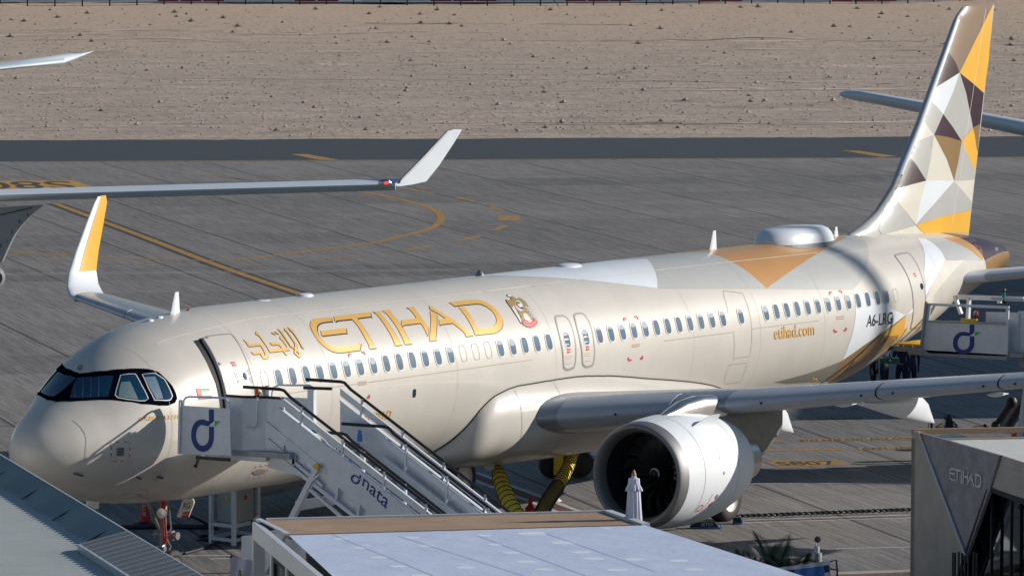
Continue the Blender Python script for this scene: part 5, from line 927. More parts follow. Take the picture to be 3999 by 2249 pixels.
for X, dz in ((36.02, .12), (38.02, .12)):
    mb = MB(); mb.tube([(X, -4.2, 4.33+dz), (X, -5.55, 4.33+dz), (X, -5.75, 4.24+dz)]+[(X, -5.6-s, 4.33+dz-ML*s) for s in (.5, 3, 7.4)], .025, 8)
    for s in (.2, 1.3, 2.4): mb.tube([(X, -5.6-s, 4.2-ML*s), (X, -5.6-s, 4.33+dz-ML*s)], .015, 6)
    part('handrail', mb, M['slat'], RS, smooth=True)
bx = lambda pts, X: [atx(*p, X) for p in crop(*sR, pts)]
mb = MB(); a, b, c, e = bx([(1180, 150), (2493, 190), (1140, 120), (1265, 480)], 38.1); mb.bar(a, b, .06, .12); mb.bar(c, e, .08, .1, up=(1, 0, 0)); a, b = bx([(1420, 160), (1400, 590)], 38.1); mb.bar(a, b, .08, .12, up=(1, 0, 0)); a, b, c = bx([(2010, 180), (2020, 270), (2493, 270)], 38.1); mb.bar(a, b, .1, .1, up=(1, 0, 0)); part('platform_frame', mb, SW, RS)
mb = MB(); pp_ = [np.array(p) for p in bx([(2110, 240), (2100, 60)], 37.9)]; mb.tube([pp_[0], pp_[1]], .05, 8); part('valve_green', mb, mat('teal_valve', (.0, .16, .13), .4), RS); mb = MB(); mb.ball(pp_[1]+EZ*.05, .07, 8); mb.ball(pp_[0], .08, 8, (1, 1, .7)); part('valve_cap', mb, M['rubber'], RS)
mb = MB(); mb.prism([(35.94, -5.05, 4.12), (35.94, -5.05, 3.1), (35.94, -4.1, 3.1), (35.94, -4.1, 4.1)], (.03, 0, 0)); part('platform_wall', mb, SW, RS)
mb = MB(); 
for X in (36.1, 37.9): mb.bar((X, -5.3, 2.7), (X, -5.0, .6), .12, .14, up=(1, 0, 0)); mb.bar((X, -4.6, .6), (X, -12.6, .6), .16, .2)
mb.bar((36.1, -5.0, .7), (37.9, -5.0, .7), .14, .16); part('chassis', mb, SW, RS)
for X in (36.0, 38.0):
    for y in (-5.6, -11.2): mb = MB(); mb.lathe((X-.12, y, .4), (1, 0, 0), [(0, .0), (0, .34), (.04, .39), (.12, .4), (.2, .39), (.24, .34), (.24, 0)], 24); part('wheel', mb, M['tyre'], RS, smooth=True, angle=50)
mb = MB(); a = rx([(1450, 1300)])[0]; mb.box(a+np.array([.1, 0, 0]), (.06, .12, .1)); part('tail_lamp', mb, M['redplastic'], RS)
# ================= neighbouring aircraft =================
def pxd(x, y, dep): v = ray(x, y); return CAMP+v*dep       # v has unit depth along the view axis
def depth_of(p): return float((np.array(p)-CAMP) @ CD)
def simple_wing(root, name, secs, tc, m, fo=None, lab=None):
    mb = MB(); rings = []
    for le, te, k in secs:
        le = np.array(le); te = np.array(te); cd = te-le; c = np.linalg.norm(cd); cd /= c; rings.append([le+cd*c*x+EZ*c*tc*k*y for x, y in FO])
    mb.loft(rings); return part(name, mb, m, root, smooth=True, angle=50, label=lab)
def body(root, c, ax, L_, r_, m, up=0.0):
    mb = MB(); ax = np.array(ax)/np.linalg.norm(ax); mb.lathe(np.array(c)-ax*L_*.35, ax, [(0, 0), (.2, r_*.3), (.8, r_*.6), (2, r_*.88), (4, r_), (L_*.6, r_), (L_*.85, r_*.55), (L_, .15)], 40); return part('fuselage', mb, m, root, smooth=True)
gw = mat('neighbour_wing_grey', (.62, .68, .74), .45, 0, .2, var=.04, scale=1); gu = mat('neighbour_grey', (.33, .33, .33), .45, 0, .2, var=.08, scale=1)
A2 = empty('airliner', 'airliner at the left edge, its long pale wing ending in a white swept winglet', 'airliner', (20, 38, 0))
secs = []
for x in np.linspace(-1500, 1545, 14):
    q = x/1500; le = atz(x, 768-42*q, 5.95+.25*max(0, q)); te = atz(x+60, 738-41*q, 6.12+.25*max(0, q)); secs.append((le, te, 1))
w2 = simple_wing(A2, 'wing', secs, .085, gw)
mb = MB(); mb.loft([[np.array(le)+EZ*a+(np.array(le)-np.array(te))*.03*b for a, b in ((-.14, .2), (-.10, 1), (.0, 1.4), (.05, .8), (.03, 0), (-.14, -.5))] for le, te, k in secs]); part('leading_edge', mb, M['wingunder'], w2, smooth=True)
d2 = depth_of(secs[-1][0])
wlp = [(1545, 715), (1562, 700), (1650, 612), (1748, 512), (1775, 505), (1803, 506), (1770, 560), (1712, 648), (1670, 700), (1662, 710), (1610, 722), (1560, 729), (1530, 725)]
mb = MB(); mb.prism([pxd(x, y, d2+(x-1545)*.0055+(730-y)*.002) for x, y in wlp], CD*.10+CR*.02); wg2 = part('winglet', mb, M['white'], A2, bevel=.015); mb = MB(); mb.tube([pxd(x, y, d2-.03+(x-1545)*.0055+(730-y)*.002) for x, y in ((1562, 712), (1570, 700), (1655, 614), (1748, 514))], .035, 8); part('leading_edge', mb, M['metal'], wg2, smooth=True)
mb = MB(); a = pxd(1476, 715, d2-.35); b = pxd(1528, 714, d2-.35); mb.tube([a, a*.8+b*.2, a*.5+b*.5, a*.15+b*.85, b], [.02, .09, .12, .10, .03], 14); lp_ = part('lamp_pod', mb, M['metal'], A2, smooth=True); mb = MB(); mb.ball(pxd(1508, 715, d2-.46), .06, 12, (1.2, 1.2, .8)); part('navigation_lamp', mb, mat('red_lamp', (.6, .02, .03), .2, emit=((1, .05, .08), 1.5)), lp_, smooth=True)
fp2 = [(-220, 806), (0, 808)]+[tuple(p) for p in cat_([(172, 800), (112, 850), (66, 905), (38, 957), (19, 1000), (8, 1022)], 5)]+[(-30, 1035), (-220, 1000)]
dd = depth_of(secs[6][0])+1.0; mb = MB(); mb.prism([pxd(x, y, dd+.2) for x, y in fp2], CD*.4); fb_ = part('engine_pylon', mb, gu, A2, bevel=.05); mb = MB()
for x, y in ((108, 832), (76, 858), (46, 898), (24, 936), (3, 952)): a = pxd(x, y, dd+.16); mb.bar(a, a-EZ*.10, .015, .02, up=(1, 0, 0))
mb.tube([pxd(0, 840, dd+.17), pxd(125, 811, dd+.17)], .012, 5); part('drain_slots', mb, M['dark'], fb_)
mb = MB(); c_ = pxd(-22, 1085, dd+3); mb.lathe(c_, (.5, .8, 0), [(-.15, .2), (-.12, .3), (0, .34), (.12, .3), (.15, .2)], 24); part('wheel', mb, gu, A2, smooth=True)
body(A2, np.array(secs[0][0])+np.array([0, 0, -1.0]), (.84, .53, 0), 30, 1.9, gw)
A3 = empty('airliner', 'distant airliner at the upper left showing only a slim silver wing pointing over the sand', 'airliner', (60, 95, 0))
secs = []
for x in np.linspace(-1500, 250, 10): q = x/260; le = atz(x, 270-28*max(q, -2)+(0 if q > -2 else (q+2)*8), 7.5+.15*q); te = atz(x+30, 244-34*max(q, -2)+(0 if q > -2 else (q+2)*8), 7.55+.15*q); secs.append((le, te, 1))
secs += [(atz(300, 226, 7.65), atz(325, 207, 7.7), .8), (atz(335, 213, 7.68), atz(348, 203, 7.7), .7), (atz(362, 202, 7.7), atz(366, 199, 7.7), .5)]; w3 = simple_wing(A3, 'wing', secs, .045, gw)
body(A3, np.array(secs[0][0])+np.array([0, 0, -1.0]), (.84, .53, 0), 34, 2.0, gw)
A4 = empty('airliner', 'airliner far behind the tail fin whose rounded silver wing reaches out over the sand', 'airliner', (115, 30, 0))
bot = [(3280, 372), (3300, 382), (3340, 390), (3450, 410), (3590, 438), (3700, 462), (3850, 497), (3999, 530), (4500, 640), (5200, 800)]; top = [(3285, 360), (3305, 354), (3345, 352), (3450, 368), (3590, 392), (3700, 412), (3850, 442), (3999, 470), (4500, 570), (5200, 720)]
mb = MB(); rings = []
for (a, b), (c, e) in zip(bot, top):
    de = 206-(a-3280)*.006; B_ = pxd(a, b, de); T_ = pxd(c, e, de); h = (T_-B_)/2; m_ = (T_+B_)/2; rings.append([m_+h*math.sin(t)+CD*2.6*abs(1 if a > 3300 else .5)*math.cos(t)*(1 if math.cos(t) > 0 else .25) for t in np.linspace(0, 2*math.pi, 17)[:-1]])
mb.loft(rings); part('wing', mb, gw, A4, smooth=True, angle=60); body(A4, pxd(5200, 770, 195)-EZ*1.2, (.84, .53, 0), 40, 2.6, gw)
# ================= buildings in the foreground =================
def corrug(lp, z, per, amp, m, name, parent, d_along, d_across):
    # a sheet-metal roof: ridges run along d_along over the outline lp
    A = np.array([[p[0], p[1]] for p in lp]); da = np.array(d_along[:2]); da = da/np.linalg.norm(da); dc = np.array([-da[1], da[0]]); dc = dc if dc @ np.array(d_across[:2]) > 0 else -dc; U_ = A @ da; V_ = A @ dc; mb = MB(); v = V_.min(); rows = []
    poly = np.stack([V_, U_], 1)
    def span(vv):
        xs_ = []
        for i in range(len(poly)):
            (v0, u0), (v1, u1) = poly[i], poly[(i+1) % len(poly)]
            if (v0-vv)*(v1-vv) <= 0 and v0 != v1: xs_.append(u0+(u1-u0)*(vv-v0)/(v1-v0))
        return (min(xs_), max(xs_)) if len(xs_) >= 2 else None
    while v < V_.max():
        for f, h in ((0, 0), (.18, amp), (.42, amp), (.6, 0)):
            s_ = span(v+per*f)
            if s_: rows.append([np.append(da*u+dc*(v+per*f), z+h) for u in s_])
        v += per
    n = len(rows); mb.add([p for r_ in rows for p in r_], [(2*i, 2*i+1, 2*i+3, 2*i+2) for i in range(n-1)]); return part(name, mb, m, parent)
def ext(a, b, t): a = np.array(a, float); b = np.array(b, float); return a+(b-a)*t
# left hall
LB = empty('exhibition_hall', 'low hall at the lower left with corrugated metal roof and dark sloping edge sheets', 'building', (-25, -8, 0))
O1 = atz(0, 1777, 5.0); O2 = atz(790, 2251, 5.0); ed = (O2-O1)/np.linalg.norm(O2-O1); en_ = np.array([-ed[1], ed[0], 0]); en_ = en_ if (en_ @ CR) < 0 else -en_     # en_: into the roof
S_, E_ = O1-ed*16, O2+ed*14; pm = mat('parapet_sheet', (.075, .115, .135), .38, .5, var=.12, scale=1.5); rfm = mat('roof_sheet', (.46, .485, .475), .5, .1, var=.06, scale=.5); wlm = mat('hall_wall', (.45, .45, .44), .8, var=.05)
mb = MB(); n = int(np.linalg.norm(E_-S_)/.25); mb.loft([[S_+ed*t+en_*a-EZ*(b+.02*math.sin(t*1.9)*(1 if b else .1)) for a, b in ((.0, 0), (.05, .0), (.50, .27), (.30, .35))] for t in np.linspace(0, np.linalg.norm(E_-S_), n)]); part('parapet', mb, pm, LB, smooth=True, angle=50)
t = 0.7
while t < np.linalg.norm(E_-S_): p = S_+ed*t+en_*.10; mb = MB(); mb.bar(p-en_*.03-EZ*.03, p+en_*.41-EZ*.27, .014, .012); t += 1.55; part('sheet_joint', mb, M['dark'], LB)
mb = MB(); mb.bar(S_+EZ*.012, E_+EZ*.012, .03, .02); part('parapet_cap', mb, M['slat'], LB)
rl = [S_+en_*.05, E_+en_*.05, E_+en_*18, S_+en_*18]; corrug(rl, 4.69, .27, .06, rfm, 'roof', LB, E2, -E1)
mb = MB(); mb.prism([S_-EZ*5, E_-EZ*5, E_-EZ*.03, S_-EZ*.03], en_*.04); part('wall', mb, wlm, LB); mb = MB(); mb.prism([E_+en_*.2-EZ*5, E_+en_*18-EZ*5, E_+en_*18-EZ*.65, E_+en_*.2-EZ*.65], ed*-.2); mb.prism([E_+en_*18-EZ*5, S_+en_*18-EZ*5, S_+en_*18-EZ*.65, E_+en_*18-EZ*.65], en_*-.2); mb.prism([S_+en_*.2-EZ*5, S_+en_*18-EZ*5, S_+en_*18-EZ*.65, S_+en_*.2-EZ*.65], ed*.2); part('side_wall', mb, wlm, LB)
P1_, P2_, P3_ = atz(308, 2138, 4.80), atz(500, 2086, 4.98), atz(780, 2254, 4.98); e_ = ed; P3_ = P2_+e_*16; P4_ = P1_+e_*16; pg = mat('raised_sheet', (.22, .215, .215), .5, .3, var=.08, scale=1)
mb = MB(); mb.prism([P1_, P2_, P3_, P4_], (0, 0, .04)); pr2 = part('raised_roof', mb, pg, LB); L_ = 0; 
while L_ < 16:
    mb = MB(); a = P1_+e_*L_+EZ*.055; b = P2_+e_*L_*1.0+EZ*.055; mb.bar(a, b, .018, .018); part('roof_rib', mb, M['wingtop'], pr2); L_ += .42
mb = MB(); mb.bar(P1_+EZ*.0, P4_+EZ*.0, .05, .12); part('roof_edge', mb, M['slat'], pr2)
# centre pavilion
CB = empty('pavilion', 'white fabric roofed pavilion in the foreground with a plywood edge deck and white frame', 'pavilion', (-8, -22, 0)); ZT = 3.6
L0 = atz(985, 2034, ZT); L1 = atz(1128, 2092, ZT); R0 = atz(2372, 2000, ZT); R1 = atz(2522, 2053, ZT); R2 = ext(R1, atz(3130, 2249, ZT), 1.6); L2 = ext(L1, atz(1310, 2262, ZT), 3.0)
fab = mat('roof_fabric', (.54, .61, .78), .75, var=.05, scale=.9, bump=.03, bscale=1.3); ply = mat('plywood', (.37, .25, .16), .75, var=.14, scale=1.3, aniso=(1.0, 1.0, 1)); wf = mat('white_frame', (.55, .57, .60), .5, var=.04); gp_ = mat('grey_glazing', (.12, .14, .15), .25, 0, .5, var=.05)
rs = np.random.RandomState(3); mb = MB(); nu, nv = 90, 60; a_, b_ = vnoise(21), vnoise(22); V_ = []
for j in range(nv+1):
    for i in range(nu+1):
        u, v = i/nu, j/nv; p = (L1*(1-u)+R1*u)*(1-v)+(L2*(1-u)+R2*u)*v; dz = 0.0+.05*math.sin(math.pi*min(1, u*1))*0
        dz += .02*abs(math.sin(v*22))*0; V_.append(p+EZ*.015)
mb.add(V_, [(j*(nu+1)+i, j*(nu+1)+i+1, (j+1)*(nu+1)+i+1, (j+1)*(nu+1)+i) for j in range(nv) for i in range(nu)]); fr = part('fabric_roof', mb, fab, CB, smooth=True)
def onroof(x, y, h=.022): return atz(x, y, ZT+.0165)
spm = mat('fabric_patch', (.72, .78, .86), .7)
for x, y, w_ in ((1330, 2103, 30), (1410, 2138, 32), (1480, 2175, 34), (1555, 2210, 36), (1640, 2245, 36), (1605, 2098, 34), (1668, 2130, 34), (1885, 2090, 34), (1940, 2125, 34), (2080, 2082, 60), (1998, 2157, 36), (2056, 2192, 42), (2125, 2222, 40), (2200, 2118, 50), (2270, 2155, 40), (2320, 2180, 42), (2370, 2010+50, 20), (2480, 2183, 40), (1820, 2215, 40), (1430, 2068+60, 20), (2412, 2224, 44), (2650, 2188, 40), (2710, 2222, 40)):
    mb = MB(); mb.add([onroof(x+w_*math.cos(t), y+w_*.13*math.sin(t), .045) for t in np.linspace(0, 2*math.pi, 17)[:-1]], [tuple(range(16))]); part('fabric_patch', mb, spm, fr)
smm = mat('fabric_seam', (.44, .51, .68), .8)
for a, b in (((1300, 2086), (1800, 2290)), ((1560, 2092), (2120, 2270)), ((2130, 2080), (2560, 2230)), ((1860, 2088), (2330, 2262))):
    mb = MB(); sp_s = [onroof(a[0]+(b[0]-a[0])*t, a[1]+(b[1]-a[1])*t)+EZ*.001 for t in np.linspace(0, 1, 12)]; mb.loft([[p-E2*.025, p+E2*.025] for p in sp_s], closed=False, caps=False); part('fabric_seam', mb, smm, fr)
def slab(lp, z0, z1): m_ = MB(); return m_.prism([(p[0], p[1], z0) for p in lp], (0, 0, z1-z0))
D0 = atz(1040, 2031, ZT); part('plywood_deck', slab([D0, R0, R1, L1], ZT-.06, ZT+.002), ply, CB)
mb = MB(); mb.bar(D0+EZ*.01, R0+EZ*.01, .08, .06); mb.bar(R0+EZ*.02, R1+EZ*.02, .16, .06); mb.bar(atz(1010, 2028, ZT), atz(1125, 2086, ZT), .10, .05); part('deck_trim', mb, wf, CB); mb = MB(); mb.bar(ext(L0, L1, .1)+EZ*-.01+E2*.10, ext(L0, L1, .95)-EZ*.01+E2*.10, .10, .02); part('gutter', mb, M['dark'], CB)
mb = MB(); mb.bar(L1+EZ*.012+E2*.0-E1*.03, R1+EZ*.012-E1*.03, .05, .03); part('deck_lip', mb, mat('ply_edge', (.20, .12, .07), .8), CB)
dl = (L2-L0)/np.linalg.norm(L2-L0); ln = np.array([-dl[1], dl[0], 0]); ln = ln if (ln @ CR) > 0 else -ln
def wallpt(s_, z, o=0.0): return np.array([L0[0], L0[1], 0])+dl*s_+ln*o+EZ*z
s1_ = float(np.linalg.norm(L1-L0)); sl_ = float(np.linalg.norm(L2-L0))
mb = MB(); mb.prism([wallpt(0, ZT-.01), wallpt(sl_, ZT-.01), wallpt(sl_, ZT-.33), wallpt(0, ZT-.33)], ln*.12); part('fascia', mb, wf, CB, bevel=.01)
def post(s_, w_): mb = MB(); mb.prism([wallpt(s_, 0, .002), wallpt(s_+w_, 0, .002), wallpt(s_+w_, ZT-.33, .002), wallpt(s_, ZT-.33, .002)], ln*.22); part('post', mb, wf, CB)
post(.0, .14); s_ = s1_-.12; post(s_, .20)
k = 0
while s_ < sl_-1.8:
    a = s_+.20; b = a+1.75; mb = MB(); mb.prism([wallpt(a, 0, .10), wallpt(b, 0, .10), wallpt(b, ZT-.36, .10), wallpt(a, ZT-.36, .10)], ln*.02); pn = part('glazing', mb, gp_, CB); mb = MB()
    mb.bar(wallpt(a+.03, .1, .07), wallpt(a+.03, ZT-.36, .07), .06, .06, up=tuple(ln)); mb.bar(wallpt(a, ZT-.40, .07), wallpt(b, ZT-.40, .07), .06, .08); mb.bar(wallpt(b-.03, .1, .07), wallpt(b-.03, ZT-.36, .07), .05, .05, up=tuple(ln)); part('frame', mb, M['dark'], pn); post(b, .14); s_ = b-.06; k += 1
mb = MB(); mb.prism([(*(L1+ln*.3)[:2], 0), (*(L1+ln*.3)[:2], ZT-.1), (*R1[:2], ZT-.1), (*R1[:2], 0)], dl*.15); mb.prism([(*R1[:2], 0), (*R1[:2], ZT-.05), (*R2[:2], ZT-.05), (*R2[:2], 0)], -ln*.12); part('rear_wall', mb, wf, CB)
mb = MB(); mb.prism([(*(R0)[:2], 0), (*(R0+ln*-.16)[:2], 0), (*(R0+ln*-.16)[:2], ZT-.07), (*(R0)[:2], ZT-.07)], dl*.16); part('post', mb, wf, CB)
# right hall with its folded stone front
EB = empty('exhibition_hall', 'stone fronted hall at the lower right with slanted name panel and dark glass', 'building', (0, -26, 0))
G0 = atz(3560, 1680, 5.0); G1 = atz(3889, 1770, 5.0); gd_ = G1-G0; gd_[2] = 0; gd_ /= np.linalg.norm(gd_); gn = np.array([-gd_[1], gd_[0], 0]); gn = gn if gn @ CR < 0 else -gn        # gn faces the viewer's left
def onw(x, y, o=0.0): return plane(x, y, G0+gn*o, gn)
def wq(pts, o, th, name, m, par=None, zb=None): mb = MB(); lp = [onw(x, y, o) for x, y in pts]; mb.prism(lp, -gn*th); return part(name, mb, m, par or EB)
stoneA = mat('brown_stone', (.40, .335, .28), .7, var=.14, scale=1.6, bump=.004, bscale=8); stoneB = mat('grey_stone', (.27, .235, .25), .7, var=.25, scale=3.0, bump=.006, bscale=10); mt = stoneB.node_tree
wq([(3560, 1680), (3590, 1686), (3773, 2176), (3749, 2246), (3690, 2420), (3553, 2420)], 0, .04, 'stone_wall', stoneA)
tp_ = [onw(3592, 1687, .02), onw(3909, 1777, .02), onw(3869, 1903, .02), onw(3773, 2176, .02)]; tp_[0] = tp_[0]+gn*.02; tp_[1] = tp_[1]+gn*.03; mb = MB(); mb.prism(tp_, -gn*.06); tpn = part('name_panel', mb, stoneB, EB)
mb = MB(); mb.bar(onw(3588, 1686, .06), onw(3773, 2176, .06), .05, .03, up=tuple(gn)); part('metal_trim', mb, M['slat'], EB); mb = MB(); mb.bar(onw(3594, 1692, .055), onw(3612, 1745, .055), .03, .03, up=tuple(gn)); part('copper_trim', mb, M['copper'], EB)
wq([(3909, 1777), (3999, 1806), (4500, 1960), (4500, 2150), (4010, 1950), (3869, 1903)], -.01, .04, 'stone_wall', stoneA)
wq([(3869, 1903), (4010, 1950), (4500, 2150), (4500, 2420), (3690, 2420), (3749, 2246), (3773, 2176)], -.22, .05, 'glass_front', mat('dark_glass', (.006, .007, .008), .02, 0, 0, spec=.9)); mb = MB()
for x, y in ((3876, 1905), (3952, 1932), (4040, 1965), (4140, 2010)): a = onw(x, y, -.12); b = np.array([a[0], a[1], 0.0]); mb.bar(a, b, .045, .05, up=tuple(gn))
mb.bar(onw(3866, 1908, -.02), onw(3748, 2250, -.02), .06, .12, up=tuple(gn)); mb.bar(onw(3869, 1906, -.05), onw(4500, 2152, -.05), .10, .08, up=tuple(gn)); part('mullions', mb, M['dark'], EB)
gb = atz(3999, 1673, 5.0); gdir = (gb-G0); gdir[2] = 0; gdir /= np.linalg.norm(gdir); GE = G0+gd_*30; rl = [G0, G0+gdir*14, GE+gdir*14, GE]; corrug([p+np.array([0, 0, 0]) for p in rl], 4.80, .24, .03, mat('white_roof_sheet', (.74, .73, .68), .55, .1, var=.05), 'roof', EB, gdir, gd_)
mb = MB(); mb.bar(G0+gd_*.02-EZ*.02, G0+gdir*14-EZ*.02, .12, .10); part('timber_edge', mb, ply, EB); mb = MB(); mb.prism([G0-EZ*5, G0+gdir*14-EZ*5, G0+gdir*14-EZ*.15, G0-EZ*.15], gd_*.2); mb.prism([GE+gdir*14-EZ*5, G0+gdir*14-EZ*5, G0+gdir*14-EZ*.15, GE+gdir*14-EZ*.15], -gdir*.2); part('side_wall', mb, stoneA, EB)
LT = [(s4, EL), (s4, [(400, 855), (945, 785), (962, 915), (935, 900), (420, 960)]), (s4, [(685, 540), (1475, 443), (1500, 558), (1190, 578), (1320, 760), (1440, 950), (1530, 1110), (1612, 1220), (1455, 1240), (1380, 1040), (1290, 880), (1190, 720), (1075, 596), (710, 640)]), (s4, [(1520, 438), (1675, 420), (1822, 620), (1932, 780), (2022, 930), (2165, 1148), (2008, 1172), (1950, 990), (1870, 850), (1770, 690), (1660, 540)]), (s4, [(1730, 412), (1890, 395), (2042, 580), (2152, 740), (2242, 900), (2380, 1125), (2224, 1144), (2140, 930), (2050, 770), (1930, 600)]),
      (s5, [(140, 570), (305, 552), (425, 720), (525, 850), (618, 985), (608, 1190), (500, 970), (455, 905), (95, 948), (42, 960), (35, 845), (365, 800), (290, 690)]), (s5, [(660, 640), (805, 722), (808, 900), (775, 1250), (818, 1270), (655, 1294), (678, 900)]), (s5, [(640, 515), (850, 645), (1100, 790), (1300, 930), (1596, 1174), (1435, 1195), (1150, 905), (890, 935), (858, 930), (860, 828), (990, 805), (860, 715), (655, 605)]),
      (s5, [(1072, 455), (1400, 412), (1600, 398), (1760, 410), (1900, 460), (2050, 560), (2165, 690), (2232, 820), (2244, 920), (2212, 1015), (2145, 1080), (2058, 1120), (1640, 1164), (1560, 960), (1460, 790), (1285, 565), (1402, 555), (1515, 700), (1632, 900), (1708, 1026), (1960, 1000), (2050, 970), (2100, 910), (2110, 830), (2080, 740), (2000, 630), (1880, 540), (1760, 492), (1650, 484), (1188, 538)])]
UL = [[(x, p_*2) for x, p_ in PX(crop(*sc, lp))] for sc, lp in LT]; al = np.array([q for l in UL for q in l]); mn, mx = al.min(0), al.max(0)
qs = [onw(*p, .06) for p in crop(3500, 1600, 2.232, [(458, 606), (740, 684), (746, 566), (468, 496)])]; sil = mat('silver_letters', (.62, .60, .60), .4, .3)
for l in UL: P_, F_ = fill([l], .6); mb = MB(); mb.add([bil(qs, (a-mn[0])/(mx-mn[0])[0], (b-mn[1])/(mx-mn[1])[1] if 0 else (b-mn[1])/(mx[1]-mn[1])) for a, b in P_], F_); part('letter', mb, sil, tpn)
# low kerb building between, terrace rails, poles
mb = MB(); a = atz(3262, 2232, 1.6); b = atz(3556, 2222, 1.6); mb.prism([a-EZ*1.6, b-EZ*1.6, b, a], -CD*.4*np.array([1, 1, 0])); o = thing('low_wall', mb, stoneA, 'low brown wall running from the palm to the stone fronted hall', 'wall')
for i, (x, y) in enumerate(((3722, 2160), (3730, 2162), (3744, 2158), (3757, 2163), (3782, 2160), (3803, 2157), (3815, 2163), (3769, 2172))):
    p = onw(x, y, .9+.12*(i % 3)); mb = MB(); mb.tube([(p[0], p[1], 0), p], .022, 8); mb.lathe(p, (0, 0, 1), [(0, .026), (.02, .026), (.021, 0)], 8)
    thing('flagpole', mb, M['rubber'], ['leftmost black pole before the stone front of the right hall', 'second black pole from the left before the right hall', 'tall black pole third from the left before the right hall', 'fourth black pole from the left before the right hall', 'black pole sixth from the left at the glass edge of the right hall', 'second to last black pole before the dark glass of the right hall', 'rightmost black pole before the dark glass of the right hall', 'short black pole at the foot of the slanted name panel'][i], 'pole', 'black poles before the right hall')
# ================= smaller things =================
# closed parasol
pp_ = atz(2476, 1842, 4.5); PS = empty('parasol', 'closed white parasol standing in front of the near engine intake', 'parasol', (pp_[0], pp_[1], 0)); cx, cy, zt_ = float(pp_[0]), float(pp_[1]), 4.5
clo = mat('parasol_cloth', (.62, .62, .70), .85, var=.04, bump=.004, bscale=6)
def folds(z0, z1, r0, r1, amp, nf, name, k=8):
    mb = MB(); mb.loft([[(cx+(r0+(r1-r0)*t)*(1+amp*(.3+t)*math.sin(nf*a+math.sin(3*a)))*math.cos(a), cy+(r0+(r1-r0)*t)*(1+amp*(.3+t)*math.sin(nf*a+math.sin(3*a)))*math.sin(a), z0+(z1-z0)*t+.02*math.sin(5*a)*t) for a in np.linspace(0, 2*math.pi, 73)[:-1]] for t in np.linspace(0, 1, k)]); return part(name, mb, clo, PS, smooth=True)
folds(zt_-.06, zt_-.34, .035, .145, .16, 9, 'cover_collar'); folds(zt_-.12, zt_-1.9, .10, .20, .16, 11, 'folded_cloth', 14)
mb = MB(); mb.tube([(cx, cy, 0), (cx, cy, zt_-.05)], .03, 10); part('pole', mb, M['brown'], PS); mb = MB(); mb.lathe((cx, cy, zt_-.08), (0, 0, 1), [(0, .02), (.01, .045), (.04, .045), (.06, .03), (.10, .022), (.12, .005)], 14); part('finial', mb, mat('wood_finial', (.42, .25, .13), .5), PS, smooth=True); mb = MB(); mb.lathe((cx, cy, 0), (0, 0, 1), [(0, .4), (.08, .38), (.09, .05)], 24); part('base', mb, M['seal'], PS)
# conditioned-air hoses
def hose(pts, ws, name, lab, dense_from, z_end):
    mid = cat_([np.array(p) for p in pts], 6); w_ = np.interp(np.linspace(0, 1, len(mid)), np.linspace(0, 1, len(ws)), ws); H = empty(name, lab, 'hose', tuple(mid[-1]*np.array([1, 1, 0])), 'yellow air hoses under the belly')
    L_ = np.concatenate([[0], np.cumsum(np.linalg.norm(np.diff(mid, axis=0), axis=1))]); mb = MB(); smp = np.arange(0, L_[-1], .02); ctr = np.stack([np.interp(smp, L_, [m_[i] for m_ in mid]) for i in range(3)], 1); rr = np.interp(smp, L_, w_); q = smp/L_[-1]
    rr = rr*np.where(q > dense_from, 1+.05*np.sin(smp*2*math.pi/.06), 1+.02*np.sin(smp*2*math.pi/.22)); mb.tube(list(ctr), list(rr), 24); part('fabric_tube', mb, mat('hose_yellow', (.95, .70, .09), .6, var=.12, scale=4), H, smooth=True)
    mb = MB(); s_ = .15
    while s_ < L_[-1]-.05:
        dn = s_/L_[-1] > dense_from; i = int(s_/.02); i = min(i, len(ctr)-2); t = ctr[i+1]-ctr[i]; t /= np.linalg.norm(t); r_ = float(rr[i])*1.02; mb.lathe(ctr[i], t, [(-.008, r_*.98), (-.006, r_+.012), (.006, r_+.012), (.008, r_*.98)], 28); s_ += .06 if dn else .17
    part('hoops', mb, M['rubber'], H); return H
a = aty(1940, 1818, -.5); b = atz(2052, 2052, .25); ks = [(1940, 1818), (1952, 1868), (1972, 1925), (2003, 1985), (2052, 2052)]; da_, db_ = depth_of(a), depth_of(b)
hose([pxd(x, y, da_+(db_-da_)*i/4) for i, (x, y) in enumerate(ks)], [.10, .17, .19, .18, .17], 'air_hose', 'yellow air hose with wide black hoops hanging from the belly beside the front stairs', 2, 0)
a = aty(2238, 1772, -.4); b = atz(2092, 2058, .25); ks = [(2238, 1772), (2212, 1838), (2172, 1905), (2128, 1975), (2092, 2058)]; da_, db_ = depth_of(a), depth_of(b)
hose([pxd(x, y, da_+(db_-da_)*i/4) for i, (x, y) in enumerate(ks)], [.14, .15, .17, .17, .17], 'air_hose', 'sunlit yellow air hose with closely spaced ribs running down in front of the engine', .45, 0)
mb = MB(); c_ = aty(1910, 1816, -.75); mb.lathe(c_, (-CD[0], -CD[1], 0), [(0, 0), (0, .13), (.02, .13), (.02, 0)], 28); part('service_plate', mb, M['cream'], AC)
mb = MB(); p = atz(2071, 2052, 0); mb.lathe((p[0], p[1], 0), (0, 0, 1), [(0, .14), (.42, .13), (.5, .06), (.55, .05), (.6, .06), (.66, .03), (.67, 0)], 18); thing('extinguisher', mb, M['redplastic'], 'small red extinguisher standing between the two yellow air hoses', 'extinguisher', smooth=True, angle=40)
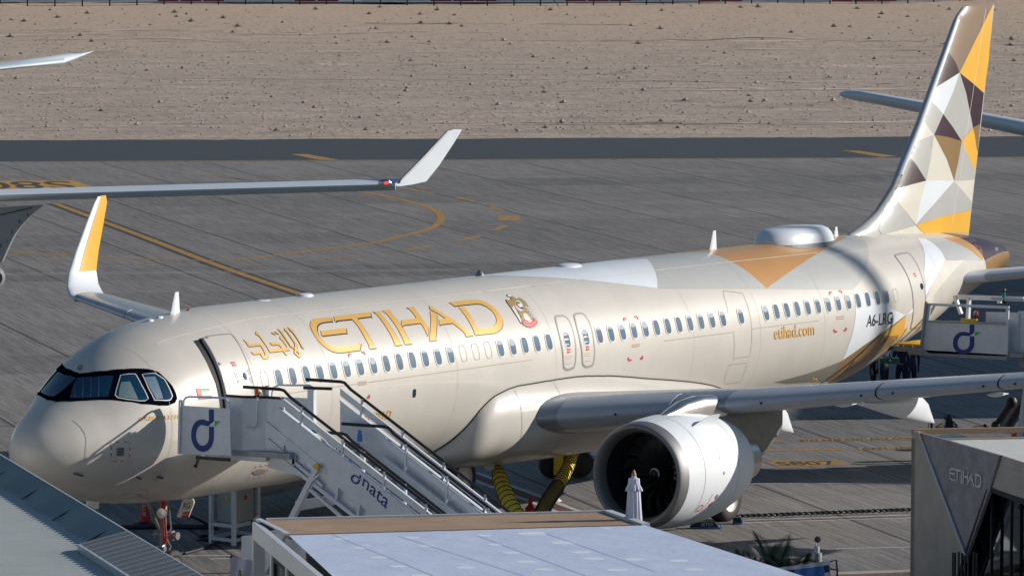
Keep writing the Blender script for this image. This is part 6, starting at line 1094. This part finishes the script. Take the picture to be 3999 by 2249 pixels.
mb = MB(); p = atz(2170, 1958, 0); rs = random.Random(4); mb.loft([[(p[0]+r_*math.cos(t)*1.5*rs.uniform(.8, 1.2), p[1]+r_*math.sin(t)*rs.uniform(.8, 1.2), .01+h*rs.uniform(.5, 1.3)) for t in np.linspace(0, 2*math.pi, 11)[:-1]] for r_, h in ((.14, 0), (.11, .05), (.05, .09), (.01, .08))]); thing('plastic_sheet', mb, mat('clear_plastic', (.7, .7, .66), .2, 0, .5), 'crumpled clear plastic sheet lying on the apron beside the ribbed hose', 'plastic sheet')
# red marker cone with its sideways name
p = atz(566, 2046, 0); MC = empty('marker_cone', 'tall red marker cone with white sideways letters behind the nose gear', 'cone', (p[0], p[1], 0)); mb = MB(); mb.lathe((p[0], p[1], .06), (0, 0, 1), [(0, .135), (.9, .065), (.93, .05), (.94, 0)], 28); part('cone', mb, M['redplastic'], MC, smooth=True, angle=40); mb = MB(); mb.lathe((p[0], p[1], 0), (0, 0, 1), [(0, .27), (.03, .27), (.07, .16), (.08, .13)], 8); part('base', mb, M['rubber'], MC)
q_ = [p+CR*a-CD*np.array([1, 1, 0])*.15+EZ*b for a, b in ((.03, .20), (.03, .62), (-.03, .62), (-.03, .20))]; q_ = [q_[0]-CR*.0, q_[1], q_[2], q_[3]]; 
part('letters', quadtext('JETEX', lambda a, b: bil([q_[0]+CR*.02, q_[1]+CR*.02, q_[2]-CR*.02, q_[3]-CR*.02], a, b)), M['white'], MC)
# ground power cabinet in a white frame
A_ = atz(825, 2119, 0); B_ = atz(913, 2130, 0); u_ = (B_-A_)/np.linalg.norm(B_-A_); v_ = np.array([-u_[1], u_[0], 0]); v_ = v_ if v_ @ CD > 0 else -v_; wd_ = float(np.linalg.norm(B_-A_)); C_ = B_+(atz(1007, 2108, 0)-B_); v_ = (C_-B_)/np.linalg.norm(C_-B_); ln_ = float(np.linalg.norm(C_-B_))
GC = empty('power_cabinet', 'pale grey power cabinet inside a white steel frame behind the nose gear', 'cabinet', tuple(A_)); mb = MB()
for a, b in ((0, 0), (1, 0), (0, 1), (1, 1)): q = A_+u_*wd_*a+v_*ln_*b; mb.bar(q, q+EZ*2.1, .085, .085, up=tuple(u_))
for z in (.12, .45, 2.06):
    for a, b, c, d in ((0, 0, 1, 0), (1, 0, 1, 1), (1, 1, 0, 1), (0, 1, 0, 0)): mb.bar(A_+u_*wd_*a+v_*ln_*b+EZ*z, A_+u_*wd_*c+v_*ln_*d+EZ*z, .07, .08)
part('steel_frame', mb, SW, GC); o_ = A_+u_*wd_*.12+v_*ln_*.12; cm = mat('cabinet_grey', (.36, .37, .36), .55, var=.06, scale=3); mb = MB(); mb.prism([o_+EZ*.5, o_+u_*wd_*.8+EZ*.5, o_+u_*wd_*.8+v_*ln_*.78+EZ*.5, o_+v_*ln_*.78+EZ*.5], EZ*1.5); part('cabinet', mb, cm, GC, bevel=.01)
for k, (dx, lab) in enumerate(((.1, 'a'), (.5, 'b'))):
    base = o_-v_*.012 if k == 0 else o_+u_*(wd_*.8+.012); dr_ = u_*wd_*.8 if k == 0 else v_*ln_*.78
    mb = MB()
    for z, w_ in ((1.62, .5), (1.5, .45), (1.38, .35), (1.3, .3)): a = base+dr_*.25+EZ*z; mb.bar(a, a+dr_*w_, .012, .02)
    part('notice_lines', mb, M['seal'], GC); mb = MB(); a = base+dr_*.5+EZ*1.05; mb.bar(a, a+dr_*.12, .012, .10); part('warning_sticker', mb, M['safety_yellow'] if k == 0 else M['redplastic'], GC)
mb = MB(); mb.tube([atz(1000, 2060, 1.0), atz(985, 2035, 1.15), atz(1006, 2015, 1.2)], .04, 8); part('cable_hook', mb, M['rubber'], GC, smooth=True)
# power cable and dark hoses on the ground
cab = cat_([atz(720, 2160, .04), atz(790, 2140, .04), atz(835, 2120, .04), atz(860, 2098, .04), atz(800, 2090, .04), atz(770, 2100, .04), atz(820, 2106, .04), atz(1000, 2085, .05)], 6); mb = MB(); mb.tube(cab, .035, 8); thing('power_cable', mb, M['rubber'], 'black power cable curling over the apron from the nose wheel to the power cabinet', 'cable', smooth=True)
mb = MB(); mb.tube(cat_([atz(370, 2060, .05), atz(500, 2058, .05), atz(650, 2056, .05), atz(840, 2058, .05)], 5), .06, 8); mb.tube(cat_([np.array([5.3, 0, 1.6]), atz(760, 2020, .4), atz(830, 2058, .05), atz(850, 2062, .05)], 6), .035, 8); thing('ground_hose', mb, M['rubber'], 'black hose lying along the apron behind the nose gear', 'hose', smooth=True)
# twisted rope barrier on the ground
a = atz(2860, 2015, .08); b = atz(3720, 1982, .08); d_ = (b-a); n_ = np.array([-d_[1], d_[0], 0])/np.linalg.norm(d_); L_ = np.linalg.norm(d_); mb = MB(); ns = int(L_/.05)
for ph_ in (0, math.pi): mb.tube([a+d_*i/ns+.022*(n_*math.cos(i*.05*2*math.pi/.3+ph_)+EZ*math.sin(i*.05*2*math.pi/.3+ph_)) for i in range(ns+1)], .03, 6)
thing('twisted_cable', mb, M['rubber'], 'thick black twisted cable laid across the apron behind the main wheel', 'cable', smooth=True)
# chocks with blue straps
def chock(px, py, w_, lab, txt=None):
    p = atz(px, py, 0); mb = MB(); u = CR*np.array([1, 1, 0]); u /= np.linalg.norm(u); v = np.array([-u[1], u[0], 0]); H_ = .16
    mb.prism([p-u*w_/2, p+u*w_/2, p+u*w_*.35+EZ*H_, p-u*w_*.42+EZ*H_], v*.22); C_ = empty('wheel_chock', lab, 'chock', tuple(p)); part('block', mb, M['rubber'], C_, bevel=.01)
    mb = MB(); mb.tube(cat_([p-u*w_*.5-v*.03+EZ*.03, p-v*.05+EZ*.02, p+u*w_*.5-v*.03+EZ*.03, p+u*(w_*.56)+v*.06+EZ*.1], 5), .022, 6); part('strap', mb, mat('blue_strap', (.02, .14, .48), .6), C_)
    if txt: f_ = -v*.006; part('chock_letters', quadtext(txt, lambda a, b: p+f_+u*(w_*(-.12+.42*a))+EZ*(.05+.09*b)), M['seal'] if 0 else M['slat'], C_)
chock(2752, 2064, .72, 'black chock with pale letters and a blue strap before the near main wheel', 'JETEX'); chock(2880, 2046, .22, 'small black chock with a loose blue strap behind the near main wheel')
# white service trailer seen between hose and engine
p = atz(2215, 1868, 0); TR = empty('service_trailer', 'low white service trailer with a dark wheel and yellow chock beyond the ribbed hose', 'trailer', tuple(p)); u = E2; v = -E1
mb = MB(); mb.prism([p+u*1.0+EZ*.45, p+u*3.4+EZ*.45, p+u*3.4+EZ*1.15, p+u*1.0+EZ*1.15], v*1.4); part('body', mb, M['white'], TR, bevel=.02); mb = MB(); mb.bar(p-u*.6+EZ*.4+v*.5, p+u*3.6+EZ*.4+v*.5, .1, .1); part('frame', mb, M['darkmetal'], TR)
for s_ in (-.35, .35, 2.4): mb = MB(); mb.lathe(p+u*s_+EZ*.36, tuple(v), [(0, 0), (0, .3), (.03, .35), (.2, .36), (.22, .3), (.22, 0)], 28); part('wheel', mb, M['tyre'], TR, smooth=True, angle=50)
mb = MB(); c_ = p-u*.28-v*.05; mb.prism([c_+EZ*.12-u*.1, c_+EZ*.12+u*.14, c_+EZ*.62+u*.14, c_+EZ*.62-u*.1], v*-.08); part('wheel_clamp', mb, M['safety_yellow'], TR)
# baggage tractor showing over the right hall roof
p = atz(3713, 1648, 1.18)*np.array([1, 1, 0])+E2*1.3-E1*.2; BT = empty('tow_tractor', 'dark open tow tractor with black steering wheel and seat beyond the right hall roof', 'tractor', tuple(p)); u = E2; v = -E1; dkb = mat('tractor_blue', (.02, .045, .07), .4, 0, .4)
def bp3(x, y, h): return atz(x, y, h)
mb = MB(); mb.prism([p-u*1.5-v*.6+EZ*.35, p+u*1.6-v*.6+EZ*.35, p+u*1.6-v*.6+EZ*.62, p-u*.2-v*.6+EZ*.62, p-u*.9-v*.6+EZ*.80, p-u*1.5-v*.6+EZ*.74], v*1.2); part('body', mb, dkb, BT, bevel=.03)
for a, b in ((-1.0, -.62), (1.1, -.62), (-1.0, .5), (1.1, .5)): mb = MB(); mb.lathe(p+u*a+v*b+EZ*.3, tuple(v), [(0, 0), (0, .26), (.03, .3), (.15, .3), (.17, .26), (.17, 0)], 24); part('wheel', mb, M['tyre'], BT, smooth=True, angle=50)
c_ = bp3(3713, 1648, 1.18); dpt = depth_of(c_); mb = MB(); ax1 = CR*.80-CU*.62; ax2 = CR*.30+CU*.32+CD*.5; mb.tube([c_+.21*(math.cos(t)*ax1+math.sin(t)*ax2*.55) for t in np.linspace(0, 2*math.pi, 30)], .018, 6, caps=False)
for t in (.4, 2.5, 4.6): mb.tube([c_, c_+.21*(math.cos(t)*ax1+math.sin(t)*ax2*.55)], .013, 5)
mb.tube([c_, c_-EZ*.3-CR*.1], .03, 8); part('steering_wheel', mb, M['rubber'], BT, smooth=True); mb = MB()
for px, py, r_ in ((3706, 1628, .07), (3704, 1640, .08)): mb.ball(pxd(px, py, dpt+.1), r_, 12, (1, 1, 1.15))
mb.loft([[pxd(x, y, dpt+.1)+CD*e for e in (0, .35)]+[pxd(x2, y, dpt+.1)+CD*e for e in (.35, 0)] for x, x2, y in ((3700, 3718, 1632), (3694, 3722, 1650), (3692, 3722, 1665), (3688, 3724, 1690))]); part('seat_and_controls', mb, M['rubber'], BT, smooth=True, angle=40)
mb = MB(); mb.tube([pxd(3655, 1664, dpt), pxd(3680, 1650, dpt), pxd(3695, 1648, dpt)], .008, 5); mb.tube([pxd(3648, 1668, dpt), pxd(3675, 1655, dpt), pxd(3690, 1660, dpt)], .01, 5); mb.loft([[pxd(x, y, dpt+.02), pxd(x+6, y+12, dpt-.2)] for x, y in ((3652, 1666), (3676, 1664), (3690, 1664))], closed=False, caps=False); part('control_rods', mb, dkb, BT); mb = MB(); a = pxd(3673, 1667, dpt-.3); mb.box(a, (.10, .10, .05)); part('label_plate', mb, M['safety_yellow'], BT)
mb = MB(); mb.tube([pxd(3625, 1700, dpt-1), pxd(3625, 1660, dpt-1), pxd(3628, 1655, dpt-1)], .014, 6); a = pxd(3638, 1655, dpt-1); mb.box(a, (.05, .05, .26)); thing('mirror_post', mb, M['rubber'], 'black mirror on a thin post rising at the left end of the right hall roof', 'mirror')
mb = MB(); mb.tube(cat_([pxd(3800, 1690, dpt-2), pxd(3801, 1668, dpt-2), pxd(3812, 1664, dpt-2), pxd(3834, 1664, dpt-2), pxd(3842, 1669, dpt-2), pxd(3843, 1690, dpt-2)], 4), .022, 8); g_ = thing('guard_hoop', mb, M['safety_yellow'], 'yellow tubular guard hoop showing above the right hall roof', 'guard hoop', smooth=True); mb = MB(); mb.ball(pxd(3846, 1662, dpt-2), .05, 10); mb.ball(pxd(3852, 1668, dpt-2), .045, 10); thing('hand_lamp', mb, M['rubber'], 'small black lamp beside the yellow guard hoop', 'lamp')
# striped barrel and the stabiliser struts of the rear stairs
p = atz(3998, 1749, 0); TB = empty('traffic_barrel', 'big red and white banded traffic barrel at the right edge above the hall roof', 'barrel', tuple(p)); hh = [0, .22, .46, .72, .90, 1.10, 1.28, 1.30]; rr_ = [.36, .345, .33, .31, .29, .27, .24, .20]
for k in range(6): mb = MB(); mb.lathe(p+EZ*.02, (0, 0, 1), [(hh[k], rr_[k]), (hh[k+1], rr_[k+1])]+([(hh[k+1]+.02, .0)] if k == 5 else []), 32); part('band', mb, M['redplastic'] if k % 2 else M['white'], TB, smooth=True, angle=40)
qb = [p+np.append((CR*a)[:2], 0)-CD*np.array([1, 1, 0])*.325+EZ*b for a, b in ((-.26, .52), (.02, .52), (.02, .66), (-.26, .66))]; part('letters', quadtext('JEX', lambda a, b: bil(qb, a, b)), M['white'], TB)
dr_ = depth_of(atz(3950, 1720, .2)); mb = MB(); mb.tube([pxd(3890, 1668, dr_-3), pxd(3960, 1562, dr_-3)], .11, 10); mb.tube([pxd(3938, 1670, dr_-3.4), pxd(4030, 1530, dr_-3.4)], .11, 10); mb.ball(pxd(3890, 1662, dr_-3), .14, 10); mb.ball(pxd(3951, 1570, dr_-3), .16, 10); part('stabiliser_strut', mb, M['rubber'], RS, smooth=True); mb = MB(); mb.bar(pxd(3918, 1680, dr_-2.8), pxd(3992, 1545, dr_-2.8), .14, .1, up=(1, 0, 0)); part('stabiliser_beam', mb, SG, RS)
# palm, lamp, banners
def palm(base, top, nfr, lab, sd, ln_=1.0):
    rs = random.Random(sd); T = empty('palm', lab, 'palm', (base[0], base[1], 0), 'potted palms between the pavilion and the right hall'); mb = MB()
    mb.tube([(base[0], base[1], 0), (top[0], top[1], top[2]-.35)], [.05, .035], 8); part('trunk', mb, M['brown'], T); g = mat('palm_leaf', (.028, .055, .022), .5, var=.45, scale=6)
    for k in range(nfr):
        az = k*2*math.pi/nfr+rs.uniform(-.3, .3); el = rs.uniform(.5, 1.4); L_ = ln_*rs.uniform(.75, 1.15); P_ = []; d = np.array([math.cos(az)*math.cos(el), math.sin(az)*math.cos(el), math.sin(el)]); q = np.array([top[0], top[1], top[2]-.4]); mb = MB(); n = 16
        for i in range(n+1): P_.append(q.copy()); q = q+d*L_/n; d = d+np.array([0, 0, -.085]); d /= np.linalg.norm(d)
        mb.tube(P_, [.011*(1-i/n*.8) for i in range(n+1)], 4)
        for i in range(3, n+1):
            t = P_[i]-P_[i-1]; t /= np.linalg.norm(t); s_ = np.cross(t, EZ); s_ /= max(.01, np.linalg.norm(s_)); 
            for sg in (-1, 1):
                for hf in (0, .25, .5, .75):
                    ll = L_*.34*math.sin(math.pi*min(1, (i+hf)/n*.85+.12))*rs.uniform(.85, 1.1); dd_ = s_*sg*.75+t*.65+EZ*.18; dd_ /= np.linalg.norm(dd_); o = P_[i]-t*hf*L_/n; w_ = np.cross(dd_, EZ); w_ /= max(.01, np.linalg.norm(w_)); w_ = w_*.4+EZ*.6; mb.add([o, o+dd_*ll*.4+w_*.008, o+dd_*ll-EZ*ll*.12, o+dd_*ll*.4-w_*.008], [(0, 1, 2, 3)])
        part('frond', mb, g, T)
for i, (x, y, s_, lb) in enumerate(((2935, 2212, .9, 'left palm of the three showing above the pavilion roof edge'), (3035, 2200, 1.15, 'tallest middle palm beside the pavilion roof edge'), (3110, 2222, .95, 'right palm of the three beside the blue banner'))):
    q = atz(x-10, y+2, 2.5); palm((q[0], q[1]), q, 19, lb, i+3, s_*.95)
q = atz(3189, 2216, 1.9); BL = empty('bollard_lamp', 'grey cylindrical post with a black round lamp on top beside the palms', 'lamp', (q[0], q[1], 0)); mb = MB(); mb.lathe((q[0], q[1], 0), (0, 0, 1), [(0, .105), (2.16, .105), (2.2, .10), (2.21, .075), (2.22, 0)], 28); part('post', mb, mat('galvanised', (.26, .30, .31), .4, .5, var=.1, scale=4), BL, smooth=True, angle=40); mb = MB(); mb.lathe((q[0], q[1], 2.2), (0, 0, 1), [(0, .055), (.12, .055), (.13, .04)], 14); mb.tube([(q[0], q[1], 2.3), (q[0]-.01, q[1]+.02, 2.4)], .015, 6); part('collar', mb, M['slat'], BL); mb = MB(); c_ = np.array([q[0], q[1], 2.46])+CR*.01; mb.lathe(c_, tuple(-CD+CU*.3+CR*.2), [(0, 0), (0, .06), (.03, .065), (.035, 0)], 20); part('lamp_head', mb, M['rubber'], BL)
def banner(lp, dep, cols, lab, fr_=None):
    B = empty('banner', lab, 'banner', tuple(pxd(*lp[0], dep)*np.array([1, 1, 0]))); cl = mat('banner_white', (.50, .50, .60), .8, bump=.006, bscale=5)
    def sheet_(pl, off, m, nm, par): 
        P_, F_ = fill([pl], 9); mb = MB(); mb.add([pxd(x, y, dep-off+.025*math.sin(x*.11+y*.02)) for x, y in P_], F_); return part(nm, mb, m, par, smooth=True)
    c = sheet_(lp, 0, cl, 'cloth', B)
    for i, (pl, m) in enumerate(cols): sheet_(pl, .006+.003*i, m, 'print', c)
    if fr_:
        mb = MB(); mb.tube([pxd(x, y, dep+.03) for x, y in fr_], .018, 6); part('frame', mb, M['rubber'], B)
    return B
navy2 = mat('banner_navy', (.012, .014, .07), .8); azure = mat('banner_azure', (.05, .17, .42), .8); dp = 104
banner([(3022, 2226), (3034, 2216), (3240, 2188), (3248, 2330), (3015, 2340)], dp, [([(3040, 2249), (3062, 2228), (3104, 2222), (3104, 2300), (3040, 2310)], navy2), ([(3104, 2222), (3218, 2208), (3222, 2300), (3104, 2310)], azure), ([(3216, 2207), (3236, 2204), (3240, 2232), (3221, 2235)], navy2)], 'blue and navy banner with white border below the palms', [(3242, 2191), (3266, 2186), (3270, 2240), (3272, 2340)])
banner([(2628, 2243), (2640, 2240), (2750, 2204), (2754, 2330), (2628, 2335)], dp-1, [([(2668, 2246), (2735, 2224), (2738, 2300), (2668, 2310)], mat('banner_sky', (.10, .22, .48), .8)), ([(2732, 2224), (2746, 2220), (2750, 2244), (2735, 2248)], navy2)], 'pale blue banner with a navy corner standing over the pavilion roof edge', [(2750, 2205), (2763, 2200), (2764, 2240), (2764, 2330)])
banner([(900, 2180), (912, 2174), (987, 2188), (992, 2330), (898, 2330)], dp, [([(928, 2260), (932, 2230), (936, 2221), (941, 2228), (944, 2262)], M['rubber']), ([(930, 2262), (934, 2234), (937, 2226), (941, 2262)], M['tan'])], 'lilac banner with a pointed emblem beside the white pavilion post', [(902, 2172), (905, 2330)])
mb = MB(); mb.tube([pxd(882, 2172, dp), pxd(903, 2175, dp)], .008, 5); mb.ball(pxd(904, 2170, dp), .025, 8); thing('pole_arm', mb, M['rubber'], 'thin arm with a black ball end at the top of the lilac banner', 'arm')
# deckhand fittings seen under the front stairs: black hose on the white cabinet
wb_ = atz(1055, 2112, 1.45); dw = depth_of(wb_); mb = MB(); mb.tube(cat_([pxd(1025, 2112, dw-.3), pxd(1040, 2108, dw-.4), pxd(1052, 2094, dw-.3), pxd(1064, 2100, dw-.3), pxd(1085, 2110, dw-.3)], 5), .035, 8); mb.ball(pxd(1040, 2110, dw-.4), .09, 10); mb.ball(pxd(1030, 2118, dw-.4), .06, 10); part('coiled_hose', mb, M['rubber'], FS, smooth=True); mb = MB(); a = pxd(1061, 2114, dw-.35); mb.box(a, (.16, .12, .03)); part('warning_label', mb, M['safety_yellow'], FS)
mb = MB(); q = atz(958, 2200, .2); mb.lathe((q[0], q[1], .0), (0, 0, 1), [(0, .09), (.45, .09), (.52, .04), (.6, .035), (.62, 0)], 16); mb.tube([(q[0], q[1], .55), (q[0]+.05, q[1]+.1, .65), (q[0], q[1]+.15, .5)], .02, 6); thing('extinguisher', mb, mat('dark_red', (.12, .01, .012), .4), 'dark red extinguisher standing beside the white cabinet under the front stairs', 'extinguisher', smooth=True)
# ================= people under the tail =================
def person(loc, rz, lab, pants, shirt, arms, sd):
    # one continuous skinned figure: joints with radii, then faces coloured by where they lie
    J = {}; E_ = []
    def j(n, p, r_, par=None): J[n] = (p, r_, len(J)); (par and E_.append((J[par][2], J[n][2])))
    j('pelvis', (0, 0, .96), .145); j('waist', (0, 0, 1.10), .13, 'pelvis'); j('chest', (0, .01, 1.30), .155, 'waist'); j('neck0', (0, 0, 1.46), .075, 'chest'); j('neck', (0, .005, 1.53), .055, 'neck0'); j('head', (0, .015, 1.63), .09, 'neck'); j('crown', (0, .01, 1.70), .085, 'head')
    for s_, n in ((-1, 'l'), (1, 'r')):
        j('hip'+n, (s_*.10, 0, .90), .10, 'pelvis'); j('knee'+n, (s_*.11, .02+.03*s_, .50), .062, 'hip'+n); j('ankle'+n, (s_*.12, -.01+.02*s_, .09), .042, 'knee'+n); j('heel'+n, (s_*.12, .02, .045), .042, 'ankle'+n); j('toe'+n, (s_*.14, .17, .035), .032, 'heel'+n)
        j('sh'+n, (s_*.18, 0, 1.43), .07, 'chest'); el, ha = arms[0 if s_ < 0 else 1]; j('el'+n, (s_*.24+el[0], el[1], el[2]), .045, 'sh'+n); j('wr'+n, (s_*.24+ha[0], ha[1], ha[2]), .03, 'el'+n); h = np.array([s_*.24+ha[0], ha[1], ha[2]]); d = h-np.array([s_*.24+el[0], el[1], el[2]]); d /= np.linalg.norm(d); j('palm'+n, tuple(h+d*.07), .033, 'wr'+n)
        pr_ = np.cross(d, (0, 0, 1)) if abs(d[2]) < .9 else np.array([0, 1., 0]); pr_ /= np.linalg.norm(pr_)
        for k in range(4): j('f%d' % k+n, tuple(h+d*(.13)+pr_*(k-1.5)*.02), .009, 'palm'+n); j('g%d' % k+n, tuple(h+d*(.17-.008*abs(k-1.3))+pr_*(k-1.5)*.02+np.array([0, .01, 0])), .008, 'f%d' % k+n)
        j('th'+n, tuple(h+d*.07+pr_*.045), .010, 'palm'+n)
    me = bpy.data.meshes.new('person'); me.from_pydata([J[n][0] for n in J], E_, []); o = bpy.data.objects.new('person', me); COL.objects.link(o)
    bm = bmesh.new(); bm.from_mesh(me); ly = bm.verts.layers.skin.verify(); bm.verts.ensure_lookup_table()
    for n in J: v = bm.verts[J[n][2]]; v[ly].radius = (J[n][1], J[n][1]*(.72 if n in ('chest', 'waist', 'pelvis') else 1)); v[ly].use_root = n == 'pelvis'
    bm.to_mesh(me); bm.free(); sk = o.modifiers.new('s', 'SKIN'); sb_ = o.modifiers.new('b', 'SUBSURF'); sb_.levels = 2; sb_.render_levels = 2
    dg = bpy.context.evaluated_depsgraph_get(); dg.update(); m2 = bpy.data.meshes.new_from_object(o.evaluated_get(dg)); bpy.data.objects.remove(o)
    o = bpy.data.objects.new('person', m2); COL.objects.link(o); m2.materials.clear()
    for m_ in (mat('skin', (.28, .15, .09), .6), pants, shirt, M['rubber'], mat('hair', (.012, .01, .01), .6)): m2.materials.append(m_)
    for p in m2.polygons:
        c = p.center; p.use_smooth = True; wr = min(np.linalg.norm(np.array(c)-np.array(J['palm'+n][0])) for n in 'lr')
        p.material_index = 3 if c.z < .10 else (1 if c.z < 1.0 and abs(c.x) < .23 else (4 if c.z > 1.66 or (c.z > 1.56 and c.y < -.02) else (0 if c.z > 1.50 or wr < .10 else 2)))
    o.location = loc; o.rotation_euler = (0, 0, rz); o['label'] = lab; o['category'] = 'person'; o['group'] = 'people standing under the tail'
    mb = MB(); mb.ball((0, .115, 1.615), .014, 8, (1, 1.2, 1.5)); mb.ball((-.03, .10, 1.64), .008, 6); mb.ball((.03, .10, 1.64), .008, 6); mb.ball((0, .10, 1.575), .016, 6, (1.6, .5, .5)); mb.ball((-.09, .01, 1.62), .02, 6, (.5, 1, 1.5)); mb.ball((.09, .01, 1.62), .02, 6, (.5, 1, 1.5))
    f = mesh_obj('face', mb, M['brown'], smooth=True); COL.objects.link(f); f.parent = o; return o
nv = mat('navy_cloth', (.012, .016, .05), .8); bk = mat('dark_trousers', (.010, .011, .022), .8); dn_ = ((0, .02, 1.15), (.02, .05, .90)); fw_ = ((-.02, .06, 1.16), (-.10, .26, 1.08)); fwr = ((.02, .06, 1.16), (.10, .26, 1.08))
yaw_ = math.atan2(-CD[1], -CD[0])-math.pi/2
for x, y, rz, lab, a_, dd_ in ((3408, 1560, yaw_+1.2, 'person in dark trousers with one hand hanging, leftmost under the tail', (dn_, dn_), bk), (3452, 1562, yaw_+.9, 'person in dark clothes holding a green box under the tail', (fw_, fwr), bk), (3520, 1556, yaw_-.4, 'person in navy overalls standing third from the left under the tail', (dn_, fwr), nv), (3556, 1552, yaw_+.3, 'person in bright navy overalls, rightmost under the rear stair plate', (dn_, dn_), nv)):
    p = atz(x, y, 0); person((p[0], p[1], 0), rz, lab, dd_, nv, a_, 1)
p = pxd(3472, 1408, depth_of(atz(3452, 1562, .6))-.3); mb = MB(); u = CR*np.array([1, 1, 0]); u /= np.linalg.norm(u); v = np.array([-u[1], u[0], 0]); mb.box(p, (.55, .25, .16), ax=(u, v, EZ)); mb.box(p+EZ*.09, (.2, .05, .05), ax=(u, v, EZ)); mb.ball(p-v*.13, .05, 10); thing('tool_case', mb, mat('green_case', (.01, .09, .07), .4), 'green tool case held by a person under the tail', 'tool case', bevel=.015)
# ================= out of view: a block and a slab added to shade the apron, and the mast =================
def off(x, y, h): p = atz(x, y, 0); return np.array([p[0]-SA*h, p[1]-SB*h, h])
hm = mat('shade_block_sheet', (.5, .5, .5), .7, var=.05); HT = 10.0
a, b, c, d = off(3072, 1641, HT), off(4600, 1625, HT), off(4600, 1150, HT), off(3400, 1160, HT); Hn = empty('shade_block', 'pale plain block added out of view to the right to shade the apron', 'shade_block', ((a+c)/2*np.array([1, 1, 0])).tolist()); mb = MB(); q = [a, b, c, d]; mb.prism([p_*np.array([1, 1, 0]) for p_ in q], (0, 0, HT)); part('walls', mb, hm, Hn)  # added unseen block, sized only to cast the large shadow behind the wing
a, b = off(2700, 1885, 4.5), off(4300, 1884, 4.5); c, d = off(4300, 1808, 4.5), off(2700, 1856, 4.5); MH = 42.0; q0 = np.array([34.6, -2.0, 4.0]); hm_ = 27.0; bx_ = q0-np.array([SA, SB, 0])*hm_; LM = empty('light_mast', 'tall floodlight mast standing beyond the right edge of the apron', 'light mast', (bx_[0], bx_[1], 0)); mb = MB(); mb.tube([(bx_[0], bx_[1], 0), (bx_[0], bx_[1], MH)], [.42, .26], 16); part('mast', mb, M['seal'], LM, smooth=True); mb = MB(); mb.lathe((bx_[0], bx_[1], MH), (0, 0, 1), [(0, .3), (.1, 1.6), (.7, 1.7), (.8, .3)], 20); part('lamp_ring', mb, M['seal'], LM)
Cn = empty('shade_slab', 'flat white slab on posts added out of view to the right to shade the apron', 'shade_slab', (a*np.array([1, 1, 0])).tolist()); mb = MB(); mb.prism([a, b, c, d], (0, 0, .1)); part('roof', mb, wf, Cn)  # added unseen slab, shaped to cast the narrow shadow band on the apron
for p_ in (a, b, c, d): mb = MB(); mb.bar(p_*np.array([1, 1, 0]), p_, .12, .12, up=(1, 0, 0)); part('post', mb, wf, Cn)
